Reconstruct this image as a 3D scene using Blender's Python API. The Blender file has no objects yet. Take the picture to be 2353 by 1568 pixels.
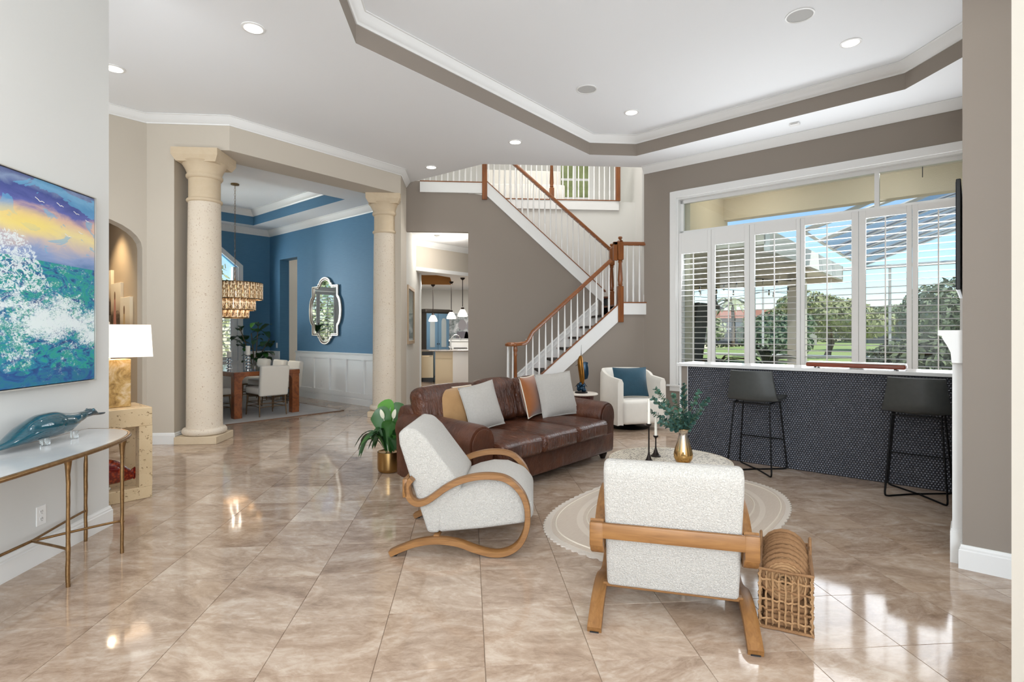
import bpy, bmesh, math, random
from mathutils import Vector, Matrix, noise
R = math.radians
C = bpy.context.scene.collection
SC = bpy.context.scene

# ---------------------------------------------------------------- camera, sky, sun, lights, exposure
cam = bpy.data.objects.new('camera', bpy.data.cameras.new('camera'))
C.objects.link(cam)
cam.location = (0, 0, 1.38)
cam.rotation_euler = (R(90), 0, R(-4.57))
cam.data.sensor_width = 36.0
cam.data.lens = 36.0 * 1245.0 / 2353.0
cam.data.shift_y = -19.0 / 2353.0
cam.data.clip_start = 0.05
cam.data.clip_end = 400
SC.camera = cam

SC.view_settings.view_transform = 'Standard'
SC.view_settings.look = 'None'
SC.view_settings.gamma = 1.0
SC.view_settings.use_curve_mapping = False
SC.view_settings.exposure = 0.12

world = bpy.data.worlds.new('sky')
SC.world = world
world.use_nodes = True
_n = world.node_tree.nodes
_l = world.node_tree.links
_n.clear()
_out = _n.new('ShaderNodeOutputWorld')
_bg = _n.new('ShaderNodeBackground')
_sky = _n.new('ShaderNodeTexSky')
_sky.sky_type = 'NISHITA'
_sky.sun_disc = False
_sky.sun_elevation = R(48)
_sky.sun_rotation = R(200)
_sky.air_density = 1.0
_sky.dust_density = 0.1
_sky.ozone_density = 3.5
_bg.inputs['Strength'].default_value = 0.17
_l.new(_sky.outputs[0], _bg.inputs['Color'])
_l.new(_bg.outputs[0], _out.inputs['Surface'])

def lamp(name, kind, loc, energy, color=(1, 1, 1), rot=None, size=None, size_y=None, aim=None, **kw):
    d = bpy.data.lights.new(name, kind)
    d.energy = energy
    d.color = color
    if kind == 'AREA':
        d.shape = 'RECTANGLE'
        d.size = size
        d.size_y = size_y or size
    elif size is not None and kind != 'SUN':
        d.shadow_soft_size = size
    for k, v in kw.items():
        setattr(d, k, v)
    o = bpy.data.objects.new(name, d)
    C.objects.link(o)
    o.location = loc
    if aim is not None:
        o.rotation_euler = (Vector(aim) - Vector(loc)).to_track_quat('-Z', 'Y').to_euler()
    elif rot is not None:
        o.rotation_euler = rot
    return o

sun = lamp('sun', 'SUN', (0, 0, 30), 5.0, (1.0, 0.95, 0.86), aim=(9, 22, 0))
sun.rotation_euler = Vector((-0.32, 0.58, -0.80)).to_track_quat('-Z', 'Y').to_euler()
sun.data.angle = R(0.6)
# fill lamp added behind the camera as daylight from assumed, unseen windows
lamp('assumed_rear_daylight', 'AREA', (0.0, -2.15, 1.95), 275.0, (0.86, 0.93, 1.0), size=4.2, size_y=3.0, aim=(0.3, 4, 2.5))
lamp('entry_fill', 'AREA', (-4.4, 3.4, 2.4), 70.0, (0.93, 0.97, 1.0), size=2.6, size_y=2.6, aim=(-3.6, 8, 3.4))  # unseen fill lamp added on the entry side, no window stands there
lamp('dining_window_daylight', 'AREA', ((-13.7 + 2.3) / 2 ** 0.5, (2.3 + 13.7) / 2 ** 0.5, 2.5), 800.0, (0.93, 0.97, 1.0), size=1.5, size_y=2.4, aim=((-9.9 + 5.9) / 2 ** 0.5, (5.9 + 9.9) / 2 ** 0.5, 1.9))
lamp('stairwell_fill', 'AREA', (1.7, 9.8, 6.7), 110.0, (1, 0.99, 0.97), size=2.4, size_y=1.6, aim=(1.7, 9.8, 0))  # fill lamp added under the closed stairwell ceiling
# daylight through the bar window, one lamp per shutter opening and one for the transom
for _a, _b, _z0, _z1 in ((-3.454, -3.052, 0.75, 2.60), (-2.935, -2.516, 0.75, 2.69), (-2.373, -1.837, 0.75, 2.77), (-1.731, -1.193, 0.75, 2.83), (-1.037, -0.621, 0.75, 2.83), (-0.507, -0.12, 0.75, 2.84), (-3.45, -0.1, 3.0, 3.40)):
    _u, _v, _z = (_a + _b) / 2, 8.06, (_z0 + _z1) / 2
    lamp('bar_window_daylight', 'AREA', ((_u + _v) / 2 ** 0.5, (_v - _u) / 2 ** 0.5, _z), (_b - _a) * (_z1 - _z0) * 15.0, (0.92, 0.96, 1.0), size=_b - _a, size_y=_z1 - _z0,
         aim=((_u + 4.0) / 2 ** 0.5, (4.0 - _u) / 2 ** 0.5, _z + 0.6))
lamp('rear_fill_glow', 'POINT', (-0.3, -0.9, 2.15), 95.0, (0.98, 0.98, 1.0), size=0.35)  # soft fill added behind the camera, no chandelier hangs there

# ---------------------------------------------------------------- materials
def lin(h):
    h = h.lstrip('#')
    o = []
    for i in (0, 2, 4):
        c = int(h[i:i + 2], 16) / 255.0
        o.append(c / 12.92 if c <= 0.04045 else ((c + 0.055) / 1.055) ** 2.4)
    return (o[0], o[1], o[2], 1.0)

class NT:
    """tiny node-tree writer"""
    def __init__(self, name):
        self.m = bpy.data.materials.new(name)
        self.m.use_nodes = True
        self.t = self.m.node_tree
        self.b = self.t.nodes['Principled BSDF']
        self.out = self.t.nodes['Material Output']
    def n(self, typ, **kw):
        x = self.t.nodes.new(typ)
        for k, v in kw.items():
            if k.startswith('i_'):
                key = k[2:].replace('_', ' ')
                x.inputs[key].default_value = v
            else:
                setattr(x, k, v)
        return x
    def l(self, a, b):
        self.t.links.new(a, b)
    def coord(self, kind='Object', scale=None):
        c = self.n('ShaderNodeTexCoord')
        o = c.outputs[kind]
        if scale is not None:
            mp = self.n('ShaderNodeMapping')
            mp.inputs['Scale'].default_value = scale
            self.l(o, mp.inputs['Vector'])
            o = mp.outputs[0]
        return o
    def noise(self, vec, scale, detail=4, rough=0.55, dist=0.0):
        x = self.n('ShaderNodeTexNoise')
        x.inputs['Scale'].default_value = scale
        x.inputs['Detail'].default_value = detail
        x.inputs['Roughness'].default_value = rough
        x.inputs['Distortion'].default_value = dist
        if vec is not None:
            self.l(vec, x.inputs['Vector'])
        return x.outputs['Fac']
    def ramp(self, fac, stops, interp='LINEAR'):
        x = self.n('ShaderNodeValToRGB')
        cr = x.color_ramp
        cr.interpolation = interp
        while len(cr.elements) < len(stops):
            cr.elements.new(0.5)
        for e, (p, c) in zip(cr.elements, stops):
            e.position = p
            e.color = lin(c) if isinstance(c, str) else c
        self.l(fac, x.inputs['Fac'])
        return x.outputs['Color']
    def math(self, op, a, b=None, c=None):
        x = self.n('ShaderNodeMath', operation=op)
        for i, v in enumerate((a, b, c)):
            if v is None:
                continue
            if isinstance(v, (int, float)):
                x.inputs[i].default_value = v
            else:
                self.l(v, x.inputs[i])
        return x.outputs[0]
    def mix(self, fac, a, b, mode='MIX'):
        x = self.n('ShaderNodeMix', data_type='RGBA', blend_type=mode)
        for s, v in ((x.inputs[0], fac), (x.inputs[6], a), (x.inputs[7], b)):
            if isinstance(v, (int, float)):
                s.default_value = v
            elif isinstance(v, str):
                s.default_value = lin(v)
            elif isinstance(v, tuple):
                s.default_value = v
            else:
                self.l(v, s)
        return x.outputs[2]
    def bump(self, h, strength=0.2, dist=0.01):
        x = self.n('ShaderNodeBump')
        x.inputs['Strength'].default_value = strength
        x.inputs['Distance'].default_value = dist
        self.l(h, x.inputs['Height'])
        self.l(x.outputs[0], self.b.inputs['Normal'])
    def base(self, c):
        if isinstance(c, str):
            self.b.inputs['Base Color'].default_value = lin(c)
        else:
            self.l(c, self.b.inputs['Base Color'])
    def set(self, **kw):
        for k, v in kw.items():
            self.b.inputs[k.replace('_', ' ')].default_value = v

def mat(name, col, rough=0.5, metal=0.0, var=None, bump=None, coat=0.0, spec=None, sheen=0.0, scale=(1, 1, 1)):
    """var=(scale, second colour, amount); bump=(scale, strength, distance)"""
    t = NT(name)
    t.set(Roughness=rough, Metallic=metal)
    if coat:
        t.b.inputs['Coat Weight'].default_value = coat
        t.b.inputs['Coat Roughness'].default_value = 0.1
    if spec is not None:
        t.b.inputs['Specular IOR Level'].default_value = spec
    if sheen:
        t.b.inputs['Sheen Weight'].default_value = sheen
    v = t.coord('Object', scale) if (var or bump) else None
    if var:
        f = t.noise(v, var[0], 5)
        f = t.math('MULTIPLY', f, var[2] if len(var) > 2 else 1.0)
        t.base(t.mix(f, col, var[1]))
    else:
        t.base(col)
    if bump:
        t.bump(t.noise(v, bump[0], 3), bump[1], bump[2] if len(bump) > 2 else 0.01)
    return t.m

def emit(name, col, strength):
    t = NT(name)
    t.base(col)
    t.b.inputs['Emission Color'].default_value = lin(col)
    t.b.inputs['Emission Strength'].default_value = strength
    return t.m

def thin_glass(name, tint='#ffffff', gloss=0.08, alpha_col=None):
    t = NT(name)
    tr = t.n('ShaderNodeBsdfTransparent')
    tr.inputs[0].default_value = lin(tint)
    gl = t.n('ShaderNodeBsdfGlossy')
    gl.inputs['Roughness'].default_value = 0.02
    fr = t.n('ShaderNodeFresnel')
    fr.inputs[0].default_value = 1.45
    mx = t.n('ShaderNodeMixShader')
    t.l(t.math('MAXIMUM', t.math('MULTIPLY', fr.outputs[0], 0.7), gloss), mx.inputs[0])
    t.l(tr.outputs[0], mx.inputs[1])
    t.l(gl.outputs[0], mx.inputs[2])
    t.l(mx.outputs[0], t.out.inputs['Surface'])
    return t.m

def wood(name, c1, c2, rough=0.4, scale=1.0, axis='X', coat=0.0):
    t = NT(name)
    s = {'X': (1.2, 14, 14), 'Y': (14, 1.2, 14), 'Z': (14, 14, 1.2)}[axis]
    v = t.coord('Object', tuple(k * scale for k in s))
    f = t.noise(v, 3.0, 6, 0.6, 0.6)
    t.base(t.ramp(f, [(0.3, c1), (0.7, c2)]))
    t.set(Roughness=rough)
    if coat:
        t.b.inputs['Coat Weight'].default_value = coat
    t.bump(f, 0.08, 0.004)
    return t.m

def travertine(name):
    """polished floor tile: each tile of the grid draws its own tint, vein direction and offset"""
    t = NT(name)
    g = t.n('ShaderNodeNewGeometry')
    mp = t.n('ShaderNodeMapping')
    mp.inputs['Location'].default_value = (-0.068 / 0.4572, -2.244 / 0.4572, 0)
    mp.inputs['Scale'].default_value = (1 / 0.4572, 1 / 0.4572, 0)
    t.l(g.outputs['Position'], mp.inputs['Vector'])
    fl = t.n('ShaderNodeVectorMath', operation='FLOOR')
    t.l(mp.outputs[0], fl.inputs[0])
    wn = t.n('ShaderNodeTexWhiteNoise', noise_dimensions='3D')
    t.l(fl.outputs[0], wn.inputs['Vector'])
    rnd = wn.outputs['Value']
    rc = wn.outputs['Color']
    # per tile rotation (mostly along X, some turned) and offset
    vr = t.n('ShaderNodeVectorRotate', rotation_type='Z_AXIS')
    t.l(g.outputs['Position'], vr.inputs['Vector'])
    ang = t.math('MULTIPLY_ADD', rnd, 0.9, -0.25)
    t.l(ang, vr.inputs['Angle'])
    off = t.n('ShaderNodeVectorMath', operation='MULTIPLY_ADD')
    t.l(rc, off.inputs[0])
    off.inputs[1].default_value = (9, 9, 9)
    t.l(vr.outputs[0], off.inputs[2])
    st = t.n('ShaderNodeMapping')
    st.inputs['Scale'].default_value = (1.3, 2.4, 1)
    t.l(off.outputs[0], st.inputs['Vector'])
    f1 = t.noise(st.outputs[0], 1.9, 10, 0.66, 1.1)
    f2 = t.noise(st.outputs[0], 11.0, 8, 0.72, 0.7)
    f3 = t.noise(st.outputs[0], 0.7, 3, 0.5, 0.4)
    f = t.math('ADD', t.math('MULTIPLY', f1, 0.62), t.math('MULTIPLY', f2, 0.38))
    col = t.ramp(f, [(0.33, '#7a6350'), (0.43, '#9d8672'), (0.50, '#b39d89'), (0.57, '#c5b3a1'), (0.68, '#dccfc1')])
    tint = t.ramp(rnd, [(0.0, '#8a7462'), (0.45, '#ab9684'), (0.8, '#b7a492'), (0.93, '#c2b1a0'), (1.0, '#ded3c6')])
    col = t.mix(0.30, col, tint)
    col = t.mix(t.math('MULTIPLY', t.math('GREATER_THAN', f3, 0.60), 0.25), col, '#b0967c')
    t.base(col)
    t.set(Roughness=0.085)
    rr = t.math('MULTIPLY_ADD', f2, 0.10, 0.02)
    t.l(rr, t.b.inputs['Roughness'])
    t.b.inputs['Specular IOR Level'].default_value = 0.55
    t.bump(f2, 0.015, 0.002)
    return t.m

M = {}
M['ceil'] = mat('ceiling_paint', '#eceef0', 0.85, bump=(90, 0.10, 0.002))
M['wallw'] = mat('offwhite_wall_paint', '#d3d3d0', 0.8, bump=(120, 0.05, 0.002))
M['beige'] = mat('beige_wall_paint', '#c4bbad', 0.8, bump=(120, 0.05, 0.002))
M['taupe'] = mat('taupe_wall_paint', '#8f857b', 0.75, bump=(120, 0.06, 0.002))
M['stairwhite'] = mat('white_wall_paint', '#d8d7d2', 0.8)
M['trim'] = mat('white_trim_paint', '#e6e6e4', 0.38)
M['gold_wall'] = mat('warm_beige_paint', '#b3a086', 0.8, bump=(120, 0.05, 0.002))
M['cream'] = mat('cream_wall_paint', '#d3cdc2', 0.8)
t_ = NT('blue_grasscloth')
v_ = t_.coord('Object', (2, 2, 60))
w_ = t_.noise(v_, 3, 5)
t_.base(t_.mix(w_, '#3f6a8a', '#5283a4'))
t_.set(Roughness=0.6)
t_.bump(w_, 0.12, 0.004)
M['blue'] = t_.m
M['tile'] = travertine('polished_travertine')
M['grout'] = mat('grout', '#8f7b68', 0.8)
t_ = NT('speckled_cast_stone')
v_ = t_.coord('Object')
f_ = t_.noise(v_, 55, 3, 0.6)
g_ = t_.noise(v_, 4, 4)
t_.base(t_.mix(t_.math('GREATER_THAN', f_, 0.64), t_.mix(g_, '#d6c6b0', '#ddd3c4'), '#b7a08a'))
t_.set(Roughness=0.75)
t_.bump(f_, 0.35, 0.006)
M['stone'] = t_.m
M['stonecap'] = mat('cast_stone_capital', '#d3c2a8', 0.75, var=(14, '#c8b394'), bump=(60, 0.3, 0.005))
M['rail'] = wood('stained_rail_wood', '#6b3a17', '#905422', 0.32, 1.0, 'X', 0.3)
M['railz'] = wood('stained_newel_wood', '#6b3a17', '#905422', 0.32, 1.0, 'Z', 0.3)
M['oak'] = wood('oiled_oak', '#785028', '#966a3b', 0.45, 1.3, 'X')
M['oaky'] = wood('oiled_oak_bar', '#785028', '#966a3b', 0.45, 1.3, 'Y')
t_ = NT('boucle_wool')
v_ = t_.coord('Object')
f_ = t_.noise(v_, 130, 2, 0.6, 0.8)
t_.base(t_.mix(f_, '#b0aba2', '#d3cfc8'))
t_.set(Roughness=0.95)
t_.b.inputs['Sheen Weight'].default_value = 0.25
t_.bump(f_, 0.9, 0.012)
M['boucle'] = t_.m
t_ = NT('brown_leather')
v_ = t_.coord('Object')
f_ = t_.noise(v_, 5, 5, 0.6)
f2_ = t_.noise(v_, 22, 5, 0.65, 1.2)
f3_ = t_.noise(t_.coord('Object', (6, 1, 1)), 7, 4, 0.6, 0.5)
t_.base(t_.ramp(f_, [(0.3, '#3a2015'), (0.55, '#512d1d'), (0.75, '#683f2a')]))
t_.set(Roughness=0.34)
t_.bump(t_.math('ADD', t_.math('MULTIPLY', f2_, 0.5), f3_), 0.55, 0.015)
M['leather'] = t_.m
t_ = NT('creased_brown_leather')
v_ = t_.coord('Object')
f_ = t_.noise(v_, 5, 5, 0.6)
f3_ = t_.noise(t_.coord('Object', (1.5, 9, 2)), 5, 4, 0.6, 1.0)
t_.base(t_.ramp(f_, [(0.3, '#412418'), (0.55, '#5a3321'), (0.75, '#70452f')]))
t_.set(Roughness=0.26)
t_.bump(f3_, 0.9, 0.035)
M['leather2'] = t_.m
M['blackmetal'] = mat('black_metal', '#0f0f10', 0.45, 0.6)
M['bronze'] = mat('dark_bronze', '#2a2320', 0.4, 0.7)
M['brass'] = mat('antique_brass', '#a5835a', 0.34, 0.85, var=(40, '#6a4f30'), bump=(60, 0.3, 0.004))
M['gold'] = mat('brushed_gold', '#b08e5c', 0.28, 1.0)
M['greyleather'] = mat('charcoal_leather', '#3c3e3d', 0.42, var=(30, '#4a4c4a'), bump=(160, 0.12, 0.002))
M['seam'] = mat('charcoal_piping', '#2c2d2d', 0.5)
M['whitefab'] = mat('white_fabric', '#e6e2d9', 0.9, bump=(220, 0.2, 0.003))
M['linen'] = mat('grey_linen', '#a9a49d', 0.9, var=(60, '#bab5ae'), bump=(200, 0.35, 0.004))
M['tan'] = mat('tan_velvet', '#9c7549', 0.8, var=(14, '#b08a5c'), sheen=0.4, bump=(90, 0.2, 0.004))
M['rust'] = mat('rust_velvet', '#8a4d1c', 0.8, var=(14, '#9c5c28'), sheen=0.4)
M['teal'] = mat('teal_velvet', '#0d3242', 0.75, var=(7, '#1c4d61'), sheen=0.12, bump=(30, 0.3, 0.006))
M['piping'] = mat('cream_piping', '#ddd2c0', 0.8)
M['white'] = mat('white_gloss', '#ececea', 0.25)
M['quartz'] = mat('white_quartz', '#ebebe9', 0.15)
M['penny'] = mat('navy_penny_tile', '#64676f', 0.17, 0.7, var=(8, '#787b84'))
M['darkgrout'] = mat('dark_grout', '#23242b', 0.7)
M['candle'] = mat('ivory_candle', '#ebe5d8', 0.5)
M['leaf'] = mat('glossy_leaf', '#23501f', 0.35, var=(9, '#3c6c2b'))
M['leafy'] = mat('young_leaf', '#4f8a2c', 0.4)
M['leafd'] = mat('dark_leaf', '#1a3a1c', 0.35, var=(9, '#2c5427'))
M['euca'] = mat('eucalyptus_leaf', '#4a6f66', 0.6, var=(20, '#345447'))
M['stem'] = mat('plant_stem', '#5e6a3a', 0.6)
M['bark'] = mat('bark', '#6a5a48', 0.9, bump=(20, 0.4))
M['soil'] = mat('potting_soil', '#2a211b', 0.95)
M['jute'] = mat('woven_jute', '#96704c', 0.9, var=(60, '#785636'), bump=(120, 0.6, 0.006))
M['jute2'] = mat('light_jute', '#b08c66', 0.9, var=(60, '#916c44'), bump=(120, 0.6, 0.006))
M['rugm'] = None
M['lampshade'] = emit('linen_lampshade', '#f6efe6', 0.5)
M['glow'] = emit('can_light_glow', '#fff6e8', 6.0)
M['bulb'] = emit('warm_bulb', '#ffdca8', 9.0)
M['glass'] = thin_glass('window_glass', '#f4f8f8', 0.035)
M['black'] = mat('black_plastic', '#101113', 0.35)

# ---------------------------------------------------------------- geometry
class MB:
    def __init__(self):
        self.v = []
        self.f = []
    def add(self, v, f, mtx=None):
        o = len(self.v)
        if mtx is not None:
            v = [tuple(mtx @ Vector(p)) for p in v]
        self.v += [tuple(p) for p in v]
        self.f += [tuple(o + i for i in q) for q in f]
        return self
    def box(self, x0, x1, y0, y1, z0, z1, mtx=None):
        v = [(x0, y0, z0), (x1, y0, z0), (x1, y1, z0), (x0, y1, z0), (x0, y0, z1), (x1, y0, z1), (x1, y1, z1), (x0, y1, z1)]
        return self.add(v, [(0, 3, 2, 1), (4, 5, 6, 7), (0, 1, 5, 4), (1, 2, 6, 5), (2, 3, 7, 6), (3, 0, 4, 7)], mtx)
    def prism(self, poly, z0, z1, mtx=None):
        """polygon in xy (counter-clockwise) raised from z0 to z1"""
        n = len(poly)
        v = [(x, y, z0) for x, y in poly] + [(x, y, z1) for x, y in poly]
        f = [tuple(range(n - 1, -1, -1)), tuple(range(n, 2 * n))]
        f += [(i, (i + 1) % n, n + (i + 1) % n, n + i) for i in range(n)]
        return self.add(v, f, mtx)
    def slab(self, poly, y0, y1, mtx=None):
        """polygon in xz, thick from y0 to y1"""
        n = len(poly)
        v = [(x, y0, z) for x, z in poly] + [(x, y1, z) for x, z in poly]
        f = [tuple(range(n)), tuple(range(2 * n - 1, n - 1, -1))]
        f += [(i, n + i, n + (i + 1) % n, (i + 1) % n) for i in range(n)]
        return self.add(v, f, mtx)
    def lathe(self, prof, seg=24, c=(0, 0), mtx=None, closed=False):
        """profile of (radius, z)"""
        v, f, idx = [], [], {}
        n = len(prof)
        for i in range(seg):
            a = 2 * math.pi * i / seg
            for k, (r, z) in enumerate(prof):
                if r < 1e-6:
                    if i == 0:
                        v.append((c[0], c[1], z))
                        idx[(0, k)] = len(v) - 1
                    idx[(i, k)] = idx[(0, k)]
                else:
                    v.append((c[0] + r * math.cos(a), c[1] + r * math.sin(a), z))
                    idx[(i, k)] = len(v) - 1
        for i in range(seg):
            j = (i + 1) % seg
            for k in range(n - 1 if not closed else n):
                k2 = (k + 1) % n
                q = []
                for w in (idx[(i, k)], idx[(j, k)], idx[(j, k2)], idx[(i, k2)]):
                    if w not in q:
                        q.append(w)
                if len(q) > 2:
                    f.append(tuple(q))
        if not closed and n > 2:
            if prof[0][0] > 1e-6:
                f.append(tuple(idx[(i, 0)] for i in range(seg - 1, -1, -1)))
            if prof[-1][0] > 1e-6:
                f.append(tuple(idx[(i, n - 1)] for i in range(seg)))
        return self.add(v, f, mtx)
    def sweep(self, path, prof, closed=False, up=(0, 0, 1), cap=True, scale=None, mtx=None):
        """profile of (a, b) along a 3D path; a runs across (path x up), b along up"""
        path = [Vector(p) for p in path]
        up = Vector(up)
        n, m = len(path), len(prof)
        v, f = [], []
        for i, p in enumerate(path):
            if closed:
                t = path[(i + 1) % n] - path[i - 1]
            else:
                t = path[min(i + 1, n - 1)] - path[max(i - 1, 0)]
            t.normalize()
            s = t.cross(up)
            if s.length < 1e-4:
                s = t.cross(Vector((1, 0, 0)))
            s.normalize()
            w = s.cross(t).normalized()
            k = scale[i] if scale else 1.0
            for a, b in prof:
                v.append(tuple(p + s * a * k + w * b * k))
        for i in range(n if closed else n - 1):
            j = (i + 1) % n
            for q in range(m):
                r = (q + 1) % m
                f.append((i * m + q, i * m + r, j * m + r, j * m + q))
        if cap and not closed:
            f.append(tuple(range(m)))
            f.append(tuple(range(n * m - 1, (n - 1) * m - 1, -1)))
        return self.add(v, f, mtx)
    def tube(self, path, r, seg=8, closed=False, scale=None, mtx=None, up=(0.13, 0.21, 0.97)):
        prof = [(r * math.cos(2 * math.pi * i / seg), r * math.sin(2 * math.pi * i / seg)) for i in range(seg)]
        return self.sweep(path, prof, closed, up, True, scale, mtx)
    def moulding(self, path, prof, closed=False, side=1):
        """mitred moulding along an xy polyline; profile of (offset to the left of the path, z)"""
        P = [Vector((p[0], p[1])) for p in path]
        n, m = len(P), len(prof)
        v, f = [], []
        for i, p in enumerate(P):
            d0 = (P[i] - P[i - 1]).normalized() if (i > 0 or closed) else None
            d1 = (P[(i + 1) % n] - P[i]).normalized() if (i < n - 1 or closed) else None
            d0 = d0 or d1
            d1 = d1 or d0
            n0 = Vector((-d0.y, d0.x)) * side
            n1 = Vector((-d1.y, d1.x)) * side
            b = (n0 + n1)
            b = b / max(0.2, b.dot(n1))
            for o, z in prof:
                v.append((p.x + b.x * o, p.y + b.y * o, z))
        for i in range(n if closed else n - 1):
            j = (i + 1) % n
            for q in range(m):
                r = (q + 1) % m
                f.append((i * m + q, j * m + q, j * m + r, i * m + r))
        if not closed:
            f.append(tuple(range(m)))
            f.append(tuple(range(n * m - 1, (n - 1) * m - 1, -1)))
        return self.add(v, f)
    def ball(self, c, r, seg=12, rings=8, mtx=None):
        if isinstance(r, (int, float)):
            r = (r, r, r)
        v, f = [(c[0], c[1], c[2] - r[2])], []
        for i in range(1, rings):
            a = math.pi * i / rings - math.pi / 2
            for j in range(seg):
                b = 2 * math.pi * j / seg
                v.append((c[0] + r[0] * math.cos(a) * math.cos(b), c[1] + r[1] * math.cos(a) * math.sin(b), c[2] + r[2] * math.sin(a)))
        v.append((c[0], c[1], c[2] + r[2]))
        for j in range(seg):
            f.append((0, 1 + (j + 1) % seg, 1 + j))
            f.append((len(v) - 1, len(v) - 1 - seg + j, len(v) - 1 - seg + (j + 1) % seg))
        for i in range(rings - 2):
            for j in range(seg):
                a, b = 1 + i * seg + j, 1 + i * seg + (j + 1) % seg
                f.append((a, b, b + seg, a + seg))
        return self.add(v, f, mtx)
    def pillow(self, w, h, t, n=14, pinch=0.07, mtx=None):
        """cushion standing in the xz plane, thick along y, pointed corners"""
        v, f = [], []
        for s in (1, -1):
            o = len(v)
            for i in range(n + 1):
                for j in range(n + 1):
                    a, b = -1 + 2 * i / n, -1 + 2 * j / n
                    x = w / 2 * a * (1 - pinch * (1 - b * b) * abs(a))
                    z = h / 2 * b * (1 - pinch * (1 - a * a) * abs(b))
                    y = s * t / 2 * (max(0, 1 - abs(a) ** 2.6) ** 0.62) * (max(0, 1 - abs(b) ** 2.6) ** 0.62)
                    v.append((x, y, z))
            for i in range(n):
                for j in range(n):
                    q = (o + i * (n + 1) + j, o + (i + 1) * (n + 1) + j, o + (i + 1) * (n + 1) + j + 1, o + i * (n + 1) + j + 1)
                    f.append(q if s < 0 else q[::-1])
        return self.add(v, f, mtx)
    def rbox(self, x0, x1, y0, y1, z0, z1, r=0.03, seg=3, mtx=None, puff=0.0):
        bm = bmesh.new()
        bmesh.ops.create_cube(bm, size=1)
        for q in bm.verts:
            q.co = Vector(((x0 + x1) / 2 + q.co.x * (x1 - x0), (y0 + y1) / 2 + q.co.y * (y1 - y0), (z0 + z1) / 2 + q.co.z * (z1 - z0)))
        bmesh.ops.bevel(bm, geom=list(bm.edges), offset=r, segments=seg, affect='EDGES', profile=0.5)
        if puff:
            bmesh.ops.subdivide_edges(bm, edges=[e for e in bm.edges if e.calc_length() > 3 * r], cuts=6, use_grid_fill=True)
            for q in bm.verts:
                a = (q.co.x - x0) / (x1 - x0) * 2 - 1
                b = (q.co.y - y0) / (y1 - y0) * 2 - 1
                c = (q.co.z - z0) / (z1 - z0) * 2 - 1
                w = (1 - a * a) * (1 - b * b)
                q.co.z += puff * w * (1 if c > 0 else 0.0)
                q.co.x += puff * 0.5 * (1 - b * b) * (1 - c * c) * a
        self.bm(bm, mtx)
        return self
    def bm(self, bm, mtx=None):
        bm.verts.ensure_lookup_table()
        bm.verts.index_update()
        self.add([tuple(q.co) for q in bm.verts], [tuple(q.index for q in fc.verts) for fc in bm.faces], mtx)
        bm.free()
        return self
    def bevel(self, r, seg=2, ang=30):
        bm = bmesh.new()
        vs = [bm.verts.new(p) for p in self.v]
        for q in self.f:
            try:
                bm.faces.new([vs[i] for i in q])
            except ValueError:
                pass
        bmesh.ops.remove_doubles(bm, verts=bm.verts, dist=1e-6)
        bmesh.ops.recalc_face_normals(bm, faces=bm.faces)
        ed = [e for e in bm.edges if len(e.link_faces) == 2 and e.calc_face_angle(0) > R(ang)]
        bmesh.ops.bevel(bm, geom=ed, offset=r, segments=seg, affect='EDGES', profile=0.5, clamp_overlap=True)
        self.v, self.f = [], []
        return self.bm(bm)
    def mesh(self, name, m, smooth=None):
        me = bpy.data.meshes.new(name)
        me.from_pydata(self.v, [], self.f)
        me.validate()
        bm = bmesh.new()
        bm.from_mesh(me)
        bmesh.ops.recalc_face_normals(bm, faces=bm.faces)
        bm.to_mesh(me)
        bm.free()
        if m is not None:
            me.materials.append(m)
        if smooth is not None:
            me.polygons.foreach_set('use_smooth', [True] * len(me.polygons))
            if smooth < 179:
                try:
                    me.set_sharp_from_angle(angle=R(smooth))
                except Exception:
                    pass
        return me
    def build(self, name, m, parent=None, smooth=None, uv=False, loc=None, rotz=None):
        o = bpy.data.objects.new(name, self.mesh(name, m, smooth))
        C.objects.link(o)
        if uv:
            o.rotation_euler = (0, 0, R(-45))
        if loc is not None:
            o.location = loc
        if rotz is not None:
            o.rotation_euler = (0, 0, rotz)
        if parent is not None:
            o.parent = parent
        return o

S2 = 2 ** 0.5
def P(u, v, z=0.0):
    """point of the plan's diagonal grid (u along the bar wall, v towards it)"""
    return ((u + v) / S2, (v - u) / S2, z)
UVROT = R(-45)

def tag(o, label=None, cat=None, group=None, kind=None):
    if label:
        o['label'] = label
    if cat:
        o['category'] = cat
    if group:
        o['group'] = group
    if kind:
        o['kind'] = kind
    return o
def thing(name, label, cat, loc=(0, 0, 0), rotz=0.0, group=None):
    o = bpy.data.objects.new(name, None)
    C.objects.link(o)
    o.empty_display_size = 0.05
    o.location = loc
    o.rotation_euler = (0, 0, rotz)
    return tag(o, label, cat, group)
def struct(o, label=None):
    o['kind'] = 'structure'
    if label:
        o['label'] = label
    return o
def part(name, data, parent, loc=None, rot=None, scale=None):
    o = bpy.data.objects.new(name, data)
    C.objects.link(o)
    o.parent = parent
    if loc is not None:
        o.location = loc
    if rot is not None:
        o.rotation_euler = rot
    if scale is not None:
        o.scale = scale
    return o
def copy_tree(o, parent=None):
    kids = list(o.children)
    c = o.copy()
    C.objects.link(c)
    c.parent = parent
    for k in kids:
        copy_tree(k, c)
    return c
def T(x=0, y=0, z=0):
    return Matrix.Translation((x, y, z))
def RX(a):
    return Matrix.Rotation(a, 4, 'X')
def RY(a):
    return Matrix.Rotation(a, 4, 'Y')
def RZ(a):
    return Matrix.Rotation(a, 4, 'Z')
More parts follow.
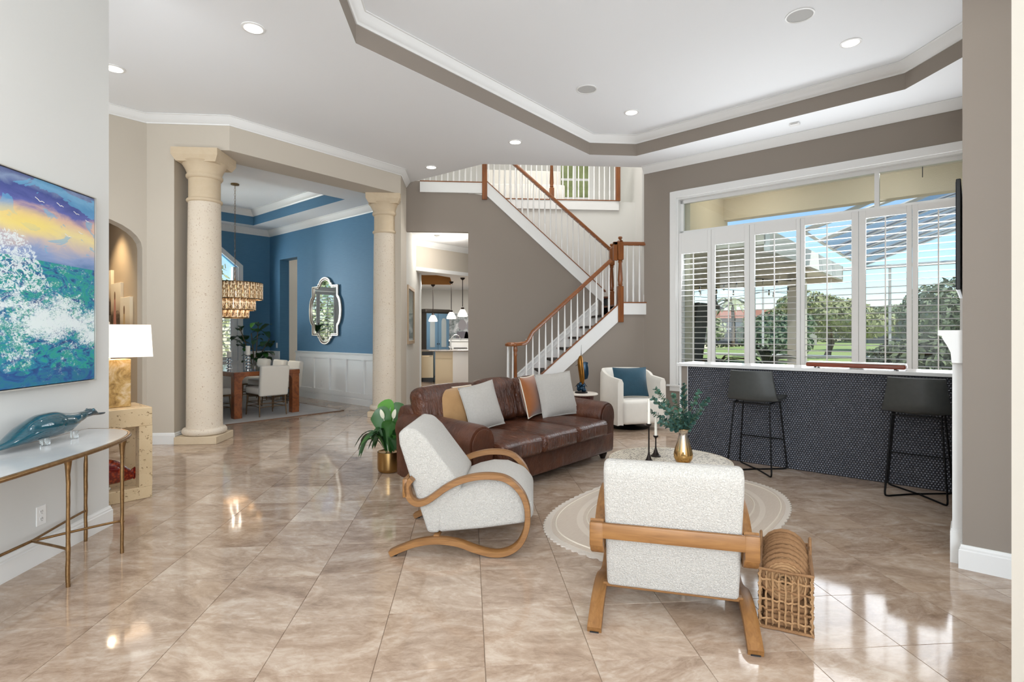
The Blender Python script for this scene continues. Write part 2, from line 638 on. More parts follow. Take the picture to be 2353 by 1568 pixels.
def smooth_path(pts, n=6):
    """Catmull-Rom through the points"""
    pts = [Vector(p) for p in pts]
    out = []
    for i in range(len(pts) - 1):
        p0 = pts[max(i - 1, 0)]
        p1, p2 = pts[i], pts[i + 1]
        p3 = pts[min(i + 2, len(pts) - 1)]
        for k in range(n):
            t = k / n
            out.append(0.5 * ((2 * p1) + (p2 - p0) * t + (2 * p0 - 5 * p1 + 4 * p2 - p3) * t * t + (3 * p1 - p0 - 3 * p2 + p3) * t ** 3))
    out.append(pts[-1])
    return out
def fill_poly(outer, holes, z, flip=False):
    """flat polygon with holes at height z"""
    bm = bmesh.new()
    es = []
    for loop in [outer] + holes:
        vs = [bm.verts.new((x, y, z)) for x, y in loop]
        for i in range(len(vs)):
            es.append(bm.edges.new((vs[i], vs[(i + 1) % len(vs)])))
    bmesh.ops.triangle_fill(bm, use_beauty=True, edges=es)
    mb = MB()
    mb.bm(bm)
    return mb
RND = random.Random(7)

# ================================================================ the setting
ZC = 4.07          # main ceiling
ZT = 4.36          # tray ceiling
TS = 0.4572        # floor tile

def crown_profile(zc, h=0.105, w=0.09):
    return [(0, zc - h), (0.012, zc - h), (0.018, zc - h * 0.86), (0.030, zc - h * 0.80), (w * 0.55, zc - h * 0.45),
            (w * 0.80, zc - h * 0.20), (w * 0.86, zc - h * 0.12), (w, zc - h * 0.10), (w, zc - 0.001), (0, zc - 0.001)]
BASE = [(0, 0), (0.018, 0), (0.018, 0.108), (0.013, 0.113), (0.013, 0.124), (0.009, 0.128), (0.007, 0.14), (0, 0.14)]

# ---- floor: slab with every tile laid on it
fl = MB().box(-14, 7.5, -2.6, 17.5, -0.12, -0.004)
floor = struct(fl.build('floor', M['grout']), 'polished beige travertine tile floor')
G = 0.0011
def tile_rect(i, j):
    x0, y0 = 0.068 + i * TS, 2.244 + j * TS
    return x0 + G, x0 + TS - G, y0 + G, y0 + TS - G
def tile_mesh():
    a, b = TS / 2 - G, TS / 2 - G - 0.0009
    v = [(-a, -a, -0.004), (a, -a, -0.004), (a, a, -0.004), (-a, a, -0.004), (-b, -b, 0), (b, -b, 0), (b, b, 0), (-b, b, 0)]
    return v, [(4, 5, 6, 7), (0, 1, 5, 4), (1, 2, 6, 5), (2, 3, 7, 6), (3, 0, 4, 7)]
fwd = Vector((math.sin(R(4.57)), math.cos(R(4.57))))
rgt = Vector((math.cos(R(4.57)), -math.sin(R(4.57))))
near, rest = [], []
for i in range(-32, 17):
    for j in range(-11, 34):
        x, y = 0.068 + (i + 0.5) * TS, 2.244 + (j + 0.5) * TS
        if x > 7.2 or x < -13.8:
            continue
        v = (x + y) / S2
        if v > 8.3 and y < 8.6:
            continue
        d = Vector((x, y)).dot(fwd)
        s = Vector((x, y)).dot(rgt)
        vis = d > 1.9 and abs(s) / d < 0.98
        vis = vis and not (x < -2.7 and s / d < -0.75)
        vis = vis and not (v > 6.0 and x > 1.9 and y < 7)
        (near if vis else rest).append((d if vis else 99, i, j))
near.sort()
rest += near[296:]
near = near[:296]
tv, tf = tile_mesh()
tm = MB().add(tv, tf).mesh('floor_tile', M['tile'])
for d, i, j in near:
    o = part('floor_tile', tm, floor, (0.068 + (i + 0.5) * TS, 2.244 + (j + 0.5) * TS, 0))
mb = MB()
for d, i, j in rest:
    mb.add(tv, tf, T(0.068 + (i + 0.5) * TS, 2.244 + (j + 0.5) * TS, 0))
tag(mb.build('floor_tiles_beyond', M['tile'], floor), kind='stuff')

# ---- ceilings
tray = [(-1.045, 5.13), (1.82, 8.06), (2.54, 8.06), (4.805, 5.62), (4.805, 3.2), (2.5, 0.9), (1.2, 0.9), (-1.045, 3.2)]
outer = [(-6.6, -2.4), (6.9, -2.4), P(1.2, 8.3)[:2], P(-4.08, 8.3)[:2], P(-4.08, 8.1)[:2], (0.23, 8.64), (-1.02, 9.78), (-1.35, 9.78),
         P(-7.56, 5.7)[:2], P(-7.56, 2.62)[:2], (-3.75, 7.25), (-4.15, 7.2), P(-7.95, 1.0)[:2], P(-7.95, -1.2)[:2]]
ceiling = struct(fill_poly(outer, [tray], ZC).build('ceiling', M['ceil']), 'white ceiling with an octagonal tray')
mb = MB()
n_ = len(tray)
mb.add([(x, y, ZC) for x, y in tray] + [(x, y, ZT) for x, y in tray], [(i, (i + 1) % n_, n_ + (i + 1) % n_, n_ + i) for i in range(n_)])
mb.build('tray_band', M['taupe'], ceiling)
mb = MB()
mb.add([(x, y, ZT) for x, y in tray], [tuple(range(n_))])
mb.build('tray_top', M['ceil'], ceiling)
struct(MB().moulding(tray, crown_profile(ZT, 0.112, 0.10), True, -1).build('trim_1', M['trim'], None, 40), 'white crown moulding inside the tray')
# thin bead on the lower lip of the tray
# unseen slab added over everything to keep the sun out
struct(MB().box(-14, 6.9, -2.6, 8.3, 4.75, 4.85).build('roof', M['trim']), 'unseen slab added over the room to block the sun')

def wall_uv(name, boxes, m, label=None, uv=True):
    mb = MB()
    for b in boxes:
        mb.box(*b)
    return struct(mb.build(name, m, None, None, uv), label)

# ---- wall with the painting
wall_uv('wall_left', [(-2.71, -2.57, -2.4, 4.10, 0, ZC)], M['wallw'], 'off-white wall behind the seascape', False)
struct(MB().moulding([(-2.71, 4.10), (-2.57, 4.10), (-2.57, -2.4)], BASE, False, 1).build('baseboard_left', M['trim'], None, 40), 'white baseboard')

# ---- arched passage wall (diagonal) and the corridor behind it
A0, A1, AS, AB = 0.72, 2.121, 2.42, 0.36
arch = [(-1.2, 0), (A0, 0), (A0, AS)]
for k in range(17):
    a = math.pi * (1 - k / 16)
    arch.append(((A0 + A1) / 2 + (A1 - A0) / 2 * math.cos(a), AS + AB * math.sin(a)))
arch += [(A1, AS), (A1, 0), (2.167, 0), (2.167, ZC), (-1.2, ZC)]
mb = MB()
mb.slab(arch, 7.774, 7.97, Matrix(((0, -1, 0, 0), (1, 0, 0, 0), (0, 0, 1, 0), (0, 0, 0, 1))))
struct(mb.build('wall_arch', M['beige'], None, None, True), 'beige wall with an arched passage')
wall_uv('wall_passage', [(-11.0, -7.97, 2.121, 2.24, 0, 2.95), (-11.1, -11.0, 0.6, 2.24, 0, 2.95), (-11.0, -7.97, 0.6, 0.72, 0, 2.95)], M['gold_wall'], 'warm beige passage wall')
wall_uv('ceiling_passage', [(-11.1, -7.97, 0.6, 2.24, 2.95, 3.0)], M['ceil'])
struct(MB().moulding([P(-11.0, 2.121)[:2], P(-7.97, 2.121)[:2], P(-7.774, 2.121)[:2]], BASE, False, -1).build('baseboard_passage', M['trim'], None, 40), 'white baseboard in the passage')
# far left closing wall
wall_uv('wall_far_left', [(-6.7, -6.55, -2.4, 6.0, 0, ZC)], M['beige'], None, False)

# ---- frontal pier beside the first column and the beam ring over the columns
pier = [(-3.965, 7.03), (-3.64, 7.03), (-3.64, 7.48), P(-7.97, 2.167)[:2]]
struct(MB().prism(pier, 0, ZC).build('wall_pier', M['beige']), 'beige wall pier beside the first column')
struct(MB().moulding([(-3.965, 7.03), (-3.64, 7.03), (-3.64, 7.44)], BASE, False, -1).build('baseboard_pier', M['trim'], None, 40), 'white baseboard')
ZB = 3.66
beam = [(-3.64, 7.03), (-2.98, 7.03), (-1.115, 9.03), (-1.11, 9.78), (-1.45, 9.78), P(-7.58, 5.6)[:2], P(-7.58, 3.1)[:2], (-3.3, 7.35), (-3.64, 7.35)]
struct(MB().prism(beam, ZB, ZC).build('trim_beam', M['beige']), 'beige beam carried by the two columns')
chain = [P(-7.774, -1.2)[:2], (-3.965, 7.03), (-2.98, 7.03), (-1.115, 9.03), (-1.11, 9.76)]
struct(MB().moulding(chain, crown_profile(ZC), False, -1).build('trim_2', M['trim'], None, 40), 'white crown moulding above the columns')

# ---- stone columns
def column(u, v, label):
    t = thing('stone_column', label, 'column', P(u, v), 0.0, 'speckled stone columns of the dining room')
    MB().box(-0.25, 0.25, -0.25, 0.25, 0, 0.095).bevel(0.006, 1).build('plinth', M['stonecap'], t)
    tor = [(0.0, 0.095)] + [(0.215 + 0.042 * math.cos(a), 0.14 + 0.045 * math.sin(a)) for a in [R(-90 + 180 * k / 8) for k in range(9)]] + [(0.0, 0.19)]
    MB().lathe(tor, 40).build('base_ring', M['stone'], t, 50)
    sh = [(0.207, 0.185)] + [(0.207 - 0.022 * (k / 10) ** 1.4, 0.185 + 2.86 * k / 10) for k in range(1, 11)]
    MB().lathe(sh, 40).build('shaft', M['stone'], t, 60)
    ring = [(0.18, 3.02)] + [(0.185 + 0.022 * math.cos(a), 3.05 + 0.024 * math.sin(a)) for a in [R(-90 + 180 * k / 6) for k in range(7)]] + [(0.18, 3.09)]
    MB().lathe(ring, 40).build('neck_ring', M['stonecap'], t, 50)
    cap = [(0.182, 3.08), (0.182, 3.32), (0.196, 3.325), (0.21, 3.345), (0.21, 3.365), (0.196, 3.385), (0.20, 3.40), (0.215, 3.44), (0.25, 3.50), (0.275, 3.52)]
    MB().lathe(cap, 40).build('echinus', M['stonecap'], t, 50)
    ab = MB()
    ab.add([(-.235, -.235, 3.50), (.235, -.235, 3.50), (.235, .235, 3.50), (-.235, .235, 3.50), (-.275, -.275, 3.575), (.275, -.275, 3.575), (.275, .275, 3.575), (-.275, .275, 3.575),
            (-.275, -.275, 3.658), (.275, -.275, 3.658), (.275, .275, 3.658), (-.275, .275, 3.658)],
           [(0, 3, 2, 1), (8, 9, 10, 11)] + [(a, (a + 1) % 4, 4 + (a + 1) % 4, 4 + a) for a in range(4)] + [(4 + a, 4 + (a + 1) % 4, 8 + (a + 1) % 4, 8 + a) for a in range(4)])
    ab.build('abacus', M['stonecap'], t)
    return t
column(-7.47, 2.72, 'speckled stone column on a square plinth beside the table lamp')
column(-7.50, 5.53, 'speckled stone column behind the brown leather sofa')

# ---- window wall
W = 8.1
wall_uv('wall_window', [(-4.08, -3.53, W, 8.28, 0, ZC + 0.3), (-3.53, -0.02, W, 8.28, 3.48, ZC + 0.3), (-3.53, -0.02, W, 8.28, 0, 0.56), (-0.02, 1.2, W, 8.28, 0, ZC + 0.3)], M['taupe'], 'taupe wall around the wide bar window')
struct(MB().moulding([P(-4.08, W)[:2], P(-0.05, W)[:2]], crown_profile(ZC, 0.115, 0.10), False, -1).build('trim_3', M['trim'], None, 40), 'white crown moulding above the bar window')
struct(MB().moulding([P(-4.08, W)[:2], P(-0.05, W)[:2]], BASE, False, -1).build('baseboard_window', M['trim'], None, 40), 'white baseboard under the bar window')
win = struct(thing('window_1', None, None, (0, 0, 0), UVROT), 'wide bar window with white casing and transom')
MB().box(-3.633, -3.53, W - 0.022, W + 0.002, 0.56, 3.585).box(-3.53, -0.05, W - 0.022, W + 0.002, 3.48, 3.585).bevel(0.004, 1).build('casing', M['trim'], win)
MB().box(-3.53, -3.50, W, 8.30, 0.56, 3.48).box(-3.50, -0.02, W, 8.30, 3.45, 3.48).build('jamb_lining', M['trim'], win)
MB().box(-3.68, -0.05, W - 0.045, W + 0.18, 0.54, 0.57).bevel(0.004, 1).build('sill', M['trim'], win)
MB().box(-3.633, -0.05, W - 0.02, W + 0.001, 0.47, 0.54).build('apron', M['trim'], win)
MB().box(-3.50, -0.02, 8.19, 8.25, 2.90, 2.97).box(-3.50, -3.455, 8.19, 8.25, 0.57, 3.45).box(-3.50, -0.02, 8.19, 8.25, 3.40, 3.45).box(-0.955, -0.905, 8.18, 8.26, 2.9, 3.45).build('frame', M['trim'], win)
for a, b in ((-3.455, -0.955), (-0.905, -0.02)):
    MB().box(a, b, 8.219, 8.222, 2.97, 3.40).build('transom_pane', M['glass'], win)
for a, b in ((-3.455, -2.42), (-2.42, -1.15), (-1.15, -0.02)):
    MB().box(a, b, 8.219, 8.222, 0.57, 2.90).build('pane', M['glass'], win)
for a in (-2.44, -1.17):
    MB().box(a, a + 0.04, 8.20, 8.25, 0.57, 2.90).build('mullion', M['trim'], win)
# plantation shutters
sh_lab = ['white plantation shutter panel at the staircase end of the bar window', 'second shutter panel of the bar window from the staircase',
          'third shutter panel of the bar window, above the first bar stool', 'fourth shutter panel of the bar window, over the start of the wooden game box',
          'fifth shutter panel of the bar window, above the end of the wooden game box', 'shutter panel of the bar window nearest the fireplace']
sh_x = [(-3.50, -3.454, -3.052, -2.995), (-2.995, -2.935, -2.516, -2.445), (-2.445, -2.373, -1.837, -1.785), (-1.785, -1.731, -1.193, -1.115), (-1.115, -1.037, -0.621, -0.565), (-0.565, -0.507, -0.12, -0.06)]
sh_top = [2.60, 2.69, 2.775, 2.83, 2.83, 2.845]
for k, ((a0, a1, b0, b1), zt) in enumerate(zip(sh_x, sh_top)):
    t = thing('shutter_panel', sh_lab[k], 'shutter', P(a0, 8.13, 0.58), UVROT, 'plantation shutters of the bar window')
    wd = b1 - a0
    l0, l1 = a1 - a0, b0 - a0
    g = 0.002
    MB().box(g, l0, -0.015, 0.015, 0, 2.35).bevel(0.003, 1).build('stile', M['trim'], t)
    MB().box(l1, wd - g, -0.015, 0.015, 0, 2.35).bevel(0.003, 1).build('stile', M['trim'], t)
    MB().box(l0, l1, -0.015, 0.015, zt - 0.58, 2.35).build('top_rail', M['trim'], t)
    MB().box(l0, l1, -0.015, 0.015, 0, 0.10).build('bottom_rail', M['trim'], t)
    lm = MB()
    s_ = [(0.042 * math.cos(a), 0.0055 * math.sin(a)) for a in [2 * math.pi * q / 10 for q in range(10)]]
    lm.sweep([(l0 + 0.002, 0, 0), (l1 - 0.002, 0, 0)], s_)
    me = lm.mesh('louver', M['trim'], 60)
    z = 0.15
    while z < zt - 0.58 - 0.02:
        part('louver', me, t, (0, 0, z), (R(4 + RND.uniform(-1.5, 1.5)), 0, 0))
        z += 0.0815
    MB().box((l0 + l1) / 2 - 0.007, (l0 + l1) / 2 + 0.007, -0.056, -0.046, 0.12, zt - 0.60).build('tilt_rod', M['trim'], t)

# ---- fireplace block (seen edge-on), wall end beside it, near wall edge
wall_uv('wall_fireplace', [(-0.05, 1.2, 4.13, 8.12, 0, ZC + 0.3)], M['taupe'], 'taupe chimney breast beside the bar')
struct(MB().moulding([P(-0.05, 4.5)[:2], P(-0.05, 4.13)[:2], P(1.2, 4.13)[:2]], BASE, False, -1).build('baseboard_fireplace', M['trim'], None, 40), 'white baseboard on the chimney breast')
wall_uv('wall_near_right', [(1.752, 2.05, 1.478, 1.62, 0, ZC), (2.75, 6.9, 1.478, 1.62, 0, ZC), (2.05, 2.75, 1.478, 1.62, 3.2, ZC)], M['cream'], 'cream wall edge close to the camera', False)  # unseen opening added in this wall so light reaches the chimney breast
wall_uv('wall_right', [(2.75, 2.9, -2.4, 1.48, 0, ZC)], M['cream'], None, False)
wall_uv('wall_right_far', [(6.8, 6.95, 1.4, 6.0, 0, ZC + 0.3)], M['taupe'], None, False)
# unseen rear wall, its glazed openings assumed and added to let daylight in
rw = MB()
rw.box(-6.6, -2.2, -2.5, -2.35, 0, ZC).box(2.2, 2.9, -2.5, -2.35, 0, ZC).box(-2.2, 2.2, -2.5, -2.35, 3.4, ZC)
for x in (-2.2, -0.78, 0.64, 2.06):
    rw.box(x, x + 0.14, -2.5, -2.35, 0, 3.4)
struct(rw.build('wall_rear', M['wallw']), 'unseen rear wall with assumed tall glazed openings')
for k, x in enumerate((-2.06, -0.64, 0.78)):
    w = struct(thing('window_%d' % (k + 3), None, None), 'assumed tall rear window')  # window out of view, assumed and added for daylight from behind
    MB().box(x, x + 1.28, -2.44, -2.42, 0.05, 3.4).build('pane', M['glass'], w)
    MB().box(x, x + 1.28, -2.46, -2.40, 1.1, 1.16).box(x, x + 1.28, -2.46, -2.40, 2.45, 2.51).box(x + 0.62, x + 0.66, -2.46, -2.40, 0, 3.4).build('frame', M['trim'], w)
wall_uv('wall_rear_left', [(-6.6, -6.5, -2.4, 4.9, 0, ZC)], M['wallw'], None, False)

# ================================================================ ceiling fixtures
def can(x, y, z, label, power=35):
    t = thing('recessed_light', label, 'ceiling light', (x, y, z), 0, 'recessed ceiling lights')
    MB().lathe([(0.098, 0), (0.098, -0.006), (0.078, -0.010), (0.074, 0.0)], 28, closed=True).build('trim_ring', M['white'], t, 40)
    MB().lathe([(0.0, -0.004), (0.075, -0.004)], 28).build('lens', M['glow'], t)
    l = lamp('can_spot', 'SPOT', (x, y, z - 0.03), power, (1.0, 0.97, 0.93), rot=(0, 0, 0), size=0.07, spot_size=R(118), spot_blend=1.0)
can(-1.893, 4.944, ZC, 'lit recessed ceiling light above the open floor left of the tray')
can(-3.594, 5.813, ZC, 'lit recessed ceiling light by the arched passage, cut off by the painting wall')
can(0.654, 7.601, ZC, 'lit recessed ceiling light near the tray corner above the staircase foot')
can(-0.605, 8.867, ZC, 'lit recessed ceiling light before the kitchen doorway')
can(2.191, 7.166, ZT, 'lit recessed ceiling light inside the tray by the staircase')
can(3.91, 5.268, ZT, 'lit recessed ceiling light inside the tray by the fireplace')
for x, y, z, lab in ((-1.9, 2.3, ZC, 'added unseen recessed light over the console table'), (-1.9, -0.4, ZC, 'added unseen recessed light over the entry'), (0.2, 2.4, ZT, 'added unseen recessed light in the near side of the tray'), (2.2, 2.2, ZT, 'added unseen recessed light in the tray above the lounge chairs'), (0.9, -0.6, ZC, 'added unseen recessed light behind the camera'), (3.9, 3.5, ZT, 'added unseen recessed light in the tray corner by the fireplace')):
    can(x, y, z, lab)  # out-of-view lights added to brighten the floor and ceiling
def speaker(x, y, label):
    t = thing('ceiling_speaker', label, 'speaker', (x, y, ZT), 0, 'round ceiling speakers')
    MB().lathe([(0.125, 0), (0.125, -0.008), (0.112, -0.010), (0.110, 0.0)], 32, closed=True).build('rim', M['white'], t, 40)
    MB().lathe([(0.0, -0.004), (0.111, -0.004)], 32).build('grille', mat('speaker_grille', '#bcbcba', 0.8), t)
speaker(1.438, 6.531, 'round white speaker grille in the tray near the recessed light by the staircase')
speaker(3.097, 4.851, 'larger round speaker grille in the tray toward the fireplace')
t = thing('smoke_detector', 'small square white detector on the ceiling above the bar window', 'detector', (4.167, 6.637, ZC), UVROT)
MB().box(-0.06, 0.06, -0.035, 0.035, -0.03, 0).bevel(0.008, 2).build('housing', M['white'], t)
MB().box(-0.04, 0.04, -0.0355, -0.034, -0.02, -0.012).build('slot', M['linen'], t)

# ================================================================ living room
# ---- bentwood lounge chairs (local x points forward from the rear tips, origin between the tips)
FR = [(0.135, 0.475), (0.108, 0.44), (0.107, 0.408), (0.124, 0.356), (0.165, 0.327), (0.219, 0.336), (0.28, 0.375), (0.349, 0.425), (0.435, 0.467), (0.546, 0.494), (0.657, 0.495),
      (0.734, 0.472), (0.802, 0.411), (0.841, 0.331), (0.850, 0.237), (0.835, 0.152), (0.794, 0.078), (0.726, 0.034), (0.64, 0.022), (0.529, 0.047), (0.417, 0.084), (0.288, 0.097),
      (0.167, 0.080), (0.072, 0.046), (0.0, 0.013)]
def lounge_chair(label, loc, rotz):
    t = thing('lounge_chair', label, 'armchair', loc, rotz, 'white bentwood lounge chairs')
    prof = [(-0.032, -0.016), (0.032, -0.016), (0.032, 0.016), (-0.032, 0.016)]
    for s in (-1, 1):
        path = smooth_path([(x, s * 0.343, z) for x, z in FR], 5)
        v, f = [], []
        mb = MB()
        n = len(path)
        for i, p in enumerate(path):
            tg = (path[min(i + 1, n - 1)] - path[max(i - 1, 0)]).normalized()
            nr = Vector((-tg.z, 0, tg.x))
            for a, b in [(-0.032, -0.015), (-0.027, -0.018), (0.027, -0.018), (0.032, -0.015), (0.032, 0.015), (0.027, 0.018), (-0.027, 0.018), (-0.032, 0.015)]:
                v.append(tuple(p + Vector((0, a, 0)) + nr * b))
        m = 8
        for i in range(n - 1):
            for q in range(m):
                f.append((i * m + q, i * m + (q + 1) % m, (i + 1) * m + (q + 1) % m, (i + 1) * m + q))
        f += [tuple(range(m)), tuple(range(n * m - 1, (n - 1) * m - 1, -1))]
        mb.add(v, f)
        mb.build('side_frame', M['oak'], t, 50)
        MB().box(0.0, 0.04, s * 0.343 - 0.02, s * 0.343 + 0.02, 0.0, 0.006).build('foot_pad', M['black'], t)
    # back bar across the upturned arm ends
    mb = MB()
    mb.box(0.082, 0.106, -0.372, 0.372, 0.405, 0.478)
    mb.bevel(0.006, 2).build('back_bar', M['oaky'], t, 40)
    for s in (-1, 1):
        MB().box(0.080, 0.112, s * 0.343 - 0.032, s * 0.343 + 0.032, 0.365, 0.480).bevel(0.006, 2).build('bar_block', M['oaky'], t, 40)
    # seat rail just above the runners
    MB().box(0.262, 0.30, -0.33, 0.33, 0.100, 0.122).bevel(0.004, 1).build('seat_rail', M['oaky'], t)
    def cushion(name, poly, r, half):
        bm = bmesh.new()
        a = [bm.verts.new((x, -half, z)) for x, z in poly]
        b = [bm.verts.new((x, half, z)) for x, z in poly]
        n = len(poly)
        bm.faces.new(a)
        bm.faces.new(b[::-1])
        for i in range(n):
            bm.faces.new((a[i], b[i], b[(i + 1) % n], a[(i + 1) % n]))
        bmesh.ops.recalc_face_normals(bm, faces=bm.faces)
        bmesh.ops.bevel(bm, geom=[e for e in bm.edges if e.calc_face_angle(0) > R(25)], offset=r, segments=4, affect='EDGES', profile=0.5, clamp_overlap=True)
        bmesh.ops.triangulate(bm, faces=[fc for fc in bm.faces if len(fc.verts) > 4])
        MB().bm(bm).build(name, M['boucle'], t, 45)
    cushion('seat', [(0.285, 0.124), (0.56, 0.152), (0.84, 0.192), (0.885, 0.235), (0.885, 0.325), (0.82, 0.405), (0.70, 0.452), (0.60, 0.455), (0.50, 0.432), (0.41, 0.395), (0.285, 0.33)], 0.028, 0.303)
    cushion('backrest', [(0.222, 0.124), (0.295, 0.124), (0.325, 0.29), (0.425, 0.385), (0.435, 0.425), (0.215, 0.715), (0.15, 0.775), (0.075, 0.785), (0.035, 0.745), (0.042, 0.68)], 0.030, 0.306)
    return t
lounge_chair('white boucle lounge chair with curved oak arms, seen from the side, before the leather sofa', (-0.442, 3.753, 0), R(-6.8))
lounge_chair('white boucle lounge chair with oak frame, turned back to the camera, beside the woven basket', (0.897, 2.334, 0), R(70.1))

# ---- leather sofa (local x = towards the coffee table, y along its length)
t = thing('leather_sofa', 'brown leather three-seat sofa with rolled arms and bun feet', 'sofa', P(-3.53, 4.19), UVROT)
MB().rbox(-0.50, 0.50, -1.10, 1.10, 0.075, 0.29, 0.025, 3).build('base', M['leather'], t, 50)
for s in (-1, 1):
    yc = s * 0.99
    pr_ = []
    for k in range(13):
        a = R(-35 + 250 * k / 12) if s > 0 else R(-35 + 250 * k / 12)
        pr_.append((yc + 0.150 * math.cos(a), 0.475 + 0.150 * math.sin(a)))
    pr_ = [(yc - 0.125, 0.08), (yc + 0.125, 0.08)] + [(yc + 0.152 * math.cos(R(-25 + 230 * k / 14)), 0.475 + 0.150 * math.sin(R(-25 + 230 * k / 14))) for k in range(15)]
    mb = MB()
    n = len(pr_)
    xs = [-0.47, -0.40, 0.455, 0.485]
    sc = [0.94, 1.0, 1.0, 0.96]
    v, f = [], []
    for x, k_ in zip(xs, sc):
        zr = 0.035 * max(0, (0.2 - x)) / 0.6
        for y, z in pr_:
            v.append((x, yc + (y - yc) * k_, 0.35 + (z - 0.35) * k_ + (zr if z > 0.3 else 0)))
    for i in range(len(xs) - 1):
        for q in range(n):
            f.append((i * n + q, i * n + (q + 1) % n, (i + 1) * n + (q + 1) % n, (i + 1) * n + q))
    f += [tuple(range(n)), tuple(range(len(xs) * n - 1, (len(xs) - 1) * n - 1, -1))]
    arm = mb.add(v, f).build('arm', M['leather'], t, 40)
    # scroll panel on the arm front with piping
    sp = [(y, z) for y, z in [(yc + (y - yc) * 0.80, 0.36 + (z - 0.36) * 0.86) for y, z in pr_]]
    m2 = MB()
    v = [(0.484, y, z) for y, z in sp] + [(0.497, y, z) for y, z in sp]
    f = [tuple(range(n, 2 * n)), tuple(range(n - 1, -1, -1))] + [(q, (q + 1) % n, n + (q + 1) % n, n + q) for q in range(n)]
    m2.add(v, f).build('arm_panel', M['leather'], arm, 40)
    MB().tube([(0.492, y, z) for y, z in sp], 0.007, 6, True, up=(1, 0, 0)).build('piping', M['leather'], arm, 60)
# back frame
mb = MB()
prof = [(-0.53, 0.10), (-0.40, 0.10), (-0.24, 0.30), (-0.30, 0.64), (-0.36, 0.70), (-0.44, 0.72), (-0.52, 0.70), (-0.56, 0.62)]
v = [(x, y, z) for y in (-1.05, 1.05) for x, z in prof]
n = len(prof)
mb.add(v, [tuple(range(n)), tuple(range(2 * n - 1, n - 1, -1))] + [(q, n + q, n + (q + 1) % n, (q + 1) % n) for q in range(n)])
mb.bevel(0.03, 3, 20).build('back_frame', M['leather'], t, 50)
for k in range(3):
    y0 = -0.845 + k * 0.565
    MB().rbox(-0.26, 0.585, y0 + 0.004, y0 + 0.561, 0.285, 0.455, 0.045, 4, None, 0.028).build('seat_cushion', M['leather2'], t, 60)
    w = MB()
    w.tube([(0.585, y0 + 0.04, 0.415), (0.590, y0 + 0.28, 0.425), (0.585, y0 + 0.525, 0.415)], 0.006, 6)
    w.build('cushion_welt', M['leather'], t, 60)
for k in range(3):
    y0 = -0.845 + k * 0.565
    g = 0.05 if k in (0, 2) else 0
    ya = y0 - (0.20 if k == 0 else 0) + 0.004
    yb = y0 + 0.561 + (0.20 if k == 2 else 0)
    MB().rbox(-0.105, 0.105, ya, yb, 0.0, 0.44 - (0.0 if k == 1 else 0.015), 0.075, 4, T(-0.235, 0, 0.46) @ RY(R(-14)), 0.02).build('back_cushion', M['leather2'], t, 60)
for x in (-0.43, 0.42):
    for s in (-1, 1):
        MB().lathe([(0.0, 0.0), (0.026, 0.0), (0.034, 0.02), (0.044, 0.045), (0.048, 0.06), (0.034, 0.075), (0.05, 0.085), (0.05, 0.10)], 16, (x, s * 1.0)).build('foot', M['bronze'], t, 50)

# ---- scatter cushions on the sofa
def cushion_thing(name, label, loc, rotz, lean, w, h, th, m, pipe=None, roll=0.0):
    t = thing(name, label, 'pillow', loc, rotz, 'scatter cushions')
    mt = T(0, 0, h / 2) @ RX(lean) @ RY(roll)
    MB().pillow(w, h, th, 16, 0.06, mt).build('cover', m, t, 80)
    if pipe is not None:
        n = 10
        pts = []
        for a, b in ([(-1 + 2 * i / n, -1) for i in range(n)] + [(1, -1 + 2 * i / n) for i in range(n)] + [(1 - 2 * i / n, 1) for i in range(n)] + [(-1, 1 - 2 * i / n) for i in range(n)]):
            pts.append(mt @ Vector((w / 2 * a * (1 - 0.06 * (1 - b * b) * abs(a)), 0, h / 2 * b * (1 - 0.06 * (1 - a * a) * abs(b)))))
        MB().tube(pts, 0.007, 5, True).build('piping', pipe, t, 60)
    return t
FU = R(-45)
cushion_thing('scatter_cushion', 'tan velvet cushion with cream piping tucked behind a grey one on the sofa', P(-3.72, 3.52, 0.46), R(30), R(-16), 0.44, 0.42, 0.15, M['tan'], M['piping'])
cushion_thing('scatter_cushion', 'large grey linen cushion leaning by the near arm of the sofa', P(-3.56, 3.74, 0.46), R(40), R(-17), 0.44, 0.44, 0.16, M['linen'], M['linen'], R(-7))
cushion_thing('scatter_cushion', 'rust velvet cushion with cream piping half hidden behind grey cushion', P(-3.66, 4.62, 0.475), R(62), R(-14), 0.44, 0.44, 0.15, M['rust'], M['piping'])
cushion_thing('scatter_cushion', 'large grey linen cushion leaning at the far arm of the sofa', P(-3.48, 4.84, 0.465), R(27), R(-16), 0.48, 0.48, 0.17, M['linen'], M['linen'], R(-3))

# ---- round scalloped jute rug
t_ = NT('pale_jute_rug')
v_ = t_.coord('Object')
sx = t_.n('ShaderNodeSeparateXYZ')
t_.l(v_, sx.inputs[0])
rad = t_.math('SQRT', t_.math('ADD', t_.math('MULTIPLY', sx.outputs[0], sx.outputs[0]), t_.math('MULTIPLY', t_.math('MULTIPLY', sx.outputs[1], sx.outputs[1]), 0.39)))
ring = t_.math('SINE', t_.math('MULTIPLY', rad, 34))
f_ = t_.noise(t_.coord('Object', (60, 3, 1)), 4, 4)
c1 = t_.mix(f_, '#c3b3a2', '#d9cdbf')
t_.base(t_.mix(t_.math('MULTIPLY', t_.math('GREATER_THAN', ring, 0.8), 0.35), c1, '#ece3d6'))
t_.set(Roughness=0.95)
t_.bump(t_.math('ADD', f_, t_.math('MULTIPLY', ring, 0.3)), 0.5, 0.006)
M['rugm'] = t_.m
rug = thing('jute_rug', 'pale oval jute rug with scalloped border under the coffee table', 'rug', (1.60, 4.13, 0), UVROT)
